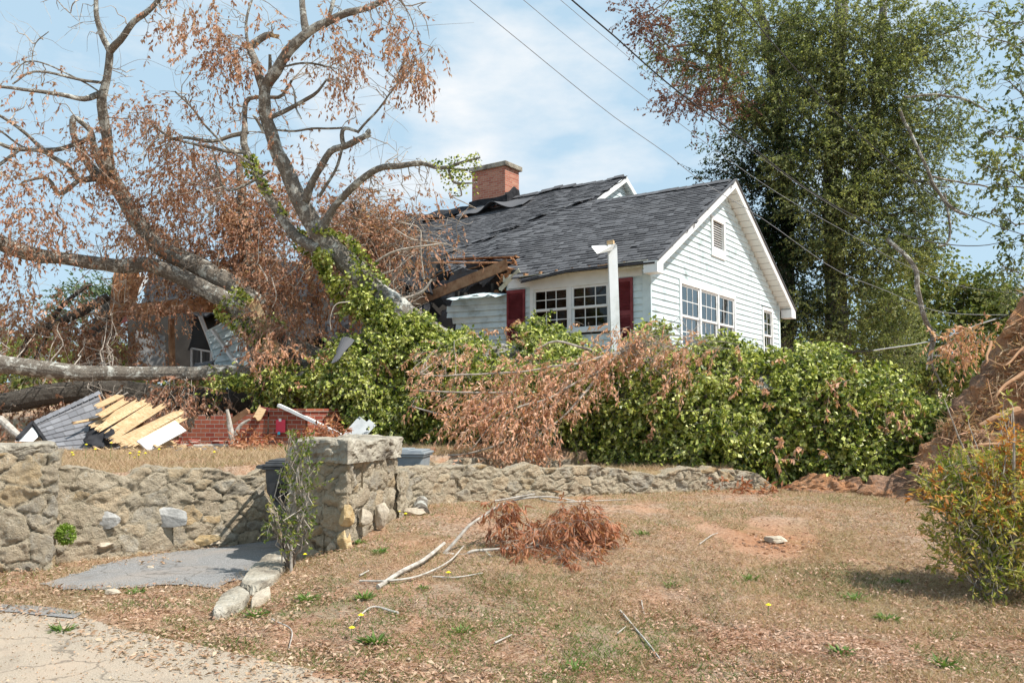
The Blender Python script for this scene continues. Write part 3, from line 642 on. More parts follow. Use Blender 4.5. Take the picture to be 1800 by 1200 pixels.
# wall strips
def strips(m, axis_, holes, u0f, u1f, z0, z1, lip=.024, off=0.0, bulge=None, seg=1):
    z = z0
    while z < z1-.02:
        zt = min(z+EX, z1); a_, b_ = u0f(zt), u1f(zt)
        cuts = [(a_, b_)]
        for (h0, h1, hz0, hz1) in holes:
            if zt > hz0+.02 and z < hz1-.02:
                nc = []
                for (p, q) in cuts:
                    if h1 <= p or h0 >= q: nc.append((p, q)); continue
                    if h0 > p: nc.append((p, h0))
                    if h1 < q: nc.append((h1, q))
                cuts = nc
        for p, q in cuts:
            if q-p < .02: continue
            k = max(1, int((q-p)/.25)) if bulge else 1
            uu = np.linspace(p, q, k+1)
            for i in range(k):
                a2, b2 = uu[i], uu[i+1]
                def pt(u, zz, o_):
                    bo = bulge(u, zz) if bulge else 0
                    return W(u, -o_-bo-off, zz) if axis_ == 'x' else W(o_+bo+off, u, zz)
                m.add([pt(a2, z, lip), pt(b2, z, lip), pt(b2, zt, .002), pt(a2, zt, .002)], [(0, 1, 2, 3) if axis_ == 'x' else (0, 1, 2, 3)])
                m.add([pt(a2, z, lip), pt(a2, z, -.002), pt(b2, z, -.002), pt(b2, z, lip)], [(0, 1, 2, 3)])
        z = zt
TW = (1.44, 4.93, 2.9, 4.50)       # triple window hole on the gable (y0,y1,z0,z1)
SW = (7.05, 7.95, 2.9, 4.46)
VT = (3.38, 4.30, 5.45, 6.33)
DW = (-2.98, -.88, 3.28, 4.40)
zap = lambda y: min(zr(y), zr(WG-y))
m = MB()
strips(m, 'y', [TW, SW, VT], lambda z: max(0.0, (z-4.70)/K), lambda z: WG-max(0, (z-4.70)/K), 2.25, 7.12)
build(m, 'gable_wall', MAT['siding'], house)
m = MB(); strips(m, 'x', [DW], lambda z: -3.65, lambda z: 0, 2.25, 4.62); build(m, 'front_wall', MAT['siding'], house)
def bul(u, z): 
    t = max(0, (-3.6-u)/1.5); return .10*t*abs(math.sin(z*11))+.14*t*t*(1+.4*math.sin(z*5.1))+(.12*max(0, z-4.1)*t)
m = MB(); strips(m, 'x', [], lambda z: -5.13+.10*math.sin(z*9)+(.3 if z < 3.6 else 0), lambda z: -3.62, 2.25, 4.30, .035, bulge=bul)
build(m, 'torn_siding', MAT['siding'], house)['label'] = 'buckled siding beside the torn corner'
m = MB()  # crumpled metal strip along its top
uu = np.linspace(-5.12, -3.62, 30); tg = np.array([[W(u, -.02-.06*j-.02*abs(math.sin(u*13))*j-bul(u, 4.25), 4.33-.03*j+.03*math.sin(u*4)+.008*math.sin(u*17)*j) for u in uu] for j in range(4)]); m.grid(tg)
build(m, 'bent_trim', MAT['siding'], house)
# remaining shell
m = MB()
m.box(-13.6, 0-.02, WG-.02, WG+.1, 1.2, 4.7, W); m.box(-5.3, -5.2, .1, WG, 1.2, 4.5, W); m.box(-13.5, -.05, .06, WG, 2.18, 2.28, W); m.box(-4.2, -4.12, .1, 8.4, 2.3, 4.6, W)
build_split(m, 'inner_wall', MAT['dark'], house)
m = MB(); m.box(-13.6, .03, -.03, 0, .6, 2.24, W); m.box(0, .03, 0.0, WG, .6, 2.24, W); build_split(m, 'foundation', MAT['brick'], house)
# corner boards, frieze
m = MB(); m.box(-.16, .03, -.03, 0, 2.25, 4.66, W); m.box(.0, .03, 0, .02, 2.25, 4.66, W); m.box(.0, .032, WG-.10, WG+.03, 2.25, 4.70, W); build_split(m, 'corner_board', MAT['siding'], house)
m = MB(); m.box(-3.6, -.16, -.045, 0, 4.40, 4.70, W); build(m, 'frieze_board', MAT['white'], house)
m = MB(); m.box(-3.1, .1, -.30, -.0, 4.60, 4.615, W); build(m, 'eave_soffit', MAT['cream'], house)
m = MB(); 
for i in range(7): m.box(-3.0+i*.42, -2.95+i*.42, -.28, 0, 4.615, 4.68, W)
build_split(m, 'rafter_tail', MAT['oldwood'], house)
m = MB(); m.box(-.62, .10, -.33, -.29, 4.52, 4.66, W); build(m, 'fascia', MAT['cream'], house)
m = MB(); m.box(-1.05, -.62, -.345, -.25, 4.62, 4.66, W); build(m, 'torn_drip_edge', MAT['oldwood'], house)
# windows
def window(axis_, u0, u1, z0, z1, n, cur=None, up=3, cols=3):
    def T(u, o_, z): return W(u, -o_, z) if axis_ == 'x' else W(o_, u, z)
    fr = MB(); c = .09
    def bx(mm, a0, a1, o0, o1, b0, b1): mm.box(a0, a1, o0, o1, b0, b1, T)
    bx(fr, u0-c, u0, -.03, .045, z0-.02, z1+c); bx(fr, u1, u1+c, -.03, .045, z0-.02, z1+c); bx(fr, u0, u1, -.03, .05, z1, z1+c); bx(fr, u0-c-.03, u1+c+.03, -.03, .075, z0-.08, z0-.02)
    bx(fr, u0, u1, -.03, .04, z0-.02, z0+.0)
    fo = build(fr, 'window', MAT['white'], house)
    w = (u1-u0-.09*(n-1))/n
    for i in range(n):
        a0 = u0+i*(w+.09); a1 = a0+w
        s = MB()
        if i: bx(s, a0-.088, a0-.002, -.028, .042, z0+.001, z1-.001)
        zm = (z0+z1)/2
        for k, (b0, b1, oo) in enumerate(((z0+.002, zm+.02, -.035), (zm-.02, z1-.002, -.008))):
            t = .05
            bx(s, a0, a0+t, oo, oo+.025, b0, b1); bx(s, a1-t, a1, oo, oo+.025, b0, b1); bx(s, a0+t, a1-t, oo+.001, oo+.025, b0, b0+t); bx(s, a0+t, a1-t, oo+.001, oo+.025, b1-t, b1)
            for q in range(1, cols): x = a0+t+(w-2*t)*q/cols; bx(s, x-.009, x+.009, oo+.004, oo+.020, b0+t, b1-t)
            x = (b0+b1)/2; bx(s, a0+t, a1-t, oo+.005, oo+.019, x-.009, x+.009)
        build(s, 'sash', MAT['white'], fo)
        p = MB()
        for (b0, b1, oo) in ((z0, zm, -.026), (zm, z1, .0)): bx(p, a0+.04, a1-.04, oo+.001, oo+.004, b0+.04, b1-.02)
        build(p, 'pane', MAT['glass'], fo)
    if cur:
        q = MB(); 
        for (a0, a1, b0, b1) in cur:
            uu = np.linspace(a0, a1, 40); q.grid(np.array([[T(u, -.16+.02*math.sin(u*55), zz) for u in uu] for zz in (b0, b1)]))
        build(q, 'curtain', MAT['curtain'], fo)
    return fo
window('x', DW[0]+.09, DW[1]-.09, DW[2]+.08, DW[3]-.09, 2)
window('y', TW[0]+.09, TW[1]-.09, TW[2]+.08, TW[3]-.09, 3, [(1.5, 4.85, 2.95, 3.75), (1.5, 1.9, 3.7, 4.45), (4.5, 4.85, 3.7, 4.45)])
window('y', SW[0]+.09, SW[1]-.09, SW[2]+.08, SW[3]-.09, 1, [(7.1, 7.5, 2.95, 4.4)], cols=2)
# louvred gable vent
vf = MB(); T = lambda u, o_, z: W(o_, u, z)
vf.box(VT[0], VT[1], -.02, .047, VT[2]-.12, VT[2]+.02, T)
vf.box(VT[0]-.0, VT[0]+.10, -.02, .05, VT[2], VT[3], T); vf.box(VT[1]-.10, VT[1], -.02, .05, VT[2], VT[3], T); vf.box(VT[0]+.1, VT[1]-.1, -.02, .048, VT[3]-.1, VT[3], T); vf.box(VT[0]+.1, VT[1]-.1, -.02, .048, VT[2], VT[2]+.1, T)
vo = build(vf, 'gable_vent', MAT['white'], house)
vb = MB(); vb.box(VT[0]-.1, VT[1]+.1, -.09, -.04, VT[2]-.15, VT[3]+.15, T); build(vb, 'vent_backing', MAT['dark'], vo)
ls = MB()
for i in range(11): z = VT[2]+.13+i*.059; ls.box(VT[0]+.1, VT[1]-.1, -.012, .0, z, z+.015, T)
build(ls, 'louvre', MAT['white'], vo)
# shutters
for (u0, u1, z0, z1) in ((-3.62, -3.12, 2.95, 4.36), (-.76, -.38, 2.95, 4.38)):
    s = MB(); T = lambda u, o_, z: W(u, -o_, z)
    s.box(u0, u0+.05, .02, .06, z0, z1, T); s.box(u1-.05, u1, .02, .06, z0, z1, T); s.box(u0+.05, u1-.05, .02, .058, z0, z0+.09, T); s.box(u0+.05, u1-.05, .02, .058, z1-.08, z1, T)
    zm = z0+(z1-z0)*.48; s.box(u0+.05, u1-.05, .02, .058, zm-.05, zm+.05, T); s.box(u0+.05, u1-.05, .02, .03, z0+.09, z1-.08, T)
    z = z0+.1
    while z < z1-.11:
        if not (zm-.08 < z < zm+.05): s.add([T(u0+.05, .056, z), T(u1-.05, .056, z), T(u1-.05, .031, z+.024), T(u0+.05, .031, z+.024)], [(0,1,2,3)])
        z += .032
    build(s, 'shutter', MAT['red'], house)
# roof: shingle tabs laid course by course on the bent surface
def inpoly(x, y, poly):
    c = False; n = len(poly)
    for i in range(n):
        x1, y1 = poly[i]; x2, y2 = poly[(i+1) % n]
        if (y1 > y) != (y2 > y) and x < (x2-x1)*(y-y1)/(y2-y1)+x1: c = not c
    return c
YR = 6.45
FRONT = [(.30, -.34), (-1.2, -.34), (-2.3, -.36), (-3.0, -.34), (-3.15, -.2), (-3.9, .35), (-4.35, .55), (-4.9, 1.0), (-5.7, 1.15), (-6.3, 1.0), (-7.0, 1.7), (-8.2, 2.3), (-9.6, 2.6), (-11.2, 3.6), (-13.0, 5.2), (-13.3, YR), (-3.86, YR), (-3.86, 4.32), (.30, 4.32)]
def bend(x, y):
    """how the slope has sagged and rippled: strongest along the old valley and towards the torn edge"""
    d = (x+3.9)+(y-4.3)*-.55; w = math.exp(-(d/1.1)**2)*max(0, 1-(4.6-y)/6)
    sag = -.10*ss(np.array((-x-5)/6))-.05*max(0, (-x-4)/4)*math.exp(-((y-2)/2)**2)
    rip = .035*math.sin(x*4.1+y*2.3)*min(1, max(0, (-x-3.5)/2))+.05*w*math.sin((x*1.0-y*1.5)*6)
    edge = -.12*math.exp(-((y-(-.35))/.35)**2)*max(0, min(1, (-x-1.8)/1.2))
    lip_ = -.22*max(0, 1-min(math.hypot(x-a0, (y-b0)) for a0, b0 in ((-4.35, .55), (-5.7, 1.15), (-6.3, 1.0), (-7.6, 2.0), (-9, 2.4)))/.7)*(x < -3.9)
    return float(.06*w+sag+rip*.6+edge+lip_)
def roof_pt(x, y, lift=0): return W(x, y, zr(y)+bend(x, y)+lift)
def tabs(m, poly, surf, x0, x1, y0, y1, ex=.125, wmin=.14, wmax=.34, miss=.004, lift=.016, jit=.012, m2=None):
    y = y0; row = 0; ca = math.cos(math.atan(K))
    while y < y1:
        x = x0-random.random()*.3
        while x < x1:
            w = random.uniform(wmin, wmax); xc = x+w/2
            if inpoly(xc, y+ex/2, poly) and random.random() > miss:
                l = lift*random.choice((.4, .5, .6, .9))+random.random()*.006; dy = random.uniform(-jit, jit)*.7; g_ = random.uniform(.001, .006)
                yt = min(y+ex*ca+.015, y1)
                p = [surf(x+g_, y+dy, l), surf(x+w-g_, y+dy, l), surf(x+w-g_, yt, .001), surf(x+g_, yt, .001), surf(x+g_, y+dy, -.004), surf(x+w-g_, y+dy, -.004)]
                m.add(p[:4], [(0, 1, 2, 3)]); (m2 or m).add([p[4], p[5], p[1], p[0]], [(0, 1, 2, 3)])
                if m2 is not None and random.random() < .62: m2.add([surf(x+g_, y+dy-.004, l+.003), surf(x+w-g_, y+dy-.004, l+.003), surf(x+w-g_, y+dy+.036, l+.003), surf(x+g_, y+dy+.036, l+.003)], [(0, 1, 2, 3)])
            x += w
        y += ex*ca; row += 1
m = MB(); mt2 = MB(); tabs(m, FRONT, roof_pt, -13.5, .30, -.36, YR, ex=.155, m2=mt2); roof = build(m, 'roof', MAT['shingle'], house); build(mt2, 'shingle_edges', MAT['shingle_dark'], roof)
def deck(poly, surf, z_off, step=.2):
    m = MB(); xs = np.arange(-13.6, .55, step); ys = np.arange(-.4, 6.7, step)
    idx = {}
    for i, x in enumerate(xs[:-1]):
        for j, y in enumerate(ys[:-1]):
            if inpoly(x+step/2, y+step/2, poly):
                q = []
                for (a_, b_) in ((i, j), (i+1, j), (i+1, j+1), (i, j+1)):
                    if (a_, b_) not in idx: idx[(a_, b_)] = len(idx); m.v.append(surf(min(xs[a_], .29), min(ys[b_], YR), z_off)[None]); m.n += 1
                    q.append(idx[(a_, b_)])
                m.f.append(tuple(q))
    return m
o = build(deck(FRONT, roof_pt, -.012), 'roof_deck', MAT['felt'], roof); md = o.modifiers.new('thick', 'SOLIDIFY'); md.thickness = .03; md.offset = -1
# back slopes
BACKW = lambda x, y, l=0: W(x, y, zr(2*4.3-y)+l)
m = MB(); m.add([W(.30, 4.3, zr(4.3)), W(.30, 9.1, zr(-.5)), W(-4, 9.1, zr(-.5)), W(-4, 4.3, zr(4.3)), W(.30, 4.3, zr(4.3)-.1), W(.30, 9.1, zr(-.5)-.1), W(-4, 9.1, zr(-.5)-.1), W(-4, 4.3, zr(4.3)-.1)], [(0,1,2,3),(7,6,5,4),(0,4,5,1),(1,5,6,2)])
m.add([W(-3.86, YR, zr(YR)), W(-3.86, YR+5.6, zr(YR-5.6)), W(-13, YR+5.6, zr(YR-5.6)), W(-13.2, YR, zr(YR)-.15), W(-3.86, YR, zr(YR)-.1), W(-3.86, YR+5.6, zr(YR-5.6)-.1), W(-13, YR+5.6, zr(YR-5.6)-.1), W(-13.2, YR, zr(YR)-.25)], [(0,1,2,3),(7,6,5,4),(0,4,5,1),(1,5,6,2)])
build(m, 'rear_slope', MAT['felt'], roof)
# ridge caps, some lifted
m = MB(); x = .2
while x > -3.85:
    w = .30; up = .05+.02*random.random(); m.add([W(x, 4.3, zr(4.3)+up), W(x-w, 4.3, zr(4.3)+up-.01), W(x-w, 4.14, zr(4.14)+up*.6), W(x, 4.14, zr(4.14)+up*.7), W(x, 4.46, zr(4.14)+up*.7), W(x-w, 4.46, zr(4.14)+up*.6)], [(0,1,2,3),(0,4,5,1),(0,3,4)]); x -= .145*1.6
x = -3.9
while x > -12.9:
    w = .32; b_ = bend(x, YR)+.02*math.sin(x*3); up = .04+(.05 if -7.5 < x < -5.5 else 0)+.03*random.random()
    m.add([W(x, YR, zr(YR)+up+b_), W(x-w, YR, zr(YR)+up-.01+b_), W(x-w, YR-.17, zr(YR-.17)+up*.6+b_), W(x, YR-.17, zr(YR-.17)+up*.7+b_), W(x, YR+.16, zr(YR-.17)+up*.7+b_), W(x-w, YR+.16, zr(YR-.17)+up*.6+b_)], [(0,1,2,3),(0,4,5,1),(0,3,4)]); x -= .24
build(m, 'ridge_cap', MAT['shingle'], roof)
# rake boards and soffits
def rake(x, y0, y1, yap, t=.035, d=.20, soff=.22, zfun=zr, sof=True):
    m = MB(); s = MB()
    for (ya, yb, sg) in ((y0, yap, 1), (yap, y1, -1)):
        za = zfun(ya if sg == 1 else 2*yap-ya); zb = zfun(yb if sg == 1 else 2*yap-yb)
        m.add([W(x, ya, za-d), W(x, yb, zb-d), W(x, yb, zb-.0), W(x, ya, za-.0), W(x-t, ya, za-d), W(x-t, yb, zb-d), W(x-t, yb, zb), W(x-t, ya, za)], [(0,1,2,3),(7,6,5,4),(0,4,5,1),(2,6,7,3),(1,5,6,2),(0,3,7,4)])
        if sof:
            n = 22
            for i in range(n):
                a_ = ya+(yb-ya)*i/n; b_ = ya+(yb-ya)*(i+1)/n-.012*(1 if yb > ya else -1); za_ = za+(zb-za)*i/n; zb_ = za+(zb-za)*(i+.96)/n
                s.add([W(x-t, a_, za_-d+.02), W(x-t, b_, zb_-d+.02), W(x-t-soff, b_, zb_-d+.02), W(x-t-soff, a_, za_-d+.02)], [(0,1,2,3)])
    return m, s
m, s = rake(.34, -.36, 9.12, 4.3, soff=.32); build(m, 'rake_board', MAT['white'], house); build(s, 'rake_soffit', MAT['soffit'], house)
m = MB(); m.box(.034, .342, -.37, -.08, 4.38, 4.62, W); m.box(.034, .342, 8.72, 9.13, 4.28, 4.52, W); build_split(m, 'eave_return', MAT['white'], house)
m = MB(); m.add([W(.31, 4.3, zr(4.3)+.035), W(.31, 9.15, zr(-.55)+.035), W(.37, 9.15, zr(-.55)+.035), W(.37, 4.3, zr(4.3)+.035), W(.31, 4.3, zr(4.3)-.0), W(.31, 9.15, zr(-.55)-.0), W(.37, 9.15, zr(-.55)-.0), W(.37, 4.3, zr(4.3)-.0)], [(0,1,2,3),(7,6,5,4),(3,2,6,7),(1,5,6,2),(0,3,7,4)])
m.add([W(.31, 4.3, zr(4.3)+.035), W(.31, -.36, zr(-.36)+.035), W(.37, -.36, zr(-.36)+.035), W(.37, 4.3, zr(4.3)+.035), W(.31, 4.3, zr(4.3)), W(.31, -.36, zr(-.36)), W(.37, -.36, zr(-.36)), W(.37, 4.3, zr(4.3))], [(3,2,1,0),(4,5,6,7),(7,6,2,3),(2,6,5,1)])
build(m, 'roof_edge', MAT['shingle'], roof)
m, s = rake(-3.80, 4.0, 9.2, YR, zfun=lambda y: zr(y)+.02, d=.17); build(m, 'upper_rake_board', MAT['white'], house); build(s, 'upper_rake_soffit', MAT['soffit'], house)
m = MB(); z = 6.9
while z < zr(YR)-.2:
    ya = (z-4.65)/K; yb = 2*YR-ya; m.add([W(-4.0, ya, z), W(-4.0, yb, z), W(-4.015, yb, z+EX), W(-4.015, ya, z+EX)], [(0,1,2,3)]); z += EX
build(m, 'upper_gable_wall', MAT['siding'], house)
# chimney
ch = MB(); cx0, cx1, cy0, cy1 = -9.33, -7.97, 5.95, 6.75; ch.box(cx0, cx1, cy0, cy1, 7.6, 9.55, W); cho = build(ch, 'chimney', MAT['brick_pale'], house)
cc = MB(); cc.box(cx0-.09, cx1+.09, cy0-.09, cy1+.09, 9.55, 9.71, W); build(cc, 'chimney_cap', MAT['concrete'], cho, bevel=.02)
cb = MB(); cb.box(cx1-.62, cx1-.34, cy0+.25, cy0+.36, 9.71, 9.79, W); build(cb, 'loose_brick', MAT['brick'], cho)
fl = MB(); zz = lambda x, y: zr(y)+bend(x, y)
xs = np.linspace(cx0-.12, cx1+.1, 12)
fl.grid(np.array([[W(x, cy0-.015-.012*j-.01*math.sin(x*21)*j, zz(x, cy0)+.02+.30-.10*j) for x in xs] for j in range(4)]))
ys = np.linspace(cy0-.02, cy1, 8); fl.grid(np.array([[W(cx1+.015+.02*j, y, zr(min(y, YR))+.34-.11*j+.04*math.sin(y*11)) for y in ys] for j in range(4)]))
build(fl, 'flashing', MAT['felt'], cho)
m = MB(); xs = np.linspace(cx0-.1, cx1+1.2, 30)   # lifted strip below the chimney
m.grid(np.array([[W(x, cy0-.75+.22*j, zr(cy0-.75+.22*j)+.06+.30*math.exp(-((x+7.95)/.35)**2)*(1-j/3)+.02*math.sin(x*9)) for x in xs] for j in range(4)])); o = build(m, 'lifted_shingles', MAT['shingle'], roof); o.modifiers.new('t', 'SOLIDIFY').thickness = .02
# felt patch along the left ridge
m = MB(); xs = np.linspace(-12.9, -9.5, 30); m.grid(np.array([[W(x, YR-.02-.28*j, zr(YR-.28*j)+.07+.03*math.sin(x*6+j)+bend(x, YR)) for x in xs] for j in range(4)])); o = build(m, 'felt_strip', MAT['felt'], roof); o.modifiers.new('t', 'SOLIDIFY').thickness = .02
# lifted shingle rags along the old valley and the torn lower edge
def rag(m, P4, nu=9, nv=5, amp=.06, curl=.0):
    P4 = [np.array(p) for p in P4]; uu, vv = np.meshgrid(np.linspace(0, 1, nu), np.linspace(0, 1, nv), indexing='ij')
    Gd = (P4[0][None, None]*((1-uu)*(1-vv))[..., None]+P4[1]*(uu*(1-vv))[..., None]+P4[2]*(uu*vv)[..., None]+P4[3]*((1-uu)*vv)[..., None])
    nrm = np.cross(P4[1]-P4[0], P4[3]-P4[0]); nrm = nrm/np.linalg.norm(nrm)
    d = fbm(Gd+random.random()*50, 1.6, 3)*amp+curl*(uu*(1-uu))*4*vv
    edge_j = RNG.normal(size=Gd.shape)*amp*.22; edge_j[1:-1, 1:-1] = 0
    m.grid(Gd+nrm*d[..., None]+edge_j); return m
m = MB()
for i in range(16):
    t = i/15; x = -3.9-t*3.4-random.random()*.3; y = 4.5-t*3.1+random.uniform(-.3, .3); w = random.uniform(.25, .6)
    rag(m, [roof_pt(x, y, .05+random.random()*.06), roof_pt(x-w, y-.05, .03), roof_pt(x-w, y+.2, .015), roof_pt(x, y+.22, .015)], 6, 4, .02)
o = build(m, 'lifted_shingles', MAT['shingle'], roof); o.modifiers.new('t', 'SOLIDIFY').thickness = .012
# torn edge: broken boards and rafters
m = MB()
def ol(px, py, dy=0.0): return on_local(px, py, 1, dy)
for (p, q, w, h, dy) in [((795, 456), (905, 452), .14, .03, .9), ((762, 462), (893, 462), .12, .03, .75), ((930, 478), (885, 470), .18, .04, .2), ((735, 500), (790, 472), .10, .03, 1.2), ((862, 462), (800, 480), .09, .03, .8)]:
    m.board(ol(*p, dy), ol(*q, dy-.02), w, h, roll=random.uniform(-.4, .4), jag=.12)
build_split(m, 'broken_deck_board', MAT['splinter'], house)
m = MB(); m.board(ol(727, 532, .55), ol(888, 466, .1), .04, .26, jag=.08); build(m, 'fascia_beam', MAT['oldwood'], house)
m = MB(); m.board(ol(700, 560, 1.5), ol(905, 455, 1.0), .05, .16, jag=.1); m.board(ol(760, 540, 1.9), ol(850, 455, 1.6), .05, .14, jag=.1); m.board(ol(722, 560, .9), ol(755, 590, .7), .05, .12, jag=.2); m.board(ol(715, 545, 1.2), ol(785, 605, .9), .05, .12, jag=.2); m.board(ol(690, 575, .9), ol(760, 570, .6), .05, .12, jag=.2)
build_split(m, 'broken_rafter', MAT['oldwood'], house)
m = MB()   # splintered wall plate end by the shutter
for i in range(34): 
    t = random.random(); p = ol(905-36*t+random.uniform(-6, 6), 462+62*t+random.uniform(-8, 8), .02); q = p+np.array([random.uniform(-.12, .12), random.uniform(-.1, .05), random.uniform(-.10, .14)])
    m.board(p, q, random.uniform(.02, .07), random.uniform(.01, .03), jag=.04, seg=2)
build(m, 'splintered_stud', MAT['splinter'], house)
m = MB(); m.board(ol(880, 508, -.05), ol(912, 476, -.05), .10, .025, jag=.05, up=(0, 1, 0)); m.board(ol(886, 490, -.01), ol(925, 484, -.01), .02, .16, jag=.03); build(m, 'torn_trim_board', MAT['cream'], house)
# hanging roof rags in the tear
m = MB()
for q4, dy, am in [(((742, 560), (812, 585), (868, 500), (770, 492)), 1.1, .15), (((760, 585), (812, 598), (812, 538), (776, 548)), .5, .1), (((730, 540), (800, 530), (905, 462), (840, 470)), 1.4, .12), (((745, 590), (778, 612), (800, 560), (755, 555)), .7, .08),
        (((820, 498), (858, 500), (880, 462), (820, 458)), .9, .08), (((705, 560), (750, 600), (770, 520), (720, 515)), 1.6, .12), (((785, 500), (832, 505), (860, 478), (800, 470)), .6, .06), (((838, 492), (850, 505), (885, 470), (872, 462)), .5, .05)]:
    rag(m, [ol(*p, dy) for p in q4], 10, 6, am, .05)
for o in build_split(m, 'hanging_roof_sheet', MAT['shingle'], house): o.modifiers.new('t', 'SOLIDIFY').thickness = .015
m = MB()
for (p, q, w) in [((796, 540), (838, 478), .05), ((812, 470), (790, 480), .05), ((770, 478), (815, 462), .05)]: m.beam(ol(*p, .55), ol(*q, .3), w, .01)
build_split(m, 'bent_flashing', MAT['bin_grey'], house)
# caved-in left half: sagging roof planes over a dark void
m = MB()
def wp(px, py, Y): return at(px, py, Y)
for q4, am in [([(560, 600, 20.5), (760, 590, 19.5), (735, 400, 26), (560, 470, 27)], .3), ([(380, 560, 22), (560, 600, 21), (600, 450, 27), (400, 470, 27.5)], .25), ([(250, 540, 24), (400, 560, 22), (420, 468, 28), (262, 470, 29)], .15),
        ([(395, 535, 19.5), (470, 540, 19.6), (470, 488, 21), (392, 480, 21)], .1), ([(700, 500, 22), (760, 520, 20.5), (740, 385, 27), (698, 385, 28)], .1)]:
    rag(m, [wp(*p) for p in q4], 24, 16, am, .1)
for o in build_split(m, 'caved_roof', MAT['felt'], house): o.modifiers.new('t', 'SOLIDIFY').thickness = .05
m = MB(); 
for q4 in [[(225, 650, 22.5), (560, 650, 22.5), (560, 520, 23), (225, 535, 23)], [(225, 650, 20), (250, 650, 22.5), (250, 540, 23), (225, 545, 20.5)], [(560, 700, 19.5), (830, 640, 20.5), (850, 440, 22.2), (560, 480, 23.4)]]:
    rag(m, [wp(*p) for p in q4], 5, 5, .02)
build(m, 'void_shade_sheet', MAT['dark'], house)  # added dark sheets behind the wreck, painting the shade of the open void
m = MB(); rag(m, [wp(240, 645, 19.9), (wp(292, 648, 19.8)), wp(290, 590, 20), wp(238, 580, 20.2)], 6, 6, .05); rag(m, [wp(430, 640, 19.2), wp(462, 640, 19.3), wp(468, 585, 19.4), wp(440, 590, 19.3)], 5, 5, .05); build_split(m, 'plaster_sheet', MAT['plaster'], house)
m = MB(); m.beam(wp(303, 655, 18.7), wp(301, 560, 18.8), .11, .09); m.beam(wp(352, 556, 18.6), wp(374, 612, 18.3), .1, .05); build_split(m, 'porch_stud', MAT['oldwood'], house)
m = MB(); m.board(wp(374, 580, 17.7), wp(416, 640, 17.5), .11, .05, jag=.01); m.board(wp(352, 556, 18.5), wp(372, 608, 18.2), .09, .03); build_split(m, 'white_board', MAT['white'], house)
m = MB(); m.board(wp(212, 548, 20.5), wp(255, 484, 20.6), .26, .03, up=(0, 1, 0)); build(m, 'left_rake_board', MAT['white'], house)
m = MB(); m.board(wp(186, 572, 20.3), wp(222, 558, 20.3), .03, .2); build(m, 'fallen_shutter', MAT['red'], house)
m = MB(); q = [wp(364, 583, 18.0), wp(414, 556, 18.0), wp(442, 642, 17.8), wp(382, 648, 17.8)]; q = [np.array(p) for p in q]
for i in range(6):
    a0 = q[0]+(q[3]-q[0])*i/6; a1 = q[0]+(q[3]-q[0])*(i+1)/6; b0 = q[1]+(q[2]-q[1])*i/6; b1 = q[1]+(q[2]-q[1])*(i+1)/6; f_ = np.array([0, -.04, 0])
    m.add([a0, b0, b1+f_, a1+f_, a1, b1], [(0,1,2,3),(3,2,5,4)])
m.beam(q[1], q[2], .05, .05); m.beam(q[0], q[1], .05, .04); m.beam(q[0], q[3], .05, .05); po = build(m, 'tilted_wall_panel', MAT['siding'], house)
m = MB(); wq = [wp(337, 650, 18.9), wp(337, 612, 18.9), wp(371, 618, 18.9), wp(371, 650, 18.9)]
for i in range(4): m.beam(wq[i], wq[(i+1) % 4], .05, .04)
m.beam((wq[0]+wq[3])/2, (wq[1]+wq[2])/2, .03, .03); fw_ = build(m, 'fallen_window', MAT['white'], house)
m = MB(); m.add([p+np.array([0, .04, 0]) for p in wq], [(0,1,2,3)]); build(m, 'pane', MAT['curtain'], fw_)
m = MB(); rag(m, [wp(336, 655, 16.7), wp(372, 640, 16.6), wp(378, 634, 17.0), wp(345, 640, 17.1)], 5, 4, .03); o = build(m, 'shingle_rag', MAT['shingle'], house); o.modifiers.new('t', 'SOLIDIFY').thickness = .03
m = MB(); m.board(wp(441, 540, 16.9), wp(482, 622, 16.3), .18, .05, jag=.25, up=(0, 1, 0)); m.board(wp(452, 538, 16.85), wp(490, 618, 16.25), .14, .04, jag=.25, up=(0, 1, 0)); m.board(wp(540, 470, 19), wp(548, 505, 18.6), .14, .04, jag=.2, up=(0, 1, 0)); build_split(m, 'snapped_joist', MAT['plank'], house)
m = MB(); rag(m, [wp(583, 640, 14.6), wp(597, 632, 14.6), wp(623, 598, 15), wp(600, 600, 15)], 7, 5, .03, .08); o = build(m, 'curled_shingle', MAT['shingle'], house); o.modifiers.new('t', 'SOLIDIFY').thickness = .02

# white porch post standing before the window
post = empty('porch_post', tuple(at(1078, 720, 15.4)[:2])+(.7,)); tag(post, 'white square post standing in front of the paired windows', 'post')
a_ = at(1087, 640, 15.3); b_ = at(1076, 432, 15.5); m = MB(); m.beam(np.array([a_[0], a_[1], .8]), b_, .165, .165, up=(0, 1, 0)); build(m, 'shaft', MAT['white'], post)
m = MB(); p = at(1078, 430, 15.4); m.add([at(1040, 434, 15.2), at(1050, 446, 15.15), at(1075, 440, 15.38), at(1083, 428, 15.4), at(1068, 431, 15.5), at(1040, 432, 15.25)], [(0,1,2,3,4),(0,4,5)]); o = build(m, 'bent_soffit_flap', MAT['white'], post); o.modifiers.new('t', 'SOLIDIFY').thickness = .01
m = MB(); m.box(*[0]*6) if False else m.beam(at(1068, 428, 15.5), at(1079, 426, 15.45), .1, .08); build(m, 'wood_block', MAT['plank'], post)

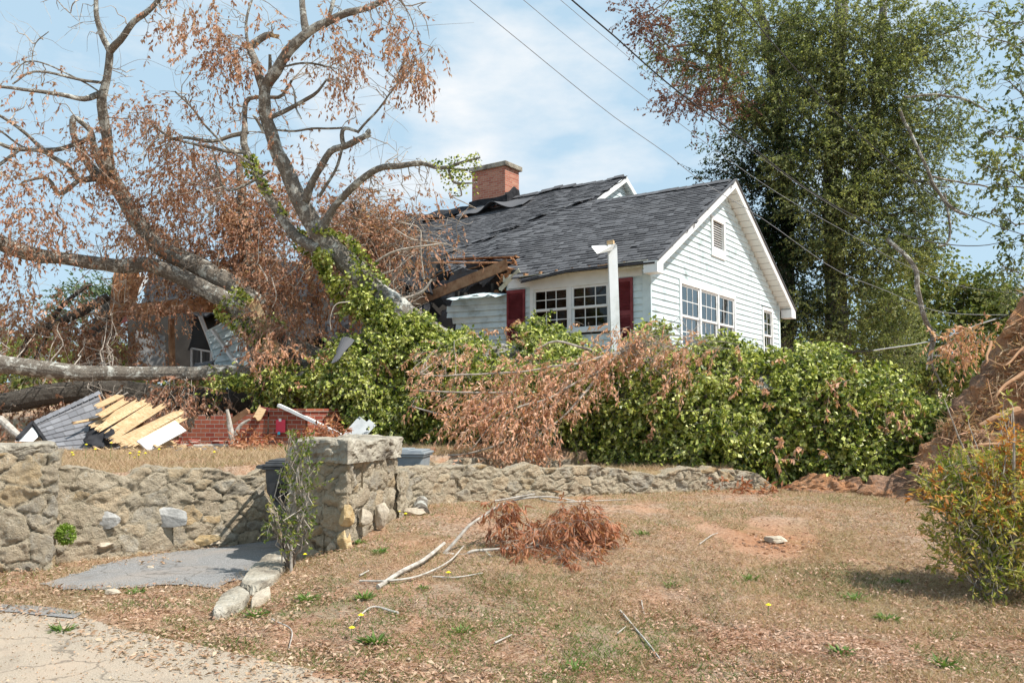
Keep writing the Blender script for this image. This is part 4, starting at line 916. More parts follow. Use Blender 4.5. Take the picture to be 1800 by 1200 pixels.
# ------------------------------------------------------------------ brick porch pier in the yard
bp0 = at(473, 720, 14.6); pr = empty('brick_porch_base', (bp0[0], bp0[1], .9), R(-28)); tag(pr, 'broken red brick porch wall in the yard below the fallen trunk', 'brick wall')
def PW(x, y, z): c, s = math.cos(R(-28)), math.sin(R(-28)); return np.array([bp0[0]+c*x-s*y, bp0[1]+s*x+c*y, z])
m = MB(); m.box(0, .84, 0, .9, .85, 1.56, PW); m.box(-.02, .86, -.02, .92, 1.56, 1.62, PW); build(m, 'pier', MAT['brick'], pr, bevel=.006)
m = MB(); a_ = np.array([bp0[0], bp0[1], 0])
def PX(px, zt, zb=.85, Y0=14.62, Y1=14.95):
    return [at(px, 720, Y0)*[1, 1, 0]+[0, 0, zb], at(px, 720, Y1)*[1, 1, 0]+[0, 0, zb], at(px, 720, Y1)*[1, 1, 0]+[0, 0, zt], at(px, 720, Y0)*[1, 1, 0]+[0, 0, zt]]
steps = [(298, 306, .98), (306, 316, 1.06), (316, 321, 1.13), (321, 338, 1.21), (338, 343, 1.28), (343, 349, 1.43), (349, 362, 1.505), (362, 371, 1.43), (371, 392, 1.50), (392, 409, 1.53), (409, 420, 1.455), (420, 446, 1.53), (446, 471, 1.56)]
for (x0, x1, zt) in steps:
    A_, B_ = PX(x0, zt), PX(x1, zt); m.add([A_[0], B_[0], B_[1], A_[1], A_[3], B_[3], B_[2], A_[2]], [(0,3,2,1),(4,5,6,7),(0,1,5,4),(1,2,6,5),(2,3,7,6),(3,0,4,7)])
build(m, 'wall', MAT['brick'], pr)
for i in range(26):
    px = random.choice([random.uniform(285, 345), random.uniform(330, 470)]); Yb_ = random.uniform(14.0, 14.5); c = at(px, 720, Yb_); c[2] = float(H(c[0], c[1]))+.035+(.06 if i % 4 == 0 else 0); an = random.uniform(0, 3.1); d_ = np.array([math.cos(an), math.sin(an), random.uniform(-.25, .25)])*.1
    m = MB(); m.beam(c-d_, c+d_, .10, .065, roll=random.uniform(-.5, .5)); tag(build(m, 'brick', MAT['brick'], bevel=.004), 'loose red brick fallen at the foot of the broken brick wall', 'brick', 'loose bricks at the broken wall')
m = MB(); c = PW(.45, -.012, 1.33); 
ntc = [PW(.20, -.035, 1.43), PW(.42, -.035, 1.43), PW(.42, -.03, 1.21), PW(.20, -.03, 1.20)]
m.add(ntc+[p+np.array([0, .004, 0]) for p in ntc], [(3,2,1,0),(4,5,6,7)]); no_ = build(m, 'notice', MAT['redpaper']); tag(no_, 'red paper notice taped to the brick pier', 'notice')
m = MB(); m.add([PW(.27, -.04, 1.45), PW(.33, -.04, 1.45), PW(.33, -.038, 1.40), PW(.27, -.038, 1.40)], [(3,2,1,0)]); build(m, 'tape', MAT['white'], no_)
m = MB(); m.add([PW(.25, -.04, 1.22), PW(.31, -.04, 1.22), PW(.31, -.038, 1.17), PW(.25, -.038, 1.17)], [(3,2,1,0)]); build(m, 'blue_tape', MAT['bluetape'], no_)
m = MB(); Pp, rr = smooth_path([at(490, 712, 14.35), at(540, 735, 14.2), at(622, 776, 13.9)], [.04, .035, .035], .1); 
for i in range(len(Pp)-1): m.beam(Pp[i], Pp[i+1], .09, .05)
tag(build(m, 'gutter', MAT['white']), 'thin white gutter length leaning off the brick pier', 'gutter')
for (p, q, w, mt, lab) in [((400, 745, 14.4), (435, 722, 14.3), .10, 'oldwood', 'short brown board lying on the broken brick wall'), ((452, 735, 14.5), (462, 717, 14.6), .14, 'plank', 'tan board stub standing on the brick pier'), ((458, 717, 14.6), (480, 721, 14.6), .06, 'red', 'burgundy wood scrap on top of the brick pier')]:
    m = MB(); m.board(at(*p), at(*q), w, .04, up=(0, 1, 0), jag=.05); tag(build(m, 'board', MAT[mt]), lab, 'board', 'loose boards')
m = MB(); m.board(at(610, 772, 14.2), at(640, 738, 14.5), .22, .02, up=(0, 1, 0)); m.board(at(625, 774, 14.2), at(655, 742, 14.5), .16, .02, up=(0, 1, 0)); tag(build(m, 'siding_piece', MAT['bin_grey']), 'grey siding piece leaning in the shade under the trunk', 'siding piece')

# ------------------------------------------------------------------ torn roof fragment with bare planks, left
rf = empty('roof_fragment', (*at(150, 720, 13.9)[:2], .93)); tag(rf, 'torn grey shingled roof corner lying in the yard with bare pine planks', 'roof wreckage')
TL, TR_, BR, BL = at(57, 744, 13.6), at(174, 690, 14.6), at(214, 790, 13.5), at(96, 792, 13.0)
rows = 8
def q2(u, v): return (TL*(1-u)+TR_*u)*(1-v)+(BL*(1-u)+BR*u)*v
nn = np.cross(TR_-TL, BL-TL); nn /= np.linalg.norm(nn); nn = nn*(-1 if nn[1] > 0 else 1)
m = MB()
for r_ in range(rows):
    u = -random.random()*.1; v0, v1 = r_/rows, (r_+1)/rows
    while u < 1:
        w = random.uniform(.09, .16); u0, u1 = max(0, u)+.002, min(1.0-.04*random.random(), u+w)-.002
        if u1 > u0+.01: m.add([q2(u0, v0)+nn*.004, q2(u1, v0)+nn*.004, q2(u1, v1+.01)+nn*(.02+random.random()*.008), q2(u0, v1+.01)+nn*(.02+random.random()*.008), q2(u1, v1+.01), q2(u0, v1+.01)], [(0,1,2,3),(3,2,4,5)])
        u += w
build(m, 'shingles', MAT['shingle_pale'], rf)
m = MB(); rag(m, [TL-nn*.02, TR_-nn*.02, BR-nn*.02, BL-nn*.02], 10, 8, .01); o = build(m, 'decking', MAT['oldwood'], rf); o.modifiers.new('t', 'SOLIDIFY').thickness = .04
m = MB()
for i in range(11): 
    a_ = TL+(TR_-TL)*(i/11); b_ = TL+(TR_-TL)*((i+.96)/11); d_ = (BL-TL)/np.linalg.norm(BL-TL)
    m.add([a_+nn*.03, b_+nn*.045, b_+d_*.13+nn*.05, a_+d_*.13+nn*.035, a_+np.array([0, .12, -.07]), b_+np.array([0, .12, -.06])], [(0,1,2,3),(0,1,5,4)])
build(m, 'ridge_cap', MAT['shingle_pale'], rf)
m = MB(); rag(m, [at(146, 778, 13.2), at(182, 790, 13.2), at(190, 745, 13.6), at(160, 745, 13.7)], 8, 6, .06, .06); rag(m, [at(184, 772, 13.3), at(208, 786, 13.3), at(200, 762, 13.5), at(188, 752, 13.6)], 6, 5, .04, .04)
for o in build_split(m, 'felt_rag', MAT['felt'], rf): o.modifiers.new('t', 'SOLIDIFY').thickness = .015
m = MB(); s4 = [at(26, 775, 13.2), at(55, 746, 13.5), at(64, 762, 13.3), at(48, 776, 13.0)]; m.add(s4+[p+np.array([.03, .10, 0]) for p in s4], [(0,3,2,1),(4,5,6,7),(0,1,5,4),(1,2,6,5),(2,3,7,6),(3,0,4,7)]); build(m, 'gable_return', MAT['white'], rf)
m = MB(); m.beam(at(30, 772, 13.1), at(58, 742, 13.5), .05, .05); m.beam(at(58, 744, 13.5), at(90, 790, 13.0), .05, .04); build(m, 'drip_edge', MAT['felt'], rf)
pk = [((176, 712), (207, 697), .17, 0), ((180, 728), (217, 706), .17, .0), ((137, 742), (184, 733), .06, -.25), ((168, 746), (236, 709), .15, -.05), ((180, 750), (248, 710), .15, -.12), ((196, 757), (258, 717), .15, -.1), ((200, 768), (262, 722), .15, -.16), ((202, 768), (282, 716), .13, -.25),
      ((209, 774), (302, 730), .15, -.3), ((222, 778), (312, 728), .13, -.38), ((236, 780), (316, 738), .13, -.44), ((276, 784), (302, 778), .12, -.5), ((182, 735), (208, 715), .1, .05)]
for (p, q, w, dY) in pk:
    m = MB(); m.board(at(*p, 13.6+dY), at(*q, 14.2+dY), w*.70, .022, up=(.3, -.75, .6), jag=.14, seg=6, roll=random.uniform(-.22, .22)); build(m, 'plank', MAT['plank'], rf)
m = MB(); m.board(at(252, 784, 13.0), at(317, 749, 13.6), .26, .03, up=(.3, -.75, .6), jag=.02); build(m, 'white_fascia', MAT['white'], rf)
m = MB(); m.board(at(215, 770, 13.7), at(295, 745, 14.0), .09, .09); m.board(at(196, 745, 14.0), at(270, 748, 14.1), .09, .09); build(m, 'rafter', MAT['oldwood'], rf)

m = MB(); m2_ = MB()
for i in range(150):
    px = random.choice([random.gauss(240, 70), random.uniform(20, 480), random.gauss(330, 40)]); Yd = random.uniform(12.8, 14.6); c = at(px, 720, Yd); c[2] = float(H(c[0], c[1]))+random.uniform(.01, .05); an = random.uniform(0, 3.14); L_ = random.uniform(.05, .22)
    d_ = np.array([math.cos(an), math.sin(an), random.uniform(-.3, .5)])*L_; (m if i % 3 else m2_).board(c-d_*.5, c+d_*.5, random.uniform(.01, .05), random.uniform(.004, .02), jag=.03, seg=2)
tag(build(m, 'wood_debris', MAT['plank']), kind='stuff'); tag(build(m2_, 'shingle_debris', MAT['shingle_pale']), kind='stuff')
# ------------------------------------------------------------------ wheeled bins
def bin_(loc, rz, mat_, label):
    r = empty('wheelie_bin', tuple(loc), rz); tag(r, label, 'wheelie bin', 'wheelie bins')
    c, s = math.cos(rz), math.sin(rz)
    def T(x, y, z): return np.array([loc[0]+c*x-s*y, loc[1]+s*x+c*y, loc[2]+z])
    # side profile (x from back(-) to front(+)): curved lower back around the axle, waist handle pocket
    prof = [(.04, .245, -.14, .20), (.12, .25, -.15, .21), (.24, .262, -.165, .22), (.36, .27, -.185, .23), (.50, .28, -.215, .245), (.60, .285, -.28, .25), (.70, .29, -.335, .26), (.86, .30, -.345, .28), (.97, .305, -.35, .29)]
    m = MB(); rings = []
    for z, xf, xb, hw in prof:
        rr = .05; pts = []
        for (cx_, cy_, a0) in ((xf-rr, hw-rr, 0), (xb+rr, hw-rr, 90), (xb+rr, -hw+rr, 180), (xf-rr, -hw+rr, 270)):
            for k in range(5): an = R(a0+k*22.5); pts.append(T(cx_+rr*math.cos(an), cy_+rr*math.sin(an), z))
        rings.append(pts)
    Gd = np.array(rings); Gd = np.concatenate([Gd, Gd[:, :1]], 1); m.grid(Gd); m.f.append(tuple(range(20))[::-1]); build(m, 'body', mat_, r, smooth=False)
    m = MB(); m.box(-.37, .325, -.315, .315, .955, .985, T); build(m, 'rim', mat_, r, bevel=.01)
    m = MB(); m.box(-.36, .34, -.325, .325, .987, 1.02, T); m.box(-.34, .30, -.29, .29, 1.02, 1.045, T); m.box(-.33, .1, -.22, .22, 1.045, 1.06, T); build(m, 'lid', mat_, r, bevel=.012)
    m = MB(); m.tube([T(-.44, -.25, .985), T(-.44, .25, .985)], [.018, .018], 8); m.beam(T(-.33, -.24, .975), T(-.44, -.24, .985), .04, .04); m.beam(T(-.33, .24, .975), T(-.44, .24, .985), .04, .04); build(m, 'handle', mat_, r)
    for sg in (-1, 1):
        m = MB(); m.box(-.22, -.06, sg*.262-.012, sg*.262+.012, .60, .80, T); build(m, 'painted_recess_shade', MAT['dark'], r)  # solid dark block, painted shade of a pocket not cut into the body
        m = MB(); m.tube([T(-.08, sg*.19, .09), T(-.08, sg*.23, .09)], [.09, .09], 20); build(m, 'wheel', MAT['felt'], r, smooth=False)
    return r
b0 = at(533, 720, 9.7); bin_((b0[0], b0[1], -.03), R(-2), MAT['bin_dark'], 'charcoal wheelie bin half hidden behind the gate pillar')
b1 = at(712, 720, 11.3); bin_((b1[0], b1[1], .02), R(-6), MAT['bin_grey'], 'pale grey wheelie bin whose lid shows over the low stone wall')
# ================================================================== THE FALLEN OAK
oak = empty('fallen_oak', (*at(1500, 720, 12.6)[:2], .5)); tag(oak, 'huge uprooted oak lying across the house with ivy covered trunk and dead leaves', 'fallen tree')
def px_path(l, k=1.0):
    """(px, py, width px, distance) stations -> world points and radii"""
    P = np.array([at(a, b, d) for a, b, w, d in l]); r = np.array([w/2/F_PX*d*k for a, b, w, d in l]); return P, r
SK = []        # skeleton points, for hanging twigs on
def limb(name, l, parent, mat='bark', noise_=.10, step=.10, jit=.03, k=14, sk=True, cap=True):
    m = MB()
    paths = l if isinstance(l[0], list) else [l]; o = None
    for q in paths:
        P, r = px_path(q); Q, rr = smooth_path(P, r, step, jit); m.tube(Q, rr, max(6, k if rr.max() > .06 else 7), noise_ if rr.max() > .03 else .05, cap, 5.0)
        if sk: SK.append(Q)
    return build(m, name, MAT[mat], parent, smooth=False)
# main trunk inside the ivy
limb('trunk', [(1760, 770, 90, 12.2), (1600, 760, 100, 12.9), (1400, 725, 140, 13.4), (1200, 700, 150, 14.0), (1000, 690, 150, 14.8), (850, 680, 150, 15.4), (700, 672, 130, 15.9), (600, 672, 100, 16.2)], oak, k=24, noise_=.06, sk=False)
limb('limb', [(760, 680, 110, 15.8), (620, 690, 90, 16.2), (520, 672, 54, 16.3), (470, 660, 32, 16.2), (400, 656, 26, 16.1), (300, 656, 25, 15.9), (200, 656, 26, 15.7), (100, 652, 29, 15.4), (0, 640, 33, 15.2), (-120, 618, 40, 15)], oak)
limb('limb', [(720, 700, 70, 16.0), (600, 706, 66, 16.6), (500, 706, 58, 16.9), (400, 706, 52, 16.9), (300, 702, 46, 16.6), (210, 688, 40, 16.3), (100, 692, 38, 16.0), (0, 708, 36, 15.8), (-100, 715, 34, 15.7)], oak, 'bark_dark')
L2 = limb('limb', [(560, 640, 50, 16.6), (480, 592, 40, 16.8), (430, 550, 34, 17), (390, 524, 31, 17), (330, 492, 29, 17), (270, 468, 28, 16.8), (200, 466, 25, 16.4), (100, 454, 24, 16), (35, 442, 27, 15.6), (-5, 424, 28, 15.3), (-80, 396, 30, 15)], oak)
L2b = limb('limb', [[(460, 542, 38, 17.3), (412, 504, 35, 17.3), (350, 470, 33, 17.3), (278, 434, 31, 17.2), (246, 395, 28, 17.0), (218, 350, 26, 16.8), (196, 312, 27, 16.6), (187, 285, 23, 16.4), (188, 240, 18, 16.2), (181, 195, 17, 16), (185, 150, 15, 15.8), (194, 88, 12, 15.6)],
    [(194, 90, 14, 15.6), (180, 62, 10, 15.5), (170, 30, 8.5, 15.4), (166, -20, 8, 15.3)], [(193, 90, 13, 15.6), (212, 72, 12.5, 15.4), (236, 36, 11, 15.2), (268, 14, 9, 15.1), (292, -20, 8, 15)],
    [(190, 300, 24, 16.6), (168, 268, 14, 16.6), (162, 245, 12, 16.5), (158, 228, 10, 16.4), (132, 206, 8, 16.3)], [(178, 318, 20, 16.7), (150, 280, 14, 16.8), (134, 245, 12, 16.8), (128, 212, 11, 16.8), (131, 205, 7, 16.8)],
    [(160, 230, 10, 16.4), (150, 246, 9, 16.2), (100, 262, 8.5, 15.8), (30, 264, 7.5, 15.4), (-10, 250, 6.5, 15)], [(32, 264, 7, 15.4), (-10, 298, 5.5, 15.2)],
    [(172, 312, 13, 16.5), (140, 316, 10, 16.3), (118, 292, 9, 16.1), (82, 270, 8, 15.9), (50, 240, 6.5, 15.6), (-6, 200, 5, 15.3)], [(141, 315, 9, 16.3), (106, 341, 8, 16.2), (84, 316, 6, 16.1), (40, 322, 4, 15.9)], [(82, 270, 5, 15.9), (40, 260, 4, 15.7), (-4, 230, 3.5, 15.4)],
    [(176, 165, 12, 15.9), (148, 173, 10, 15.6), (100, 165, 7.5, 15.2), (50, 157, 6.5, 14.8), (-8, 154, 5.5, 14.5)], [(182, 146, 6, 15.8), (130, 138, 5, 15.5), (60, 128, 4, 15.1), (22, 150, 3, 14.9)], [(56, 110, 2, 15), (62, 75, 2, 15), (85, 55, 1.5, 15)], [(180, 165, 3, 15.8), (140, 140, 3, 15.6), (55, 108, 2.5, 15.2), (20, 140, 2, 15)]], oak)
L3 = limb('limb', [[(860, 660, 80, 15.4), (790, 620, 72, 15.5), (735, 578, 58, 15.6), (690, 538, 50, 15.7), (650, 502, 44, 15.8), (598, 450, 38, 15.8), (556, 402, 34, 15.7), (524, 345, 30, 15.6), (500, 290, 27, 15.5), (480, 250, 24, 15.4), (468, 208, 22, 15.3), (465, 165, 20, 15.2), (468, 150, 22, 15.2)],
    [(468, 152, 20, 15.2), (480, 130, 21, 15.1), (503, 98, 19, 15), (528, 72, 18, 14.9), (556, 48, 16, 14.8), (600, 26, 14, 14.7), (650, 12, 11, 14.6), (700, -16, 9, 14.5)], [(540, 62, 16, 14.9), (534, 30, 12, 14.9), (529, -15, 11, 14.9)], [(576, 38, 8, 14.8), (590, -14, 7, 14.8)],
    [(465, 158, 18, 15.2), (455, 135, 16, 15.2), (447, 105, 13.5, 15.2), (441, 84, 14, 15.3), (452, 74, 14, 15.3), (468, 64, 12, 15.3), (480, 61, 9, 15.3)], [(472, 148, 11, 15.2), (474, 120, 7, 15.1), (474, 96, 5, 15)], [(437, 84, 6, 15.3), (434, 40, 5, 15.4), (448, -10, 4, 15.4)]], oak)
L3b = limb('limb', [[(560, 440, 24, 15.7), (528, 420, 20, 15.8), (508, 400, 18, 15.9), (480, 358, 16, 16), (458, 322, 14.5, 16), (440, 285, 14, 16.1), (430, 255, 13, 16.1), (430, 232, 12, 16.1), (430, 205, 9, 16.2), (434, 178, 8.5, 16.2), (448, 171, 7.5, 16.1), (490, 171, 7, 15.9), (502, 158, 5, 15.8), (512, 140, 4, 15.7)],
    [(436, 232, 9, 16.1), (410, 240, 8, 16.1), (376, 249, 7, 16), (330, 244, 5.5, 15.9), (298, 244, 5, 15.8), (270, 222, 4, 15.7)], [(428, 267, 9, 16.1), (400, 268, 7, 16), (360, 258, 5.5, 15.9), (300, 246, 4, 15.9)], [(445, 290, 5, 15.9), (400, 262, 4, 15.9), (362, 222, 4, 15.9), (338, 190, 3.5, 15.8), (308, 162, 3, 15.8)], [(475, 300, 4, 15.9), (425, 330, 5, 16), (390, 330, 4, 16), (372, 262, 3, 16)]], oak)
L3c = limb('limb', [[(538, 352, 16, 15.5), (548, 320, 13, 15.4), (562, 295, 12, 15.3), (580, 266, 12.5, 15.2), (604, 256, 11.5, 15.1), (628, 246, 11, 15), (648, 237, 10, 15), (650, 228, 6, 15)], [(604, 256, 9, 15.1), (600, 238, 8, 15.1), (605, 226, 7, 15.1), (632, 232, 5, 15)], [(628, 234, 5, 15), (662, 196, 4, 14.9), (697, 150, 2.5, 14.8)], [(602, 258, 6, 15.1), (588, 300, 5, 15.2), (560, 345, 6, 15.3)]], oak)
L3d = limb('limb', [[(560, 410, 22, 15.6), (575, 382, 14, 15.5), (592, 355, 13, 15.4), (625, 324, 12.5, 15.2), (665, 299, 12, 15.1), (705, 292, 10.5, 15), (742, 288, 9.5, 15), (775, 295, 7.5, 14.9), (810, 286, 5.5, 14.8), (843, 277, 3.5, 14.7)], [(788, 296, 5, 14.9), (796, 318, 5, 14.8), (806, 323, 4, 14.8), (838, 320, 3, 14.7)], [(775, 295, 4, 14.9), (800, 296, 4, 14.9), (824, 298, 5, 14.9)]], oak)
limb('limb', [[(480, 228, 4, 15.3), (520, 232, 4, 15.3), (560, 226, 4, 15.2), (600, 225, 4, 15.2)], [(478, 206, 8, 15.3), (510, 193, 8, 15.2), (540, 176, 7, 15.1), (560, 160, 6, 15), (574, 142, 4, 15)], [(520, 190, 4, 15.2), (518, 160, 3, 15.1), (512, 150, 2, 15.1)], [(520, 190, 3, 15.2), (530, 210, 2.5, 15.1)], [(490, 118, 4, 15), (540, 112, 4, 15), (580, 118, 3.5, 15)], [(463, 232, 6, 15.3), (452, 210, 6, 15.2), (444, 202, 4, 15.1)]], oak)
limb('limb', [[(470, 560, 26, 18), (440, 470, 22, 18), (428, 400, 18, 18), (424, 330, 15, 18), (420, 275, 10, 18)], [(640, 560, 14, 17), (640, 500, 12, 17), (632, 420, 9, 17), (620, 360, 6, 17)]], oak)
# broken, splintered limb to the left of the wreck
limb('limb', [[(150, 640, 44, 18.5), (185, 570, 42, 18.6), (205, 530, 34, 18.7), (215, 500, 26, 18.8)], [(30, 640, 10, 17), (55, 590, 12, 17), (95, 570, 14, 17), (150, 545, 16, 17.2), (190, 520, 14, 17.4)], [(60, 640, 8, 17.5), (95, 560, 9, 17.5), (130, 520, 8, 17.5), (160, 500, 6, 17.6)]], oak, 'bark_dark')
m = MB()
for i in range(60):
    t = random.random(); a_ = at(196+38*t+random.uniform(-5, 5), 550-20*t, 18.4); b_ = at(205+42*t+random.uniform(-5, 5), 500-16*random.random(), 18.6+random.random()*.2); m.board(a_, b_, random.uniform(.05, .13), .05, jag=.14, seg=2, up=(0, 1, 0), roll=random.uniform(-.5, .5))
for i in range(46):
    t = random.random(); x0 = 205+t*120; a_ = at(x0, 548-6*t+random.uniform(-7, 7), 17.5); b_ = at(x0+random.uniform(50, 75), 541-6*t+random.uniform(-10, 9), 17.4+random.random()*.1); m.board(a_, b_, random.uniform(.06, .16), .05, jag=.2, seg=2, up=(0, 1, 0), roll=random.uniform(-.4, .4))
build(m, 'splintered_wood', MAT['splinter'], oak)
m = MB()
for i in range(12): m.board(at(478, 62, 15.3)+RNG.normal(size=3)*.02, at(485+random.uniform(-3, 4), 64+random.uniform(-4, 4), 15.25), .03, .02, jag=.05, seg=2)
build(m, 'splintered_wood', MAT['plank'], oak)

# root plate
MAT['rootfib'] = mat_leaf('root_fibre', [(.26, .13, .07), (.50, .29, .17), (.70, .50, .34)], .2, 2, .8, .1)
def lump(c, s, n=70, seed=1, rough=.2, sc_=1.0, pw=2.0):
    th = np.linspace(0, math.pi, n); ph = np.linspace(0, 2*math.pi, 2*n)
    D = np.stack([np.sin(th)[:, None]*np.cos(ph)[None], np.sin(th)[:, None]*np.sin(ph)[None], np.cos(th)[:, None]+0*ph[None]], -1); D[:, -1] = D[:, 0]
    D = D/((np.abs(D)**pw).sum(-1)**(1/pw))[..., None]; P = D*np.array(s); P = P*(1+rough*fbm(D*2+seed*7, sc_, 6))[..., None]; P = P+(np.abs(fbm(P+seed, 2.6, 7))*.17-.07)[..., None]*D
    return P+np.array(c)
m = MB(); c = at(1930, 720, 11.3); c[2] = .2; Pl = lump(c, (2.4, 1.3, 3.5), 190, 4, .10, 1.0, pw=1.3); m.grid(Pl, True)
c2 = at(1700, 720, 11.2); c2[2] = .45; Pl2 = lump(c2, (.85, .9, 1.0), 100, 9, .08, pw=1.5); m.grid(Pl2, True)
rb = build(m, 'root_plate', MAT['dirt'], oak)
m = MB(); PV = np.vstack([Pl.reshape(-1, 3), Pl2.reshape(-1, 3)]); fr = PV[PV[:, 1] < 11.2]
for i in range(1100):
    p = fr[RNG.integers(len(fr))]; s_ = random.uniform(.02, .09); rock(m, p+RNG.normal(size=3)*.03, (s_, s_, s_*.8), i, 5, .9, .5)
build(m, 'clay_clods', MAT['dirt'], oak)
m = MB()
for l, w in [([(1800, 655, 10.1), (1772, 672, 10.0), (1755, 690, 9.9), (1748, 702, 9.9)], .026), ([(1742, 600, 10.9), (1735, 625, 10.7), (1738, 634, 10.6), (1732, 641, 10.6)], .02), ([(1800, 610, 10.4), (1770, 640, 10.2), (1740, 630, 10.4)], .015), ([(1790, 720, 9.9), (1750, 735, 9.8), (1722, 750, 9.8)], .05), ([(1760, 780, 9.7), (1700, 790, 9.7), (1660, 830, 9.8)], .02)]:
    P = np.array([at(*p) for p in l]); Q, rr = smooth_path(P, np.linspace(w, w*.5, len(P)), .05, .02); m.tube(Q, rr, 8, .1)
for i in range(260):
    p = fr[RNG.integers(len(fr))]; d = unit(np.array([random.uniform(-1, .4), random.uniform(-1, -.1), random.uniform(-1, .6)])); L_ = random.uniform(.15, .7)
    Q = wig(p-d*.1, p+d*L_, 6, .5); Q[:, 2] -= np.linspace(0, 1, 6)**2*L_*.4; m.tube(Q, np.linspace(random.uniform(.005, .02), .002, 6), 5)
build(m, 'root', MAT['oldwood'], oak)
for mt, n in (('straw', 26000), ('dead_pale', 9000), ('rootfib', 22000)):
    p = fr[RNG.integers(0, len(fr), n)]+RNG.normal(size=(n, 3))*.04; keep = vnoise(p, 3.0)+.5*vnoise(p, 8) > {'straw': .0, 'dead_pale': .15, 'rootfib': -.1}[mt]; p = p[keep]; n = len(p)
    d = unit(RNG.normal(size=(n, 3))*[1, .6, .8]+[-.25, -.5, -.55]); f = Fol(); f.add(*leaf_quads(p, d, RNG.uniform(.08, .30, n), RNG.uniform(.008, .02, n), None, .3)); f.build('root_fibres', MAT[mt], oak)

# ---- ivy: shell of leaves round the trunk
def shell(cs, count, mat, name, parent, ll, lw, depth=.35, seedn=1, up=.35, low=None, holes=.0):
    """cs: list of (centre, radii) ellipsoids; leaves near the outer surface of their union"""
    fol = Fol(); area = np.array([(s[0]*s[1]+s[0]*s[2]+s[1]*s[2]) for c, s in cs]); cnt = (count*area/area.sum()).astype(int)
    for (c, s), n in zip(cs, cnt):
        D = unit(RNG.normal(size=(n, 3))); s = np.array(s); r = 1-np.abs(RNG.normal(size=n))*depth*.5
        lumpy = 1+.20*fbm(D*s*1.0+np.array(c), 1.1, 2)+.17*vnoise(D*s+np.array(c), 3.0)+.09*vnoise(D*s+np.array(c), 7)
        P = np.array(c)+D*s*(r*lumpy)[:, None]; keep = np.ones(n, bool)
        for c2, s2 in cs:
            if c2 is c: continue
            q = (P-np.array(c2))/np.array(s2); keep &= (q**2).sum(1) > .55
        if holes: keep &= vnoise(P+31, 1.7) > -1+holes*1.2
        keep &= P[:, 2] > H(P[:, 0], P[:, 1])+.01
        P, D_ = P[keep], (D/s)[keep]; D_ = unit(D_)
        m_ = len(P); tang = unit(np.cross(D_, RNG.normal(size=(m_, 3)))); ldir = unit(tang*.8+D_*.45+np.array([0, 0, -.45])+RNG.normal(size=(m_, 3))*.35)
        sz = RNG.uniform(.6, 1.3, m_)
        # leaf plane faces outward and up
        nrm = unit(D_+np.array([0, 0, up])+RNG.normal(size=(m_, 3))*.75); S_ = unit(np.cross(nrm, ldir)); ldir = unit(np.cross(S_, nrm))
        L = (ll*sz)[:, None]; Wd = (lw*sz*RNG.uniform(.8, 1.15, m_))[:, None]
        v = np.stack([P, P+ldir*L*.38+S_*Wd*.5-nrm*L*.05, P+ldir*L, P+ldir*L*.38-S_*Wd*.5-nrm*L*.05], 1).reshape(-1, 3)
        fol.add(v, np.arange(4*m_).reshape(-1, 4))
    return fol.build(name, mat, parent)
def E(px, py, rx, ry, Yd, depth=None):
    c = at(px, py, Yd); k = Yd/F_PX; return (c, (rx*k, (depth or rx*k*.8), ry*k))
IV = [E(1660, 735, 34, 24, 12.3, .5), E(1610, 745, 30, 30, 12.5, .5), E(1625, 800, 40, 48, 12.5, .8), E(1565, 772, 62, 70, 12.8, .9), E(1500, 748, 72, 84, 13.1, 1.0), E(1425, 730, 85, 92, 13.3, 1.1), E(1345, 735, 85, 88, 13.5, 1.1), E(1290, 720, 80, 90, 13.5, 1.1), E(1250, 740, 100, 105, 13.5, 1.1), E(1140, 735, 110, 100, 13.9, 1.2), E(1030, 725, 110, 95, 14.3, 1.2),
      E(960, 630, 60, 45, 15, .8), E(1150, 618, 34, 46, 14.6, .6), E(1270, 632, 45, 36, 13.8, .7), E(1350, 655, 34, 30, 13.6, .6), E(1440, 645, 34, 32, 13.3, .6), E(940, 590, 18, 24, 14.8, .4), E(980, 710, 100, 85, 14.5, 1.1), E(880, 690, 110, 75, 14.9, 1.1), E(780, 675, 100, 85, 15.3, 1.1), E(690, 670, 90, 80, 15.6, 1.0), E(610, 672, 70, 70, 15.8, .9), E(560, 680, 50, 45, 15.9, .6), E(500, 678, 45, 34, 16.0, .5), E(430, 672, 50, 22, 16.0, .35), E(700, 740, 80, 60, 15.3, .7), E(790, 750, 70, 60, 15.1, .7), E(1240, 800, 90, 50, 13.1, .6), E(1380, 800, 90, 60, 13.0, .6), E(1500, 800, 80, 55, 12.7, .6), E(1130, 790, 90, 50, 13.5, .6)]
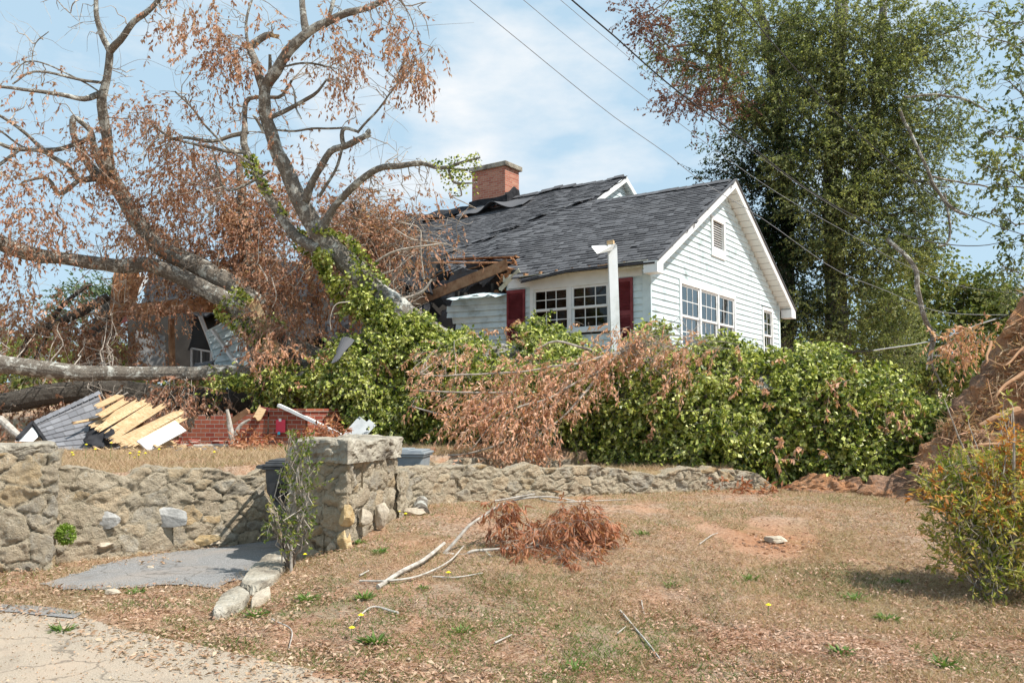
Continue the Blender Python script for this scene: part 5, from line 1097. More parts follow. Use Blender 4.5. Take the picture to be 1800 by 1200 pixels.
def vine(cs, count, mat, name, parent, ll, lw, L=.34, k=10, hole=.12, out=.55):
    fol, tw = Fol(), Fol(); area = np.array([(q[0]*q[1]+q[0]*q[2]+q[1]*q[2]) for c, q in cs]); cnt = (count*area/area.sum()).astype(int)
    for (c, q), n in zip(cs, cnt):
        c = np.array(c); q = np.array(q); D = unit(RNG.normal(size=(n, 3))); P0_ = D*q+c
        lump_ = 1+.26*fbm(P0_, 1.1, 2)+.20*vnoise(P0_, 2.4)+.07*vnoise(P0_, 6); P = c+D*q*(lump_*RNG.uniform(.80, .98, n))[:, None]; keep = (vnoise(P, 2.3)+.5*vnoise(P+5, 5.5)) > -.30+hole
        for c2, q2_ in cs:
            if c2 is c or np.allclose(c2, c): continue
            keep &= (((P-np.array(c2))/np.array(q2_))**2).sum(1) > .62
        keep &= P[:, 2] > H(P[:, 0], P[:, 1])+.05; P, D_ = P[keep], unit((D/q)[keep]); m_ = len(P)
        sprigs(fol, tw, P, unit(D_*out+RNG.normal(size=(m_, 3))*.5+np.array([0, 0, .12])), L*RNG.uniform(.4, 1.3, m_), k, ll, lw, .7, 1.0, .003)
    o = fol.build(name, mat, parent); tw.build('stems', MAT['twig'], parent); return o
shell([(c, tuple(np.array(q)*.78)) for c, q in IV], 90000, MAT['ivy'], 'ivy', oak, .085, .065, .25)
vine(IV, 44000, MAT['ivy'], 'ivy', oak, .072, .052)
IV2 = [E(770, 622, 52, 34, 15.3, .55), E(722, 588, 36, 30, 15.4, .5), E(678, 558, 22, 26, 15.6, .36), E(640, 528, 14, 20, 15.6, .24)]
shell(IV2, 12000, MAT['ivy'], 'ivy', L3, .08, .06, .3); vine(IV2, 2600, MAT['ivy'], 'ivy', L3, .07, .05, .26)
# sparse ivy creeping over the bare limbs
def creep(l, n, parent, side=-1, ll=.08, spread=1.0):
    P, r = px_path(l); Q, rr = smooth_path(P, r, .05); k = RNG.integers(0, len(Q), n); T = unit(np.gradient(Q, axis=0))[k]; a_ = RNG.uniform(0, 2*math.pi, n)
    u = unit(np.cross(T, np.array([0, 1., 0]))); w_ = np.cross(T, u); D_ = unit(u*np.cos(a_)[:, None]+w_*np.sin(a_)[:, None]); B = Q[k]+D_*rr[k][:, None]*RNG.uniform(1.0, 1.0+.25*spread, n)[:, None]
    keep = vnoise(B, 2.5) > -.15; B, D_ = B[keep], D_[keep]
    f = Fol(); f.add(*leaf_quads(B, D_*.6+RNG.normal(size=B.shape)*.6+np.array([0, 0, -.3]), ll, ll*.8)); return f.build('ivy', MAT['ivy'], parent)
creep([(640, 520, 72, 15.8), (598, 455, 60, 15.8), (545, 420, 46, 15.7)], 2600, L3, spread=1.6)
creep([(632, 540, 60, 15.8), (585, 470, 40, 15.8), (545, 425, 30, 15.7)], 900, L3, spread=1.4)
creep([(540, 430, 26, 15.8), (505, 400, 22, 15.9), (455, 322, 16, 16), (438, 280, 20, 16.1)], 800, L3b)
creep([(480, 592, 54, 16.8), (430, 555, 50, 16.8), (400, 530, 50, 16.9)], 1100, L2)
creep([(740, 290, 10, 15), (775, 297, 16, 14.9), (815, 285, 16, 14.8), (840, 280, 12, 14.7)], 260, L3d, ll=.06, spread=4)
creep([(790, 298, 10, 14.9), (798, 320, 22, 14.8), (835, 322, 18, 14.7)], 200, L3d, ll=.06, spread=5)

# ---- dead leaves: clumps of drooping sprigs with their twigs
SKP = np.vstack(SK)
def clumps(ells, mat, name, parent, per=1.25, ll=.088, lw=.036, k=13, L=.42, droop=.8, twmat='twig', branches=True, sub=9, brad=.011, bias=(0, 0, 0)):
    fol, tw, br = Fol(), Fol(), MB()
    for (px, py, rx, ry, Yd, dens) in ells:
        c = at(px, py, Yd); kk = Yd/F_PX; R3 = np.array([rx*kk, min(rx, ry)*kk*.9+.15, ry*kk]); ns = max(3, int(sub*max(1, rx*ry/3600)))
        S_ = c+unit(RNG.normal(size=(ns, 3)))*(RNG.random(ns)**.45)[:, None]*R3*.9
        n = int(dens*per*rx*ry*kk*kk*330); w_ = RNG.random(ns)+.25; ks = RNG.choice(ns, n, p=w_/w_.sum())
        C_ = S_[ks]+RNG.normal(size=(n, 3))*R3*.30/max(1, ns/9)**.33
        if branches:
            for s_ in S_[:5]:
                j = np.argmin(((SKP-s_)**2).sum(1)); d = np.linalg.norm(SKP[j]-s_)
                if d > .25 and d < 5:
                    r0 = brad*min(1.6, .6+.35*d); Q = wig(SKP[j], s_, 8, .16, .06); Q, rr = smooth_path(Q, np.linspace(r0, r0*.22, 8), .12, .03); br.tube(Q, rr, 5, 0, False)
            D_ = unit(C_-c+RNG.normal(size=C_.shape)*.6*R3.mean()+np.array([0, 0, -.3]))
        else: D_ = unit(RNG.normal(size=C_.shape)+np.array([0, 0, -.3]))
        # extra bare twigs
        keep = C_[:, 2] > H(C_[:, 0], C_[:, 1])+.05
        sprigs(fol, tw, C_[keep], unit(D_[keep]+np.array(bias)), L*RNG.uniform(.6, 1.4, keep.sum()), k, ll, lw, droop, .9, .0026)
    o = fol.build(name, mat, parent)
    if branches and br.n: build(br, 'branchlets', MAT[twmat], parent)
    if tw.v: tw.build('twigs', MAT[twmat], parent)
    return o
D1 = [(60, 360, 90, 80, 15.3, .55), (25, 300, 55, 50, 15.2, .2), (130, 330, 50, 40, 16, .16), (20, 420, 50, 50, 15.3, .8), (55, 520, 90, 60, 16, .35), (60, 590, 90, 40, 17, .9), (150, 600, 80, 45, 17.4, .9), (210, 640, 100, 30, 17, .5),
      (60, 230, 60, 50, 15.2, .10), (70, 160, 70, 45, 15, .12), (60, 100, 60, 50, 15, .02), (260, 195, 50, 40, 15.9, .30), (235, 180, 30, 30, 15.9, .4), (290, 225, 40, 35, 15.9, .5), (320, 270, 60, 45, 16.2, .55), (290, 330, 60, 60, 17, .7), (340, 340, 70, 60, 17.2, .7), (215, 400, 50, 50, 16.8, .12), (170, 270, 30, 60, 16.4, .45)]
clumps(D1, MAT['dead'], 'dead_leaves', L2b)
m_ = [(a, b, 26, 24, c_, .8) for a, b, c_ in ((150, 250, 16.2), (205, 330, 16.0), (235, 400, 16.2), (270, 440, 16.4), (170, 300, 16.1), (190, 240, 15.9))]
clumps(m_, MAT['dead'], 'dead_leaves', L2b, ll=.08, branches=False)
D2 = [(320, 410, 90, 50, 18, 1.1), (400, 380, 80, 70, 18.5, 1.2), (480, 420, 70, 70, 18.2, 1.2), (420, 470, 90, 40, 18.2, 1.1), (560, 420, 60, 70, 18, 1.3), (620, 400, 70, 55, 17.6, 1.5), (640, 450, 60, 60, 17, 1.3), (676, 430, 36, 60, 17.2, 1.0), (600, 350, 80, 40, 17, .4), (680, 340, 80, 40, 16.6, .22), (740, 330, 60, 40, 16, .10),
      (470, 330, 60, 60, 18, .55), (380, 300, 50, 50, 18, .5), (590, 500, 60, 60, 17.4, .9), (665, 500, 34, 34, 17.4, .7), (520, 520, 60, 60, 17.6, .8), (450, 510, 60, 50, 17.8, .8)]
clumps(D2, MAT['dead'], 'dead_leaves', L3b)
D3 = [(725, 430, 32, 40, 16.6, .6), (765, 420, 40, 18, 16.8, .25), (815, 400, 36, 18, 17.5, .10), (730, 380, 30, 30, 17, .4), (815, 442, 25, 9, 17, .3), (722, 478, 24, 24, 16.8, .5), (690, 535, 20, 20, 16.8, .4)]
clumps(D3, MAT['dead'], 'dead_leaves', L3d)
D4 = [(400, 80, 40, 40, 15, .9), (365, 60, 50, 50, 15, .22), (420, 110, 40, 30, 15, .8), (350, 110, 60, 40, 15, .2), (330, 10, 55, 30, 15, .5), (380, 10, 60, 30, 15, .15), (460, 30, 40, 30, 15, .15), (365, 150, 45, 40, 15.2, .15), (300, 50, 40, 30, 15, .25)]
clumps(D4, MAT['dead'], 'dead_leaves', L3)
D5 = [(585, 80, 35, 40, 14.7, .6), (560, 30, 60, 30, 14.8, .2), (640, 80, 40, 35, 14.6, .10), (600, 120, 35, 40, 14.7, .6), (700, 60, 22, 35, 14.5, 1.0), (735, 90, 24, 42, 14.5, 1.1), (745, 120, 14, 30, 14.5, 1.0), (707, 125, 16, 16, 14.5, 1), (690, 20, 45, 25, 14.5, .35), (765, 80, 10, 14, 14.5, .6), (590, 155, 25, 20, 14.8, .3), (540, 110, 40, 30, 15, .15), (660, 150, 50, 40, 14.7, .04), (520, 250, 40, 40, 15.3, .2), (520, 300, 50, 40, 15.8, .2), (625, 265, 20, 20, 15, .2), (500, 180, 50, 40, 15.4, .10)]
clumps(D5, MAT['dead'], 'dead_leaves', L3)
D6 = [(262, 530, 56, 9, 16.9, 1.1), (310, 538, 45, 9, 16.9, .9), (205, 600, 24, 26, 17.2, .6), (470, 560, 45, 45, 16.6, .9), (520, 590, 50, 30, 16.2, .7), (490, 620, 50, 25, 16, .4), (230, 560, 40, 30, 17.5, .9), (290, 500, 50, 26, 17.5, .7), (360, 450, 60, 40, 17.9, 1.)]
clumps(D6, MAT['dead'], 'dead_leaves', L2)
D7 = [(60, 700, 70, 40, 16.4, .9), (150, 720, 80, 40, 16.4, .8), (250, 700, 70, 30, 15.7, .9), (330, 690, 60, 25, 15.6, .8), (30, 745, 50, 25, 15.8, .8), (290, 735, 60, 30, 15.7, .8), (370, 720, 50, 25, 16, .5)]
clumps(D7, MAT['dead'], 'dead_leaves', oak)
# the big broken spray lying over the ivy
SP = [[(1090, 620, 6, 12.9), (1040, 660, 5, 12.6), (960, 700, 4, 12.4), (880, 730, 3, 12.3), (830, 790, 2, 12.2)], [(1090, 620, 5, 12.9), (1000, 640, 4, 12.8), (900, 655, 3, 12.8), (800, 660, 3, 12.8), (740, 655, 2, 12.9)], [(1060, 645, 4, 12.8), (1030, 690, 5, 12.4), (990, 730, 3, 12.3), (940, 770, 2, 12.2)], [(1040, 615, 5, 13), (980, 600, 4, 13), (940, 615, 3, 13)], [(900, 690, 4, 12.6), (800, 690, 3, 12.6), (740, 685, 2, 12.7)], [(900, 770, 4, 12.3), (830, 795, 3, 12.2), (780, 800, 2, 12.3)], [(800, 735, 4, 12.7), (760, 725, 3, 12.7), (725, 715, 2, 12.8)]]
LS = limb('broken_branch', SP, oak, 'twig', sk=False); SKP = np.vstack([px_path(q)[0] for q in SP])
D8 = [(1010, 650, 60, 32, 12.8, 1.0), (950, 650, 60, 30, 12.8, .9), (880, 650, 60, 26, 12.9, .8), (820, 660, 50, 24, 13, .6), (1000, 690, 50, 32, 12.5, .9), (930, 690, 60, 32, 12.5, 1.1), (860, 700, 60, 32, 12.6, .9), (800, 700, 40, 26, 12.8, .55), (950, 735, 50, 32, 12.3, 1.0), (880, 740, 60, 30, 12.3, 1.0), (820, 750, 40, 26, 12.4, .6), (900, 780, 55, 24, 12.2, .8), (840, 800, 35, 16, 12.2, .5), (970, 770, 30, 24, 12.3, .45),
      (1060, 640, 40, 34, 12.8, 1.0), (1110, 610, 45, 30, 12.9, 1.1), (1160, 620, 45, 30, 12.8, 1.0), (1090, 585, 40, 16, 13.1, .8), (1150, 585, 45, 16, 13.0, .6), (1215, 620, 36, 24, 12.7, .7), (1260, 612, 30, 18, 12.6, .5), (1180, 660, 35, 22, 12.6, .8), (1290, 600, 20, 16, 12.6, .25), (800, 620, 80, 30, 14, .4), (770, 660, 40, 26, 13.4, .4), (745, 690, 20, 16, 13, .25), (1180, 570, 40, 12, 13.0, .3)]
clumps(D8, MAT['dead_pale'], 'dead_leaves', LS, per=1.3, brad=.006, ll=.085, lw=.028, L=.32, droop=.5, k=13, bias=(-.75, -.25, -.25))
D9 = [(560, 620, 60, 22, 15.4, .4), (640, 640, 70, 40, 15.2, .12), (480, 610, 50, 22, 15.6, .6), (560, 670, 50, 20, 15.2, .15), (900, 590, 60, 25, 14.4, .3), (1010, 570, 30, 14, 14, .15)]
clumps(D9, MAT['dead_pale'], 'dead_leaves', oak, branches=False, L=.3)
clumps([(1330, 650, 60, 40, 12.6, .10), (1450, 700, 90, 70, 12.4, .07), (1560, 735, 50, 40, 12.2, .25), (1630, 725, 30, 20, 12.0, .5), (1200, 740, 80, 50, 12.8, .08), (1380, 790, 90, 30, 12.1, .10)], MAT['dead_pale'], 'dead_leaves', oak, branches=False, ll=.085, L=.25)
clumps([(1690, 600, 40, 30, 12.5, 1.0), (1730, 585, 30, 25, 12.5, .8)], MAT['dead_pale'], 'dead_leaves', rb, branches=False, ll=.09)
# bare twig tangle (limb ends)
m = MB()
for i in range(300):
    reg = [(20, 330, 0, 480, 15.5), (260, 520, 180, 470, 16.5), (480, 760, 20, 520, 15.8), (0, 230, 520, 730, 16), (560, 760, 330, 560, 16.2)][i % 5]
    a_ = at(random.uniform(reg[0], reg[1]), random.uniform(reg[2], reg[3]), reg[4]+random.uniform(-.6, .8)); allp = np.vstack(SK); j = np.argmin(((allp-a_)**2).sum(1))
    if np.linalg.norm(allp[j]-a_) > 2.2 or a_[2] < 1.0: continue
    Q, rr = smooth_path(wig(allp[j], a_, 6, .16), np.linspace(random.uniform(.008, .016), .003, 8), .12, .05); m.tube(Q, rr, 4, 0, False)
    for _ in range(3):
        k_ = RNG.integers(3, len(Q)); e_ = Q[k_]+RNG.normal(size=3)*.35; q4, r4 = smooth_path(wig(Q[k_], e_, 4, .15), np.linspace(.005, .002, 4), .1); m.tube(q4, r4, 3, 0, False)
build(m, 'bare_twigs', MAT['twig'], oak)
m = MB()
for l in [[(455, 400, 3, 15.6), (455, 460, 3.5, 15.5), (447, 465, 3, 15.5)], [(455, 465, 4, 15.5), (470, 490, 4, 15.4), (468, 495, 4, 15.4)], [(478, 488, 4, 15.4), (485, 520, 3.5, 15.3), (478, 540, 3, 15.3)], [(615, 530, 4, 15), (590, 535, 4, 14.9), (580, 560, 3, 14.9), (582, 580, 2, 14.9)], [(690, 400, 4, 15.5), (725, 420, 5, 15.5), (760, 425, 5, 15.6), (795, 432, 2, 15.6)], [(700, 390, 4, 15.5), (735, 400, 5, 15.5), (740, 430, 4, 15.5), (745, 490, 5, 15.6)], [(660, 460, 8, 15.8), (700, 440, 8, 15.8), (760, 430, 7, 15.9), (785, 428, 4, 16)], [(690, 530, 12, 16), (740, 515, 10, 16), (760, 490, 6, 16)], [(225, 690, 6, 15.2), (170, 715, 5, 15.1), (100, 735, 3, 15)], [(215, 685, 6, 15.2), (150, 740, 3, 15)], [(640, 330, 3, 15.5), (700, 340, 3, 15.5)]]:
    P, r = px_path(l, .5); Q, rr = smooth_path(P, r, .05, .015); m.tube(Q, rr, 7, .05)
build_split(m, 'small_branch', MAT['twig'], oak)
m = MB()
for l in [[(0, 735, 12, 14.6), (15, 752, 14, 14.4), (35, 765, 10, 14.2)], [(400, 785, 8, 13.9), (340, 783, 6, 13.9)], [(412, 780, 14, 13.8), (404, 755, 9, 13.8), (399, 720, 5, 13.8)], [(410, 775, 10, 13.8), (420, 750, 6, 13.8), (438, 738, 4, 13.8)]]:
    P, r = px_path(l); Q, rr = smooth_path(P, r, .05, .02); m.tube(Q, rr, 9, .15)
tag(build(m, 'broken_branch', MAT['stick']), 'pale barkless branch pieces standing against the broken brick wall', 'branch')
c = at(620, 720, 13.4); f = Fol(); tw = Fol()
def pile(name, px0, px1, py0, py1, Yd, n, mat, lab, cat, ll=.10, lw=.03, grp=None):
    f = Fol(); tw = Fol(); C_ = np.array([at(random.uniform(px0, px1), random.uniform(py0, py1), Yd+random.uniform(-.25, .25)) for _ in range(n)]); C_[:, 2] = np.maximum(C_[:, 2], H(C_[:, 0], C_[:, 1])+.03)
    sprigs(f, tw, C_, RNG.normal(size=(n, 3))+[0, 0, .3], .25, 12, ll, lw, .5); o = f.build(name, mat); tag(o, lab, cat, grp)
    t_ = mesh_obj('twigs', np.vstack(tw.v)-np.array(o.location), None, MAT['twig'], o, quads=np.vstack(tw.q)) if False else None
    return o
pile('dead_leaf_pile', 545, 605, 748, 785, 13.6, 60, MAT['dead_red'], 'heap of rusty dead leaves beside the brick pier behind the gate pillar', 'leaf pile')
pile('dead_leaf_pile', 410, 475, 770, 790, 13.5, 50, MAT['dead_red'], 'rusty dead leaves against the foot of the brick wall', 'leaf pile')
pile('dead_leaf_pile', 1255, 1370, 868, 885, 11.6, 26, MAT['dead_red'], 'small reddish twigs of dead leaves at the right end of the low wall', 'leaf pile')

# ================================================================== STANDING TREES
def tree(name, label, cat, base, trunkpts, blobs, mats, per, ll, lw, k=12, L=.6, group=None, trunk_mat='bark', sub=10, lr=.05, droop=.35, tw=True, limbs_n=6, sig=.19):
    root = empty(name, (base[0], base[1], base[2])); tag(root, label, cat, group)
    m = MB(); sk = []
    for l in trunkpts:
        P, r = px_path(l); Q, rr = smooth_path(P, r, .25, .06); m.tube(Q, rr, 14, .08); sk.append(Q)
    build(m, 'trunk', MAT[trunk_mat], root); sk = np.vstack(sk)
    br = MB(); byc = {}
    for (px, py, rx, ry, Yd, dens, mt) in blobs:
        c = at(px, py, Yd); kk = Yd/F_PX; R3 = np.array([rx*kk, min(rx, ry)*kk*.9, ry*kk])*1.0; ns = max(4, int(sub*max(1, rx*ry/3600)))
        S_ = c+unit(RNG.normal(size=(ns, 3)))*(RNG.random(ns)**.4)[:, None]*R3*.95; n = int(dens*per*rx*ry*kk*kk*105); ks = RNG.choice(ns, n)
        C_ = S_[ks]+RNG.normal(size=(n, 3))*R3*sig*np.array([1.5, 1.5, .62]); C_ = C_[C_[:, 2] > H(C_[:, 0], C_[:, 1])+.1]
        j = np.argmin(((sk-c)**2).sum(1)-0*sk[:, 2])
        jj = np.argmin(((sk-(c-[0, 0, R3[2]*.8]))**2).sum(1)); d = np.linalg.norm(sk[jj]-c); Q, rr = smooth_path(wig(sk[jj], c, 7, .12), np.linspace(lr*(.6+.16*d), lr*.3, 7), .3, .05); br.tube(Q, rr, 6, 0, False)
        for s_ in S_[:limbs_n]: Q2 = wig(Q[RNG.integers(len(Q)//2, len(Q))], s_, 6, .18); br.tube(Q2, np.linspace(lr*.35, lr*.1, 6), 4, 0, False)
        f, t_ = byc.setdefault(mt, (Fol(), Fol())); D_ = unit(C_-c+RNG.normal(size=C_.shape)*R3.mean()*.7)
        sprigs(f, t_ if tw else None, C_, D_, L*RNG.uniform(.6, 1.3, len(C_)), k, ll, lw, droop, 1.0, .006)
    build(br, 'limbs', MAT[trunk_mat], root)
    for mt, (f, t_) in byc.items():
        f.build('crown', MAT[mt], root)
        if t_.v: t_.build('twigs', MAT['bark_dark'], root)
    return root
O, C_ , P_, V_ = 'oakleaf', 'oakleaf2', 'purple', 'ivy_dark'
big = [(1350, 40, 60, 45, 29, 1, O), (1285, 60, 50, 60, 28, 1, O), (1255, 120, 50, 60, 28, .8, O), (1200, 70, 50, 55, 28, .7, O), (1210, 20, 40, 30, 28, .7, O), (1290, 15, 50, 30, 28, .8, O), (1310, 100, 45, 45, 29, .6, C_), (1125, 25, 38, 30, 27, .8, P_), (1140, 60, 30, 18, 27, .6, P_), (1165, 100, 30, 40, 27, .3, P_), (1185, 165, 35, 40, 27, .45, P_), (1225, 190, 45, 30, 27, .55, P_), (1270, 170, 40, 35, 27.5, .5, P_),
    (1420, 50, 60, 50, 29, 1.1, O), (1490, 50, 65, 55, 28, 1.2, O), (1560, 60, 60, 55, 28, 1.1, O), (1620, 60, 50, 50, 28, .8, C_), (1680, 50, 40, 50, 28, .4, C_), (1440, 120, 60, 45, 28, 1.1, O), (1530, 140, 70, 50, 27.5, 1.2, O), (1590, 130, 55, 50, 28, 1, O), (1380, 130, 50, 45, 29, .9, C_), (1395, 90, 30, 60, 30, 1.2, V_),
    (1370, 190, 60, 40, 28, 1, O), (1420, 210, 55, 45, 28, 1.1, O), (1490, 225, 60, 45, 27.5, 1.2, O), (1560, 235, 55, 50, 28, 1.1, O), (1610, 220, 40, 50, 28, .6, C_), (1320, 230, 40, 40, 29, .9, C_), (1360, 260, 50, 40, 29, 1.2, V_), (1330, 300, 50, 45, 29, 1.0, V_), (1270, 300, 40, 45, 29, .45, V_), (1275, 250, 30, 30, 29, .4, C_),
    (1440, 280, 70, 40, 27.5, 1.3, O), (1530, 300, 60, 50, 27.5, 1.2, O), (1590, 300, 45, 50, 28, .8, C_), (1640, 260, 40, 50, 28, .25, C_), (1660, 180, 40, 60, 28, .25, C_), (1400, 310, 50, 35, 28, 1.1, O), (1350, 360, 45, 50, 29.5, 1.6, V_), (1390, 400, 40, 60, 29.5, 1.6, V_), (1380, 480, 45, 60, 29.5, 1.6, V_), (1400, 560, 50, 50, 29.5, 1.5, V_), (1330, 420, 30, 50, 29.5, 1.0, V_),
    (1440, 360, 60, 35, 27.5, 1.2, O), (1500, 370, 60, 45, 27.5, 1.2, O), (1570, 370, 50, 45, 28, .9, C_), (1450, 420, 50, 35, 28, 1, O), (1530, 430, 60, 40, 27.5, 1.2, O), (1590, 440, 50, 40, 28, .9, O), (1640, 380, 40, 40, 28, .3, C_), (1520, 500, 50, 35, 28, .8, O), (1450, 560, 60, 45, 28, .9, O), (1500, 600, 60, 45, 28, .9, O), (1560, 540, 50, 45, 28, .9, O), (1430, 500, 35, 35, 29, .9, C_), (1580, 600, 50, 50, 29, .8, C_), (1670, 330, 30, 40, 28, .3, C_), (1650, 240, 45, 60, 28.5, .55, C_), (1690, 150, 45, 60, 28.5, .4, C_), (1630, 340, 40, 50, 28.5, .6, C_), (1620, 420, 40, 45, 28.5, .6, C_), (1480, 470, 60, 40, 28, 1, O), (1340, 160, 50, 50, 29, .9, C_), (1300, 200, 40, 40, 29, .6, C_), (1460, 170, 60, 40, 28.5, 1.1, C_), (1500, 330, 60, 40, 28.5, 1.1, O), (1410, 260, 50, 40, 28.5, 1, C_), (1545, 190, 60, 40, 28.5, 1, C_)]
oakR = tree('oak_tree', 'tall olive green oak with ivy clad trunk rising behind the gable', 'tree', (*at(1470, 720, 29)[:2], 2.5),
     [[(1470, 760, 40, 29), (1468, 600, 38, 29), (1466, 450, 36, 29), (1464, 300, 32, 29), (1472, 150, 28, 29), (1480, 0, 22, 29), (1490, -120, 16, 29)], [(1466, 400, 20, 29), (1530, 250, 18, 29), (1545, 100, 15, 29), (1560, -60, 12, 29)], [(1385, 700, 26, 30), (1385, 450, 24, 30), (1375, 250, 20, 30), (1345, 60, 16, 30), (1320, -60, 12, 30)], [(1375, 250, 12, 30), (1280, 160, 9, 29), (1260, 10, 9, 28.5), (1240, -20, 6, 28)]], big, None, 2.5, .10, .054, k=16, L=.62, lr=.06, sub=20)
m = MB(); HB = [[(1560, 420, 8, 26), (1606, 465, 8, 25.5), (1612, 510, 9, 25.5), (1625, 560, 9, 25.5), (1638, 590, 8, 25.5), (1640, 640, 5, 25.5), (1660, 680, 3, 25.5)], [(1638, 592, 5, 25.5), (1633, 630, 4, 25.4), (1628, 650, 2, 25.4)], [(1642, 625, 4, 25.5), (1665, 628, 4, 25.5), (1690, 650, 2.5, 25.5)], [(1660, 626, 3, 25.5), (1690, 625, 3, 25.5), (1695, 655, 2, 25.5)], [(1580, 190, 6, 27), (1630, 300, 6, 27), (1665, 360, 6, 27), (1700, 380, 4, 27)], [(1660, 340, 5, 27), (1670, 420, 4, 27), (1650, 430, 3, 27)], [(1590, 170, 5, 27), (1680, 170, 4, 27), (1740, 200, 3, 27)], [(1640, 310, 4, 27), (1740, 330, 3, 27)]]
for l in HB: P, r = px_path(l); Q, rr = smooth_path(P, r, .15, .05); m.tube(Q, rr, 7, .08)
build(m, 'hanging_branch', MAT['bark'], oakR)
tree('oak_tree', 'oak whose blue green foliage hangs into the right edge of the sky', 'tree', (*at(1860, 720, 24)[:2], 1.5), [[(1880, 760, 40, 24), (1880, 500, 36, 24), (1870, 200, 28, 24), (1850, -60, 20, 24)]],
     [(1790, 20, 60, 40, 23, .4, C_), (1720, 20, 40, 30, 23, .2, C_), (1790, 110, 40, 30, 23, .12, C_), (1785, 210, 45, 35, 23, 1.2, C_), (1740, 230, 30, 25, 23, .6, C_), (1790, 270, 50, 35, 23, 1.0, O), (1750, 320, 40, 35, 23, .9, C_), (1730, 290, 30, 20, 23, .5, C_), (1790, 350, 45, 45, 23, 1.1, C_), (1745, 375, 25, 25, 23, .6, C_), (1795, 430, 30, 35, 23, 1.1, C_), (1790, 500, 30, 40, 23, .8, C_), (1790, 60, 40, 50, 23, .5, C_), (1760, 140, 40, 40, 23, .35, C_), (1795, 160, 30, 40, 23, .6, C_), (1720, 60, 40, 40, 23, .3, C_), (1760, 470, 18, 20, 23, .5, C_), (1760, 520, 25, 20, 24, .6, C_)], None, .95, .14, .075, k=12, L=.5, lr=.035)
tree('oak_tree', 'lower yellow green oak filling the gap beyond the root plate', 'tree', (*at(1690, 720, 38)[:2], 3), [[(1690, 740, 24, 38), (1690, 600, 18, 38), (1690, 520, 10, 38)], [(1640, 740, 20, 36), (1635, 640, 16, 36)]],
     [(1650, 540, 60, 45, 38, 1, 'farleaf'), (1700, 520, 50, 40, 38, 1, 'farleaf'), (1740, 540, 40, 40, 38, 1, 'farleaf'), (1600, 580, 60, 40, 37, 1, 'farleaf'), (1680, 590, 70, 40, 37, 1.1, 'farleaf'), (1750, 600, 50, 40, 37, 1.1, 'farleaf'), (1620, 500, 35, 35, 38, .8, 'farleaf'), (1580, 520, 40, 35, 38, .8, 'farleaf'), (1540, 660, 60, 40, 36, 1, 'farleaf'), (1650, 690, 70, 30, 36, 1, 'farleaf'), (1720, 660, 60, 40, 36, 1, 'farleaf'), (1600, 690, 60, 35, 36, .7, 'farleaf'), (1800, 640, 60, 50, 37, 1, 'farleaf'), (1800, 560, 50, 40, 38, .8, 'farleaf'), (1560, 600, 50, 40, 37, 1, 'farleaf'), (1500, 640, 50, 40, 37, 1, 'farleaf'), (1780, 700, 60, 40, 36, 1, 'farleaf'), (1700, 555, 60, 35, 38, 1, 'farleaf'), (1650, 620, 60, 40, 36, 1, 'farleaf'), (1620, 470, 45, 30, 37, 1, 'farleaf'), (1690, 500, 50, 25, 37, 1, 'farleaf'), (1745, 505, 40, 25, 37, 1, 'farleaf'), (1790, 530, 40, 30, 37, 1, 'farleaf'), (1580, 500, 50, 35, 37, 1, 'farleaf'), (1540, 560, 50, 40, 36, 1, 'farleaf'), (1480, 600, 50, 40, 36, 1, 'farleaf')], None, .95, .20, .11, k=11, L=.9, tw=False, lr=.05)
tree('pine_tree', 'round topped green pine far behind the wreck at left', 'tree', (*at(148, 720, 48)[:2], 3), [[(150, 720, 12, 48), (148, 560, 9, 48), (146, 500, 5, 48)]],
     [(150, 510, 46, 22, 48, 1.2, 'pineleaf'), (120, 530, 38, 24, 48, 1, 'pineleaf'), (180, 528, 34, 24, 48, 1, 'pineleaf'), (140, 560, 50, 24, 48, .8, 'pineleaf'), (110, 600, 50, 30, 48, .6, 'farleaf'), (60, 620, 60, 40, 47, .5, 'farleaf')], None, .6, .25, .09, k=11, L=.8, tw=False)
for i, (px, py, Yd, rx) in enumerate([(-40, 600, 70, 90), (60, 630, 65, 70), (200, 620, 72, 80), (330, 630, 70, 70), (480, 600, 75, 90), (620, 610, 72, 90), (1420, 640, 60, 80), (1560, 640, 64, 80), (1760, 640, 60, 80), (1900, 600, 60, 90)]):
    labs = ['far tree at the left edge beyond the wreck', 'far pale tree left of the dark limb', 'far tree behind the splintered limb', 'far tree behind the caved roof', 'far tree behind the middle of the wreck', 'far tree hidden behind the leaning limb', 'far tree right of the house gable', 'far tree between the oaks', 'far tree behind the root plate', 'far tree beyond the right edge']
    tree('far_tree', labs[i], 'tree', (*at(px, 720, Yd)[:2], 3.5), [[(px, 740, 10, Yd), (px, py, 6, Yd)]], [(px, py, rx, 40, Yd, 1, 'farleaf'), (px-rx*.4, py+30, rx*.7, 35, Yd, 1, 'farleaf'), (px+rx*.4, py+35, rx*.7, 35, Yd, 1, 'farleaf'), (px, py+75, rx*1.1, 40, Yd, 1, 'farleaf')], None, .22, .40, .24, k=10, L=1.4, tw=False, group='trees on the horizon', limbs_n=2)

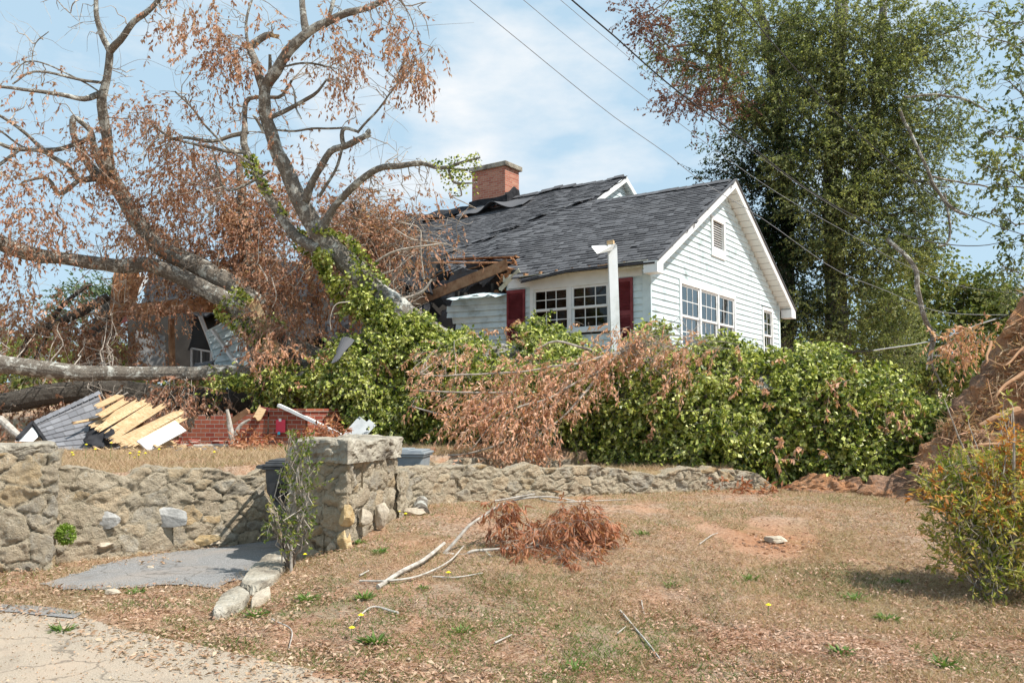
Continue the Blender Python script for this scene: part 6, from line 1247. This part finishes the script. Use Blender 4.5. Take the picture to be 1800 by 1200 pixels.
# ------------------------------------------------------------------ shrubs in front
def shrub(name, label, cat, base, ells, mat, per, ll, lw, k, L, stems, twm='twig', droop=.2):
    r = empty(name, tuple(base)); tag(r, label, cat); f, t_ = Fol(), Fol(); m = MB()
    for l in stems: P, rr = px_path(l); Q, q = smooth_path(P, rr, .05, .01); m.tube(Q, q, 6, .05)
    for (px, py, rx, ry, Yd, dens) in ells:
        c = at(px, py, Yd); kk = Yd/F_PX; R3 = np.array([rx*kk, rx*kk*.7, ry*kk]); n = int(dens*per*rx*ry*kk*kk*1500); D_ = unit(RNG.normal(size=(n, 3))); C2 = c+D_*R3*(RNG.random(n)**.45)[:, None]
        C2 = C2[C2[:, 2] > H(C2[:, 0], C2[:, 1])+.02]; D2_ = unit(C2-np.array(base)-[0, 0, -.2]+RNG.normal(size=C2.shape)*.5); sprigs(f, t_, C2, D2_, L, k, ll, lw, droop, .8, .003)
        for s_ in C2[:4]: m.tube(wig(np.array(base), s_, 7, .12), np.linspace(.010, .003, 7), 5, 0, False)
    build(m, 'stem', MAT[twm], r); f.build('foliage', mat, r); t_.build('twigs', MAT[twm], r); return r
sb = gnd(1745, 1052)
MAT['orangeleaf'] = mat_leaf('orange_shrub_leaf', [(.34, .10, .03), (.55, .24, .07), (.65, .42, .12)], .4, 4, .5, .2)
shrub('shrub', 'yellow green leafy shrub in front of the clay root plate', 'shrub', sb, [(1720, 880, 85, 75, 7.0, .9), (1770, 950, 80, 80, 6.9, 1.0), (1700, 960, 55, 55, 7.0, .8), (1790, 1020, 60, 30, 6.8, .9), (1730, 1010, 45, 28, 6.9, .8), (1820, 900, 70, 90, 7.0, .9), (1660, 890, 35, 50, 7.1, .5), (1700, 835, 50, 34, 7.1, .35), (1785, 825, 45, 50, 7.1, .4), (1650, 850, 25, 40, 7.2, .25), (1740, 750, 60, 40, 7.2, .05), (1800, 760, 40, 50, 7.2, .12), (1880, 980, 60, 80, 7, .9)],
      MAT['bushleaf'], .95, .062, .020, 10, .20, [[(1785, 1000, 7, 6.9), (1784, 900, 6, 6.9), (1782, 800, 5, 6.9), (1780, 720, 3, 6.9)], [(1770, 1020, 5, 6.9), (1760, 900, 4, 7), (1700, 800, 3, 7.1), (1660, 700, 1.5, 7.1)], [(1790, 1010, 5, 6.9), (1690, 900, 3, 7), (1640, 840, 2, 7.1)]])
pb = gnd(512, 1002)
shrub('sapling', 'slim leafy sapling growing in front of the shaded pillar face', 'sapling', pb, [(525, 800, 22, 40, 8.0, .5), (512, 845, 26, 40, 8.0, .5), (545, 850, 18, 45, 7.95, .45), (520, 900, 40, 45, 8.0, .55), (490, 920, 25, 30, 7.95, .4), (515, 950, 35, 25, 7.95, .5), (478, 900, 14, 14, 7.9, .3), (510, 780, 10, 20, 8, .5), (535, 778, 9, 18, 8, .5)],
      MAT['sapleaf'], 1.0, .042, .021, 8, .14, [[(512, 1005, 5, 8.0), (513, 940, 4.5, 8.0), (520, 860, 4, 8.0), (524, 800, 3, 8.0), (512, 768, 2, 8.0)], [(512, 960, 3.5, 8.0), (540, 880, 3, 8.0), (545, 820, 2, 8)], [(512, 970, 3, 8.0), (492, 930, 2.5, 8.0), (470, 895, 1.5, 7.9)], [(522, 830, 2.5, 8), (533, 790, 2, 8), (538, 765, 1.5, 8)]])

f = Fol()
shr = [o_ for o_ in sc.objects if o_.name == 'shrub'][0]
for (px, py, rx, ry, d_, n) in [(1730, 850, 50, 30, 7.1, 40), (1790, 830, 35, 40, 7.1, 50), (1680, 900, 30, 40, 7.0, 12), (1760, 900, 40, 30, 6.95, 26), (1640, 860, 25, 25, 7.0, 10), (1790, 780, 30, 30, 7, 30)]:
    C2 = np.array([at(px+random.gauss(0, .5)*rx, py+random.gauss(0, .5)*ry, d_+random.gauss(0, .1)) for _ in range(n)]); sprigs(f, None, C2, RNG.normal(size=(n, 3))+[0, 0, .3], .16, 9, .06, .02, .2)
f.build('foliage', MAT['orangeleaf'], shr)
# fallen branch on the lawn
def gp(px, py, dz): p = gnd(px, py); p[2] += dz; return p
def gpath(l, h): return np.array([gp(px, py, z) for (px, py), z in zip(l, h)])
fb = empty('fallen_branch', tuple(gnd(900, 985))); tag(fb, 'broken branch with rust red leaves lying in the middle of the lawn', 'fallen branch')
def lift(px, py, d, z):   # point at distance d seen at px, held z above ground line
    return at(px, py, d)
g0 = gnd(672, 1034); Y0 = g0[1]
SB = [([(664, 1036), (700, 1016), (742, 998), (780, 973)], [.02, .04, .06, .10], [.022, .02, .019, .017]), ([(632, 1025), (690, 1026), (740, 1018), (790, 998), (815, 978)], [.02, .03, .03, .06, .1], [.010, .010, .009, .008, .006])]
m = MB()
for l, h, w in SB: Q, rr = smooth_path(gpath(l, h), w, .03, .008); m.tube(Q, rr, 8, .1)
p1 = gp(780, 973, .10); Yb = p1[1]
def fbp(l): P, r = px_path([(a, b, w, Yb+d) for a, b, w, d in l]); return P, r
SL = [[(780, 973, 6.5, 0), (800, 950, 6, .05), (825, 922, 5.5, .15), (850, 905, 4.5, .25), (880, 885, 3.5, .35)], [(780, 973, 7, 0), (815, 975, 6.5, 0), (830, 968, 6, .0), (870, 965, 5.5, .05), (920, 962, 4, .1), (1000, 955, 3, .2)], [(855, 970, 5, 0), (875, 995, 5, -.25), (890, 1015, 4.5, -.4), (912, 1038, 3.5, -.5)], [(900, 1010, 3, -.3), (950, 1008, 3.5, -.2), (1000, 1022, 3, -.25), (1030, 1035, 2, -.3)], [(920, 962, 3, .1), (960, 940, 3, .2), (1000, 920, 2.5, .3), (1030, 910, 2, .4)], [(940, 960, 3, .1), (990, 930, 3, .2), (1030, 900, 2, .4)], [(912, 1038, 3, -.5), (960, 1044, 2.5, -.5), (1030, 1046, 2, -.5)], [(850, 905, 3, .25), (900, 880, 3, .6), (960, 873, 3, .7), (1010, 880, 2, .7)], [(870, 880, 3, .5), (940, 868, 2.5, .7)]]
for l in SL: P, r = fbp(l); Q, rr = smooth_path(P, r, .03, .01); m.tube(Q, rr, 7, .08)
build(m, 'branch', MAT['stick'], fb)
f, t_ = Fol(), Fol()
for (px, py, rx, ry, d, n) in [(870, 905, 22, 25, .3, 22), (900, 960, 45, 22, .0, 45), (960, 985, 55, 30, -.05, 80), (1010, 1000, 50, 28, -.1, 90), (1000, 950, 50, 28, .2, 80), (1030, 925, 35, 25, .35, 50), (1060, 970, 25, 28, .1, 35), (885, 880, 12, 14, .4, 10), (930, 935, 28, 25, .2, 30), (1000, 1025, 40, 12, -.3, 30), (1015, 895, 20, 14, .5, 20), (975, 925, 40, 16, .2, 40), (1040, 915, 30, 18, .3, 36), (1000, 900, 26, 14, .35, 24), (900, 900, 20, 18, .35, 14)]:
    C2 = np.array([at(px+random.gauss(0, .5)*rx, py+random.gauss(0, .5)*ry, Yb+d+random.gauss(0, .12)) for _ in range(n)]); hh = H(C2[:, 0], C2[:, 1]); C2[:, 2] = np.maximum(C2[:, 2], hh+.02)
    sprigs(f, t_, C2, RNG.normal(size=(n, 3))*[1, 1, .5]+[0.4, 0, 0], .20, 9, .10, .020, .8, .8, .002)
f.build('dead_leaves', MAT['dead_red'], fb); t_.build('twigs', MAT['twig'], fb)
for l, w, lab in [([(920, 868), (960, 882), (1030, 884), (1100, 880)], .012, 'long bleached stick lying before the low wall'), ([(700, 1082), (655, 1072), (625, 1096)], .009, 'short pale stick lying on the left part of the lawn'), ([(1090, 1078), (1110, 1102), (1130, 1125), (1160, 1165)], .009, 'thin curved bleached stick on the lawn at lower right'), ([(1128, 1060), (1132, 1084)], .005, 'tiny twig above the curved stick'), ([(478, 1092), (512, 1110), (508, 1146)], .006, 'hooked pale twig at the left edge of the lawn'),
                  ([(760, 1018), (800, 1020), (848, 1012)], .008, 'straight pale stick below the fallen branch'), ([(632, 1015), (648, 1008)], .010, 'stubby pale stick near the pillar foot'), ([(870, 1135), (900, 1120)], .007, 'small bleached twig at the bottom middle of the lawn'), ([(1085, 1118), (1100, 1105)], .005, 'small straw twig left of the curved stick'), ([(1230, 960), (1250, 945), (1262, 940)], .006, 'small twig on the clay patch')]:
    m = MB(); Q, rr = smooth_path(gpath(l, [.02]*len(l)), np.linspace(w, w*.6, len(l)), .03, .006); m.tube(Q, rr, 6, .1); tag(build(m, 'stick', MAT['stick']), lab, 'stick', 'sticks on the lawn')
# log stub by the wall
m = MB(); Q, rr = smooth_path([gp(742, 905, .0)+[0, 0, 0], gp(725, 885, .12)+[0, .1, .1]], [.09, .08], .04, .0); m.tube(Q, rr, 12, .2, True, 6); tag(build(m, 'log', MAT['bark']), 'short mossy log leaning on the low wall near the pillar', 'log')

# ------------------------------------------------------------------ weeds and dandelions
def weed(px, py, s, i, lab, far=0):
    c = gnd(px, py); n = int(40+30*s); a_ = RNG.uniform(0, 2*math.pi, n); D_ = np.stack([np.cos(a_), np.sin(a_), RNG.uniform(.1, 1.1, n)], -1); D_ += RNG.normal(size=D_.shape)*.2; f = Fol(); f.add(*leaf_quads(c+D_*RNG.uniform(.0, .06, n)[:, None]*[1, 1, .1], D_, RNG.uniform(.02, .07, n)*s, .013*s, np.tile([0, 0, 1.], (n, 1)), .1))
    tag(f.build('weed', MAT['weed']), lab, 'weed', 'green weeds in the lawn')
MAT['weed'] = mat_leaf('weed_leaf', [(.06, .12, .03), (.13, .22, .05), (.24, .32, .10)], .3, 6, .6, .25)
WD = [(640, 1052, 1.3, 'below the long pale fallen stick'), (540, 1056, 1.4, 'right of the curb stones'), (455, 1083, 1.3, 'at the lower end of the curb'), (560, 870, .9, 'at the pillar side'), (630, 955, 1.0, 'beside the ochre stone of the pillar'), (668, 972, 1.2, 'right of the ochre pillar stone'), (745, 1035, .8, 'under the pale fallen branch'), (810, 1112, 1.0, 'below the fallen branch heap'), (660, 1130, 1.5, 'beside the lower left dandelion'), (1560, 1090, 1.3, 'in the shrub shadow'), (1500, 1055, 1.2, 'at the left of the shrub shadow'), (1585, 1025, 1.1, 'high in the shrub shadow'), (1320, 1020, 1.1, 'below the clay patch'), (1130, 940, 1.0, 'right of the rusty leaf heap'), (1180, 1030, .9, 'in the middle right lawn'), (110, 1110, 1.3, 'on the litter strip at the left'), (240, 1042, 1.1, 'at the near edge of the asphalt'), (1660, 1170, 1.2, 'at the bottom right corner'), (1010, 1175, 1, 'at the bottom middle of the lawn'), (340, 950, .9, 'at the foot of the left wall'), (217, 962, .8, 'on the litter below the cushion plant'), (1480, 1150, 1.1, 'below the shrub shadow')]
for i, (px, py, s, t) in enumerate(WD): weed(px, py, s, i, 'green weed rosette '+t)
def dandelion(P, lab, tall=.08):
    r = empty('dandelion', tuple(P)); tag(r, lab, 'dandelion', 'yellow dandelions'); m = MB(); m.tube([P, P+[.005, 0, tall]], [.003, .003], 5); build(m, 'stalk', MAT['weed'], r)
    m = MB(); c = P+[.005, 0, tall]
    for k_ in range(2):
        th = np.linspace(0, 2*math.pi, 13)[:-1]; rr = (.022-.008*k_)*(1+.15*np.cos(th*6)); m.add(np.vstack([[c+[0, 0, .008+.005*k_]], np.stack([c[0]+rr*np.cos(th), c[1]+rr*np.sin(th), c[2]+0*th+.004*k_], -1), [c-[0, 0, .008]]]), [(0, 1+j, 1+(j+1) % 12) for j in range(12)]+[(13, 1+(j+1) % 12, 1+j) for j in range(12)])
    build(m, 'flower', MAT['yellow'], r)
DD = [(617, 1116, 'on the lower left lawn'), (633, 1092, 'beside the short pale stick'), (787, 1014, 'on the stick below the fallen branch'), (1350, 1074, 'on the right part of the lawn'), (535, 980, 'at the foot of the sapling'), (700, 903, 'left of the pair by the rubble'), (712, 908, 'right of the pair by the rubble')]
for px, py, t in DD: dandelion(gnd(px, py+8), 'yellow dandelion '+t)
for px, py in [(126, 795), (128, 799), (151, 781), (167, 789), (228, 796), (236, 804), (244, 794), (243, 799), (255, 796), (279, 789), (376, 794), (195, 778), (912, 805), (924, 806), (945, 805)]:
    Yd = 11.2 if px < 500 else 12.6; P = at(px, py, Yd); h = float(H(P[0], P[1])); tall = max(.03, P[2]-h); dandelion(np.array([P[0], P[1], h]), 'yellow dandelion in the dry yard grass above the stone wall', min(tall, .25))

# ------------------------------------------------------------------ grass and litter (uncountable)
def scatter_y(n, y0, y1, x_of): 
    y = np.exp(RNG.uniform(math.log(y0), math.log(y1), n)); return y
def blades(name, n, y0, y1, mat, L, Wd, mask, lean=.7, kx=.72):
    y = np.exp(RNG.uniform(math.log(y0), math.log(y1), n)); x = RNG.uniform(-1, 1, n)*(y*kx+.3); P = np.stack([x, y, H(x, y)], -1); keep = mask(x, y); P = P[keep]; m_ = len(P)
    a_ = RNG.uniform(0, 2*math.pi, m_); D_ = np.stack([np.cos(a_)*lean, np.sin(a_)*lean, RNG.uniform(.15, 1, m_)], -1); D_ = unit(D_); S_ = unit(np.cross(D_, RNG.normal(size=(m_, 3)))); l_ = (RNG.uniform(.5, 1.4, m_)*L)[:, None]; w_ = Wd*RNG.uniform(.6, 1.3, m_)[:, None]
    v = np.stack([P-S_*w_*.5-[0, 0, .004], P+S_*w_*.5-[0, 0, .004], P+D_*l_], 1).reshape(-1, 3); o = mesh_obj(name, v, None, mat, quads=np.arange(3*m_).reshape(-1, 3)); tag(o, kind='stuff'); return o
rd = np.array([p[:2] for p in road[:7]]); rd_x = np.concatenate([[-60], rd[:, 0], [.9, 4]]); rd_y = np.concatenate([[7], rd[:, 1], [4.1, 3]])
def onroad(x, y): return y < np.interp(x, rd_x, rd_y)-.03
DP = [tuple(p[:2]) for p in drive]
def ondrive(x, y):
    c = np.zeros(len(x), bool); n = len(DP)
    for i in range(n):
        (x1, y1), (x2, y2) = DP[i], DP[(i+1) % n]; w_ = (y1 > y) != (y2 > y); xx = (x2-x1)*(y-y1)/(y2-y1+1e-12)+x1; c ^= w_ & (x < xx)
    return c
def n2(x, y, s, o=0): return vnoise(np.stack([x, y, 0*x+o], -1), s)
def lawnmask(thr, s, o):
    def f(x, y):
        k_ = (n2(x, y, s, o)+.6*n2(x, y, s*2.7, o+4)) > thr; wallx = (np.abs(y-nwy(x)) < .0)
        return k_ & ~onroad(x, y) & ~ondrive(x, y) & (np.hypot(x-2.75, (y-8.6)*.8)+.5*n2(x, y, 2, 5) > .5)
    return f
blades('dry_grass', 240000, 4.3, 12.6, MAT['straw'], .060, .0055, lawnmask(-.15, .9, 1))
blades('green_grass', 70000, 4.3, 12.0, MAT['greengrass'], .060, .0055, lawnmask(.12, 1.1, 2))
ym = lambda x, y: (y > fwy(x)+.28) & (x < .9) | (y > nwy(x)+.3) & (x > 1.1) & (x < 4)
blades('green_grass', 60000, 4.3, 7.5, MAT['greengrass'], .05, .0055, lambda x, y: lawnmask(.05-.3*0, 1.6, 12)(x, y) & (x < 1.6))
blades('yard_grass', 120000, 8.9, 16.5, MAT['straw'], .11, .008, ym)
def litter(name, n, y0, y1, mat, mask, s=(.018, .05), wr=(.25, .5), kx=.72):
    y = np.exp(RNG.uniform(math.log(y0), math.log(y1), n)); x = RNG.uniform(-1, 1, n)*(y*kx+.3); keep = mask(x, y); x, y = x[keep], y[keep]; m_ = len(x); P = np.stack([x, y, H(x, y)+RNG.uniform(.005, .03, m_)], -1)
    a_ = RNG.uniform(0, 2*math.pi, m_); D_ = np.stack([np.cos(a_), np.sin(a_), RNG.normal(size=m_)*.3], -1); L = RNG.uniform(*s, m_); S_ = np.tile([0, 0, 1.], (m_, 1))+RNG.normal(size=(m_, 3))*.35
    v, q = leaf_quads(P, D_, L, L*RNG.uniform(*wr, m_), S_, .3); o = mesh_obj(name, v, None, mat, quads=q); tag(o, kind='stuff')
litter('leaf_litter', 42000, 4.2, 12.3, MAT['litter_dark'], lambda x, y: (n2(x, y, 1.3, 7)+.5*n2(x, y, 4, 8) > .0-.3*(x > 1.5)) & ~onroad(x, y+.12) & ~ondrive(x, y) & ~((y > nwy(x)+.1)&(x > -1.3)), (.014, .042))
litter('leaf_litter', 26000, 4.2, 9.6, MAT['litter'], lambda x, y: (np.abs(y-np.interp(x, rd_x, rd_y)) < .35*(1+n2(x, y, 1.2))) | (ondrive(x, y) & (n2(x, y, 1.6, 3) > .35)) | ((x < -1.6) & (y < fwy(x)) & ~ondrive(x, y) & ~onroad(x, y)), (.02, .06))
litter('leaf_litter', 52000, 4.3, 10.5, MAT['litter_dark'], lambda x, y: (n2(x, y, 1.1, 17)+.5*n2(x, y, 3.5, 8) > .45-.75*ss((x-.2)/1.6)*ss((8.2-y)/1.2)) & ~onroad(x, y+.12) & ~ondrive(x, y) & ~((y > nwy(x)+.1)&(x > -1.3)) & (x > -2), (.015, .045))
litter('road_grit', 9000, 4.2, 7.5, MAT['litter'], lambda x, y: onroad(x, y), (.006, .022), (.5, .9))
def dedge(x, y):
    a_ = ondrive(x, y); r_ = np.zeros(len(x), bool)
    for dx, dy in ((.13, 0), (-.13, 0), (0, .11), (0, -.11)): r_ |= ondrive(x+dx+.06*n2(x, y, 6), y+dy+.06*n2(x, y, 6, 4)) != a_
    return r_ & (y < 9.9) & (x < -1.6)
litter('leaf_litter', 32000, 5.2, 9.9, MAT['litter_dark'], lambda x, y: dedge(x, y) & (n2(x, y, 3) > -.3), (.012, .04))
blades('dry_grass', 90000, 5.2, 9.9, MAT['straw'], .06, .006, dedge)
blades('thatch', 200000, 4.25, 12.0, MAT['litter_dark'], .055, .0065, lawnmask(-.5, 1.4, 6), lean=3.5)
blades('thatch', 120000, 4.25, 12.0, MAT['straw'], .06, .0055, lawnmask(-.2, 1.4, 9), lean=3.0)
# shallow clay clods on the bare patch
m = MB()
for i in range(70):
    p = gnd(1350+random.gauss(0, 45), 955+random.gauss(0, 10)); s_ = random.uniform(.008, .03); rock(m, p, (s_, s_, s_*.6), i, 5, .9, .5)
o = build(m, 'clay_clods', MAT['dirt']); tag(o, kind='stuff')
m = MB(); m.grid(lump(np.array([*gnd(1500, 868)[:2]+[.1, .5], .35]), (.9, .4, .28), 40, 3, .2), True); m.grid(lump(np.array([*gnd(1620, 880)[:2]+[.1, .4], .35]), (.7, .4, .4), 40, 5, .2), True)
tag(build(m, 'soil_mound', MAT['dirt']), kind='structure')

# ------------------------------------------------------------------ overhead wires
def wire(l, w, mat, lab, sp=1):
    P = np.array([at(a, b, d) for a, b, d in l]); Q, rr = smooth_path(P, np.full(len(P), w), .5); m = MB(); m.tube(Q, rr, 6, 0, False); tag(build(m, 'power_line', MAT[mat], smooth=True), lab, 'power line', 'overhead lines')
def yy(l, a, b): n = len(l); return [(x, y, a+(b-a)*i/(n-1)) for i, (x, y) in enumerate(l)]
wire(yy([(960, -45), (1005, 0), (1080, 64), (1180, 152), (1304, 244), (1368, 296), (1440, 346), (1520, 388), (1600, 416), (1660, 429), (1720, 432), (1768, 424), (1860, 400)], 11, 24), .013, 'wire', 'thickest black overhead cable running over the right gable')
wire(yy([(1240, -70), (1296, 0), (1376, 96), (1464, 192), (1560, 280), (1660, 356), (1760, 400), (1860, 430)], 9, 22), .010, 'wire', 'black cable crossing in front of the tall oak crown')
wire(yy([(780, -40), (825, 0), (923, 80), (1000, 143), (1080, 206), (1180, 276), (1232, 318), (1340, 384), (1424, 444), (1480, 480), (1560, 512), (1640, 545), (1720, 553), (1820, 552)], 13, 23), .007, 'wire_grey', 'lowest thin grey wire crossing the wide blue sky above the ridge')
wire(yy([(870, -40), (920, 0), (1000, 67), (1080, 130), (1252, 260), (1368, 340), (1480, 404), (1600, 470), (1700, 505), (1820, 518)], 13, 24), .006, 'wire_grey', 'middle thin grey wire above the lowest one')
wire(yy([(940, -40), (985, 0), (1080, 80), (1180, 162), (1304, 252), (1400, 322), (1500, 385)], 12, 24), .005, 'wire_grey', 'thin wire running just beneath the thickest cable')
wire(yy([(1430, 606), (1500, 618), (1560, 612), (1650, 597), (1720, 570), (1790, 548), (1860, 520)], 19, 15), .013, 'twist', 'black and white wrapped cable hanging low behind the hedge')
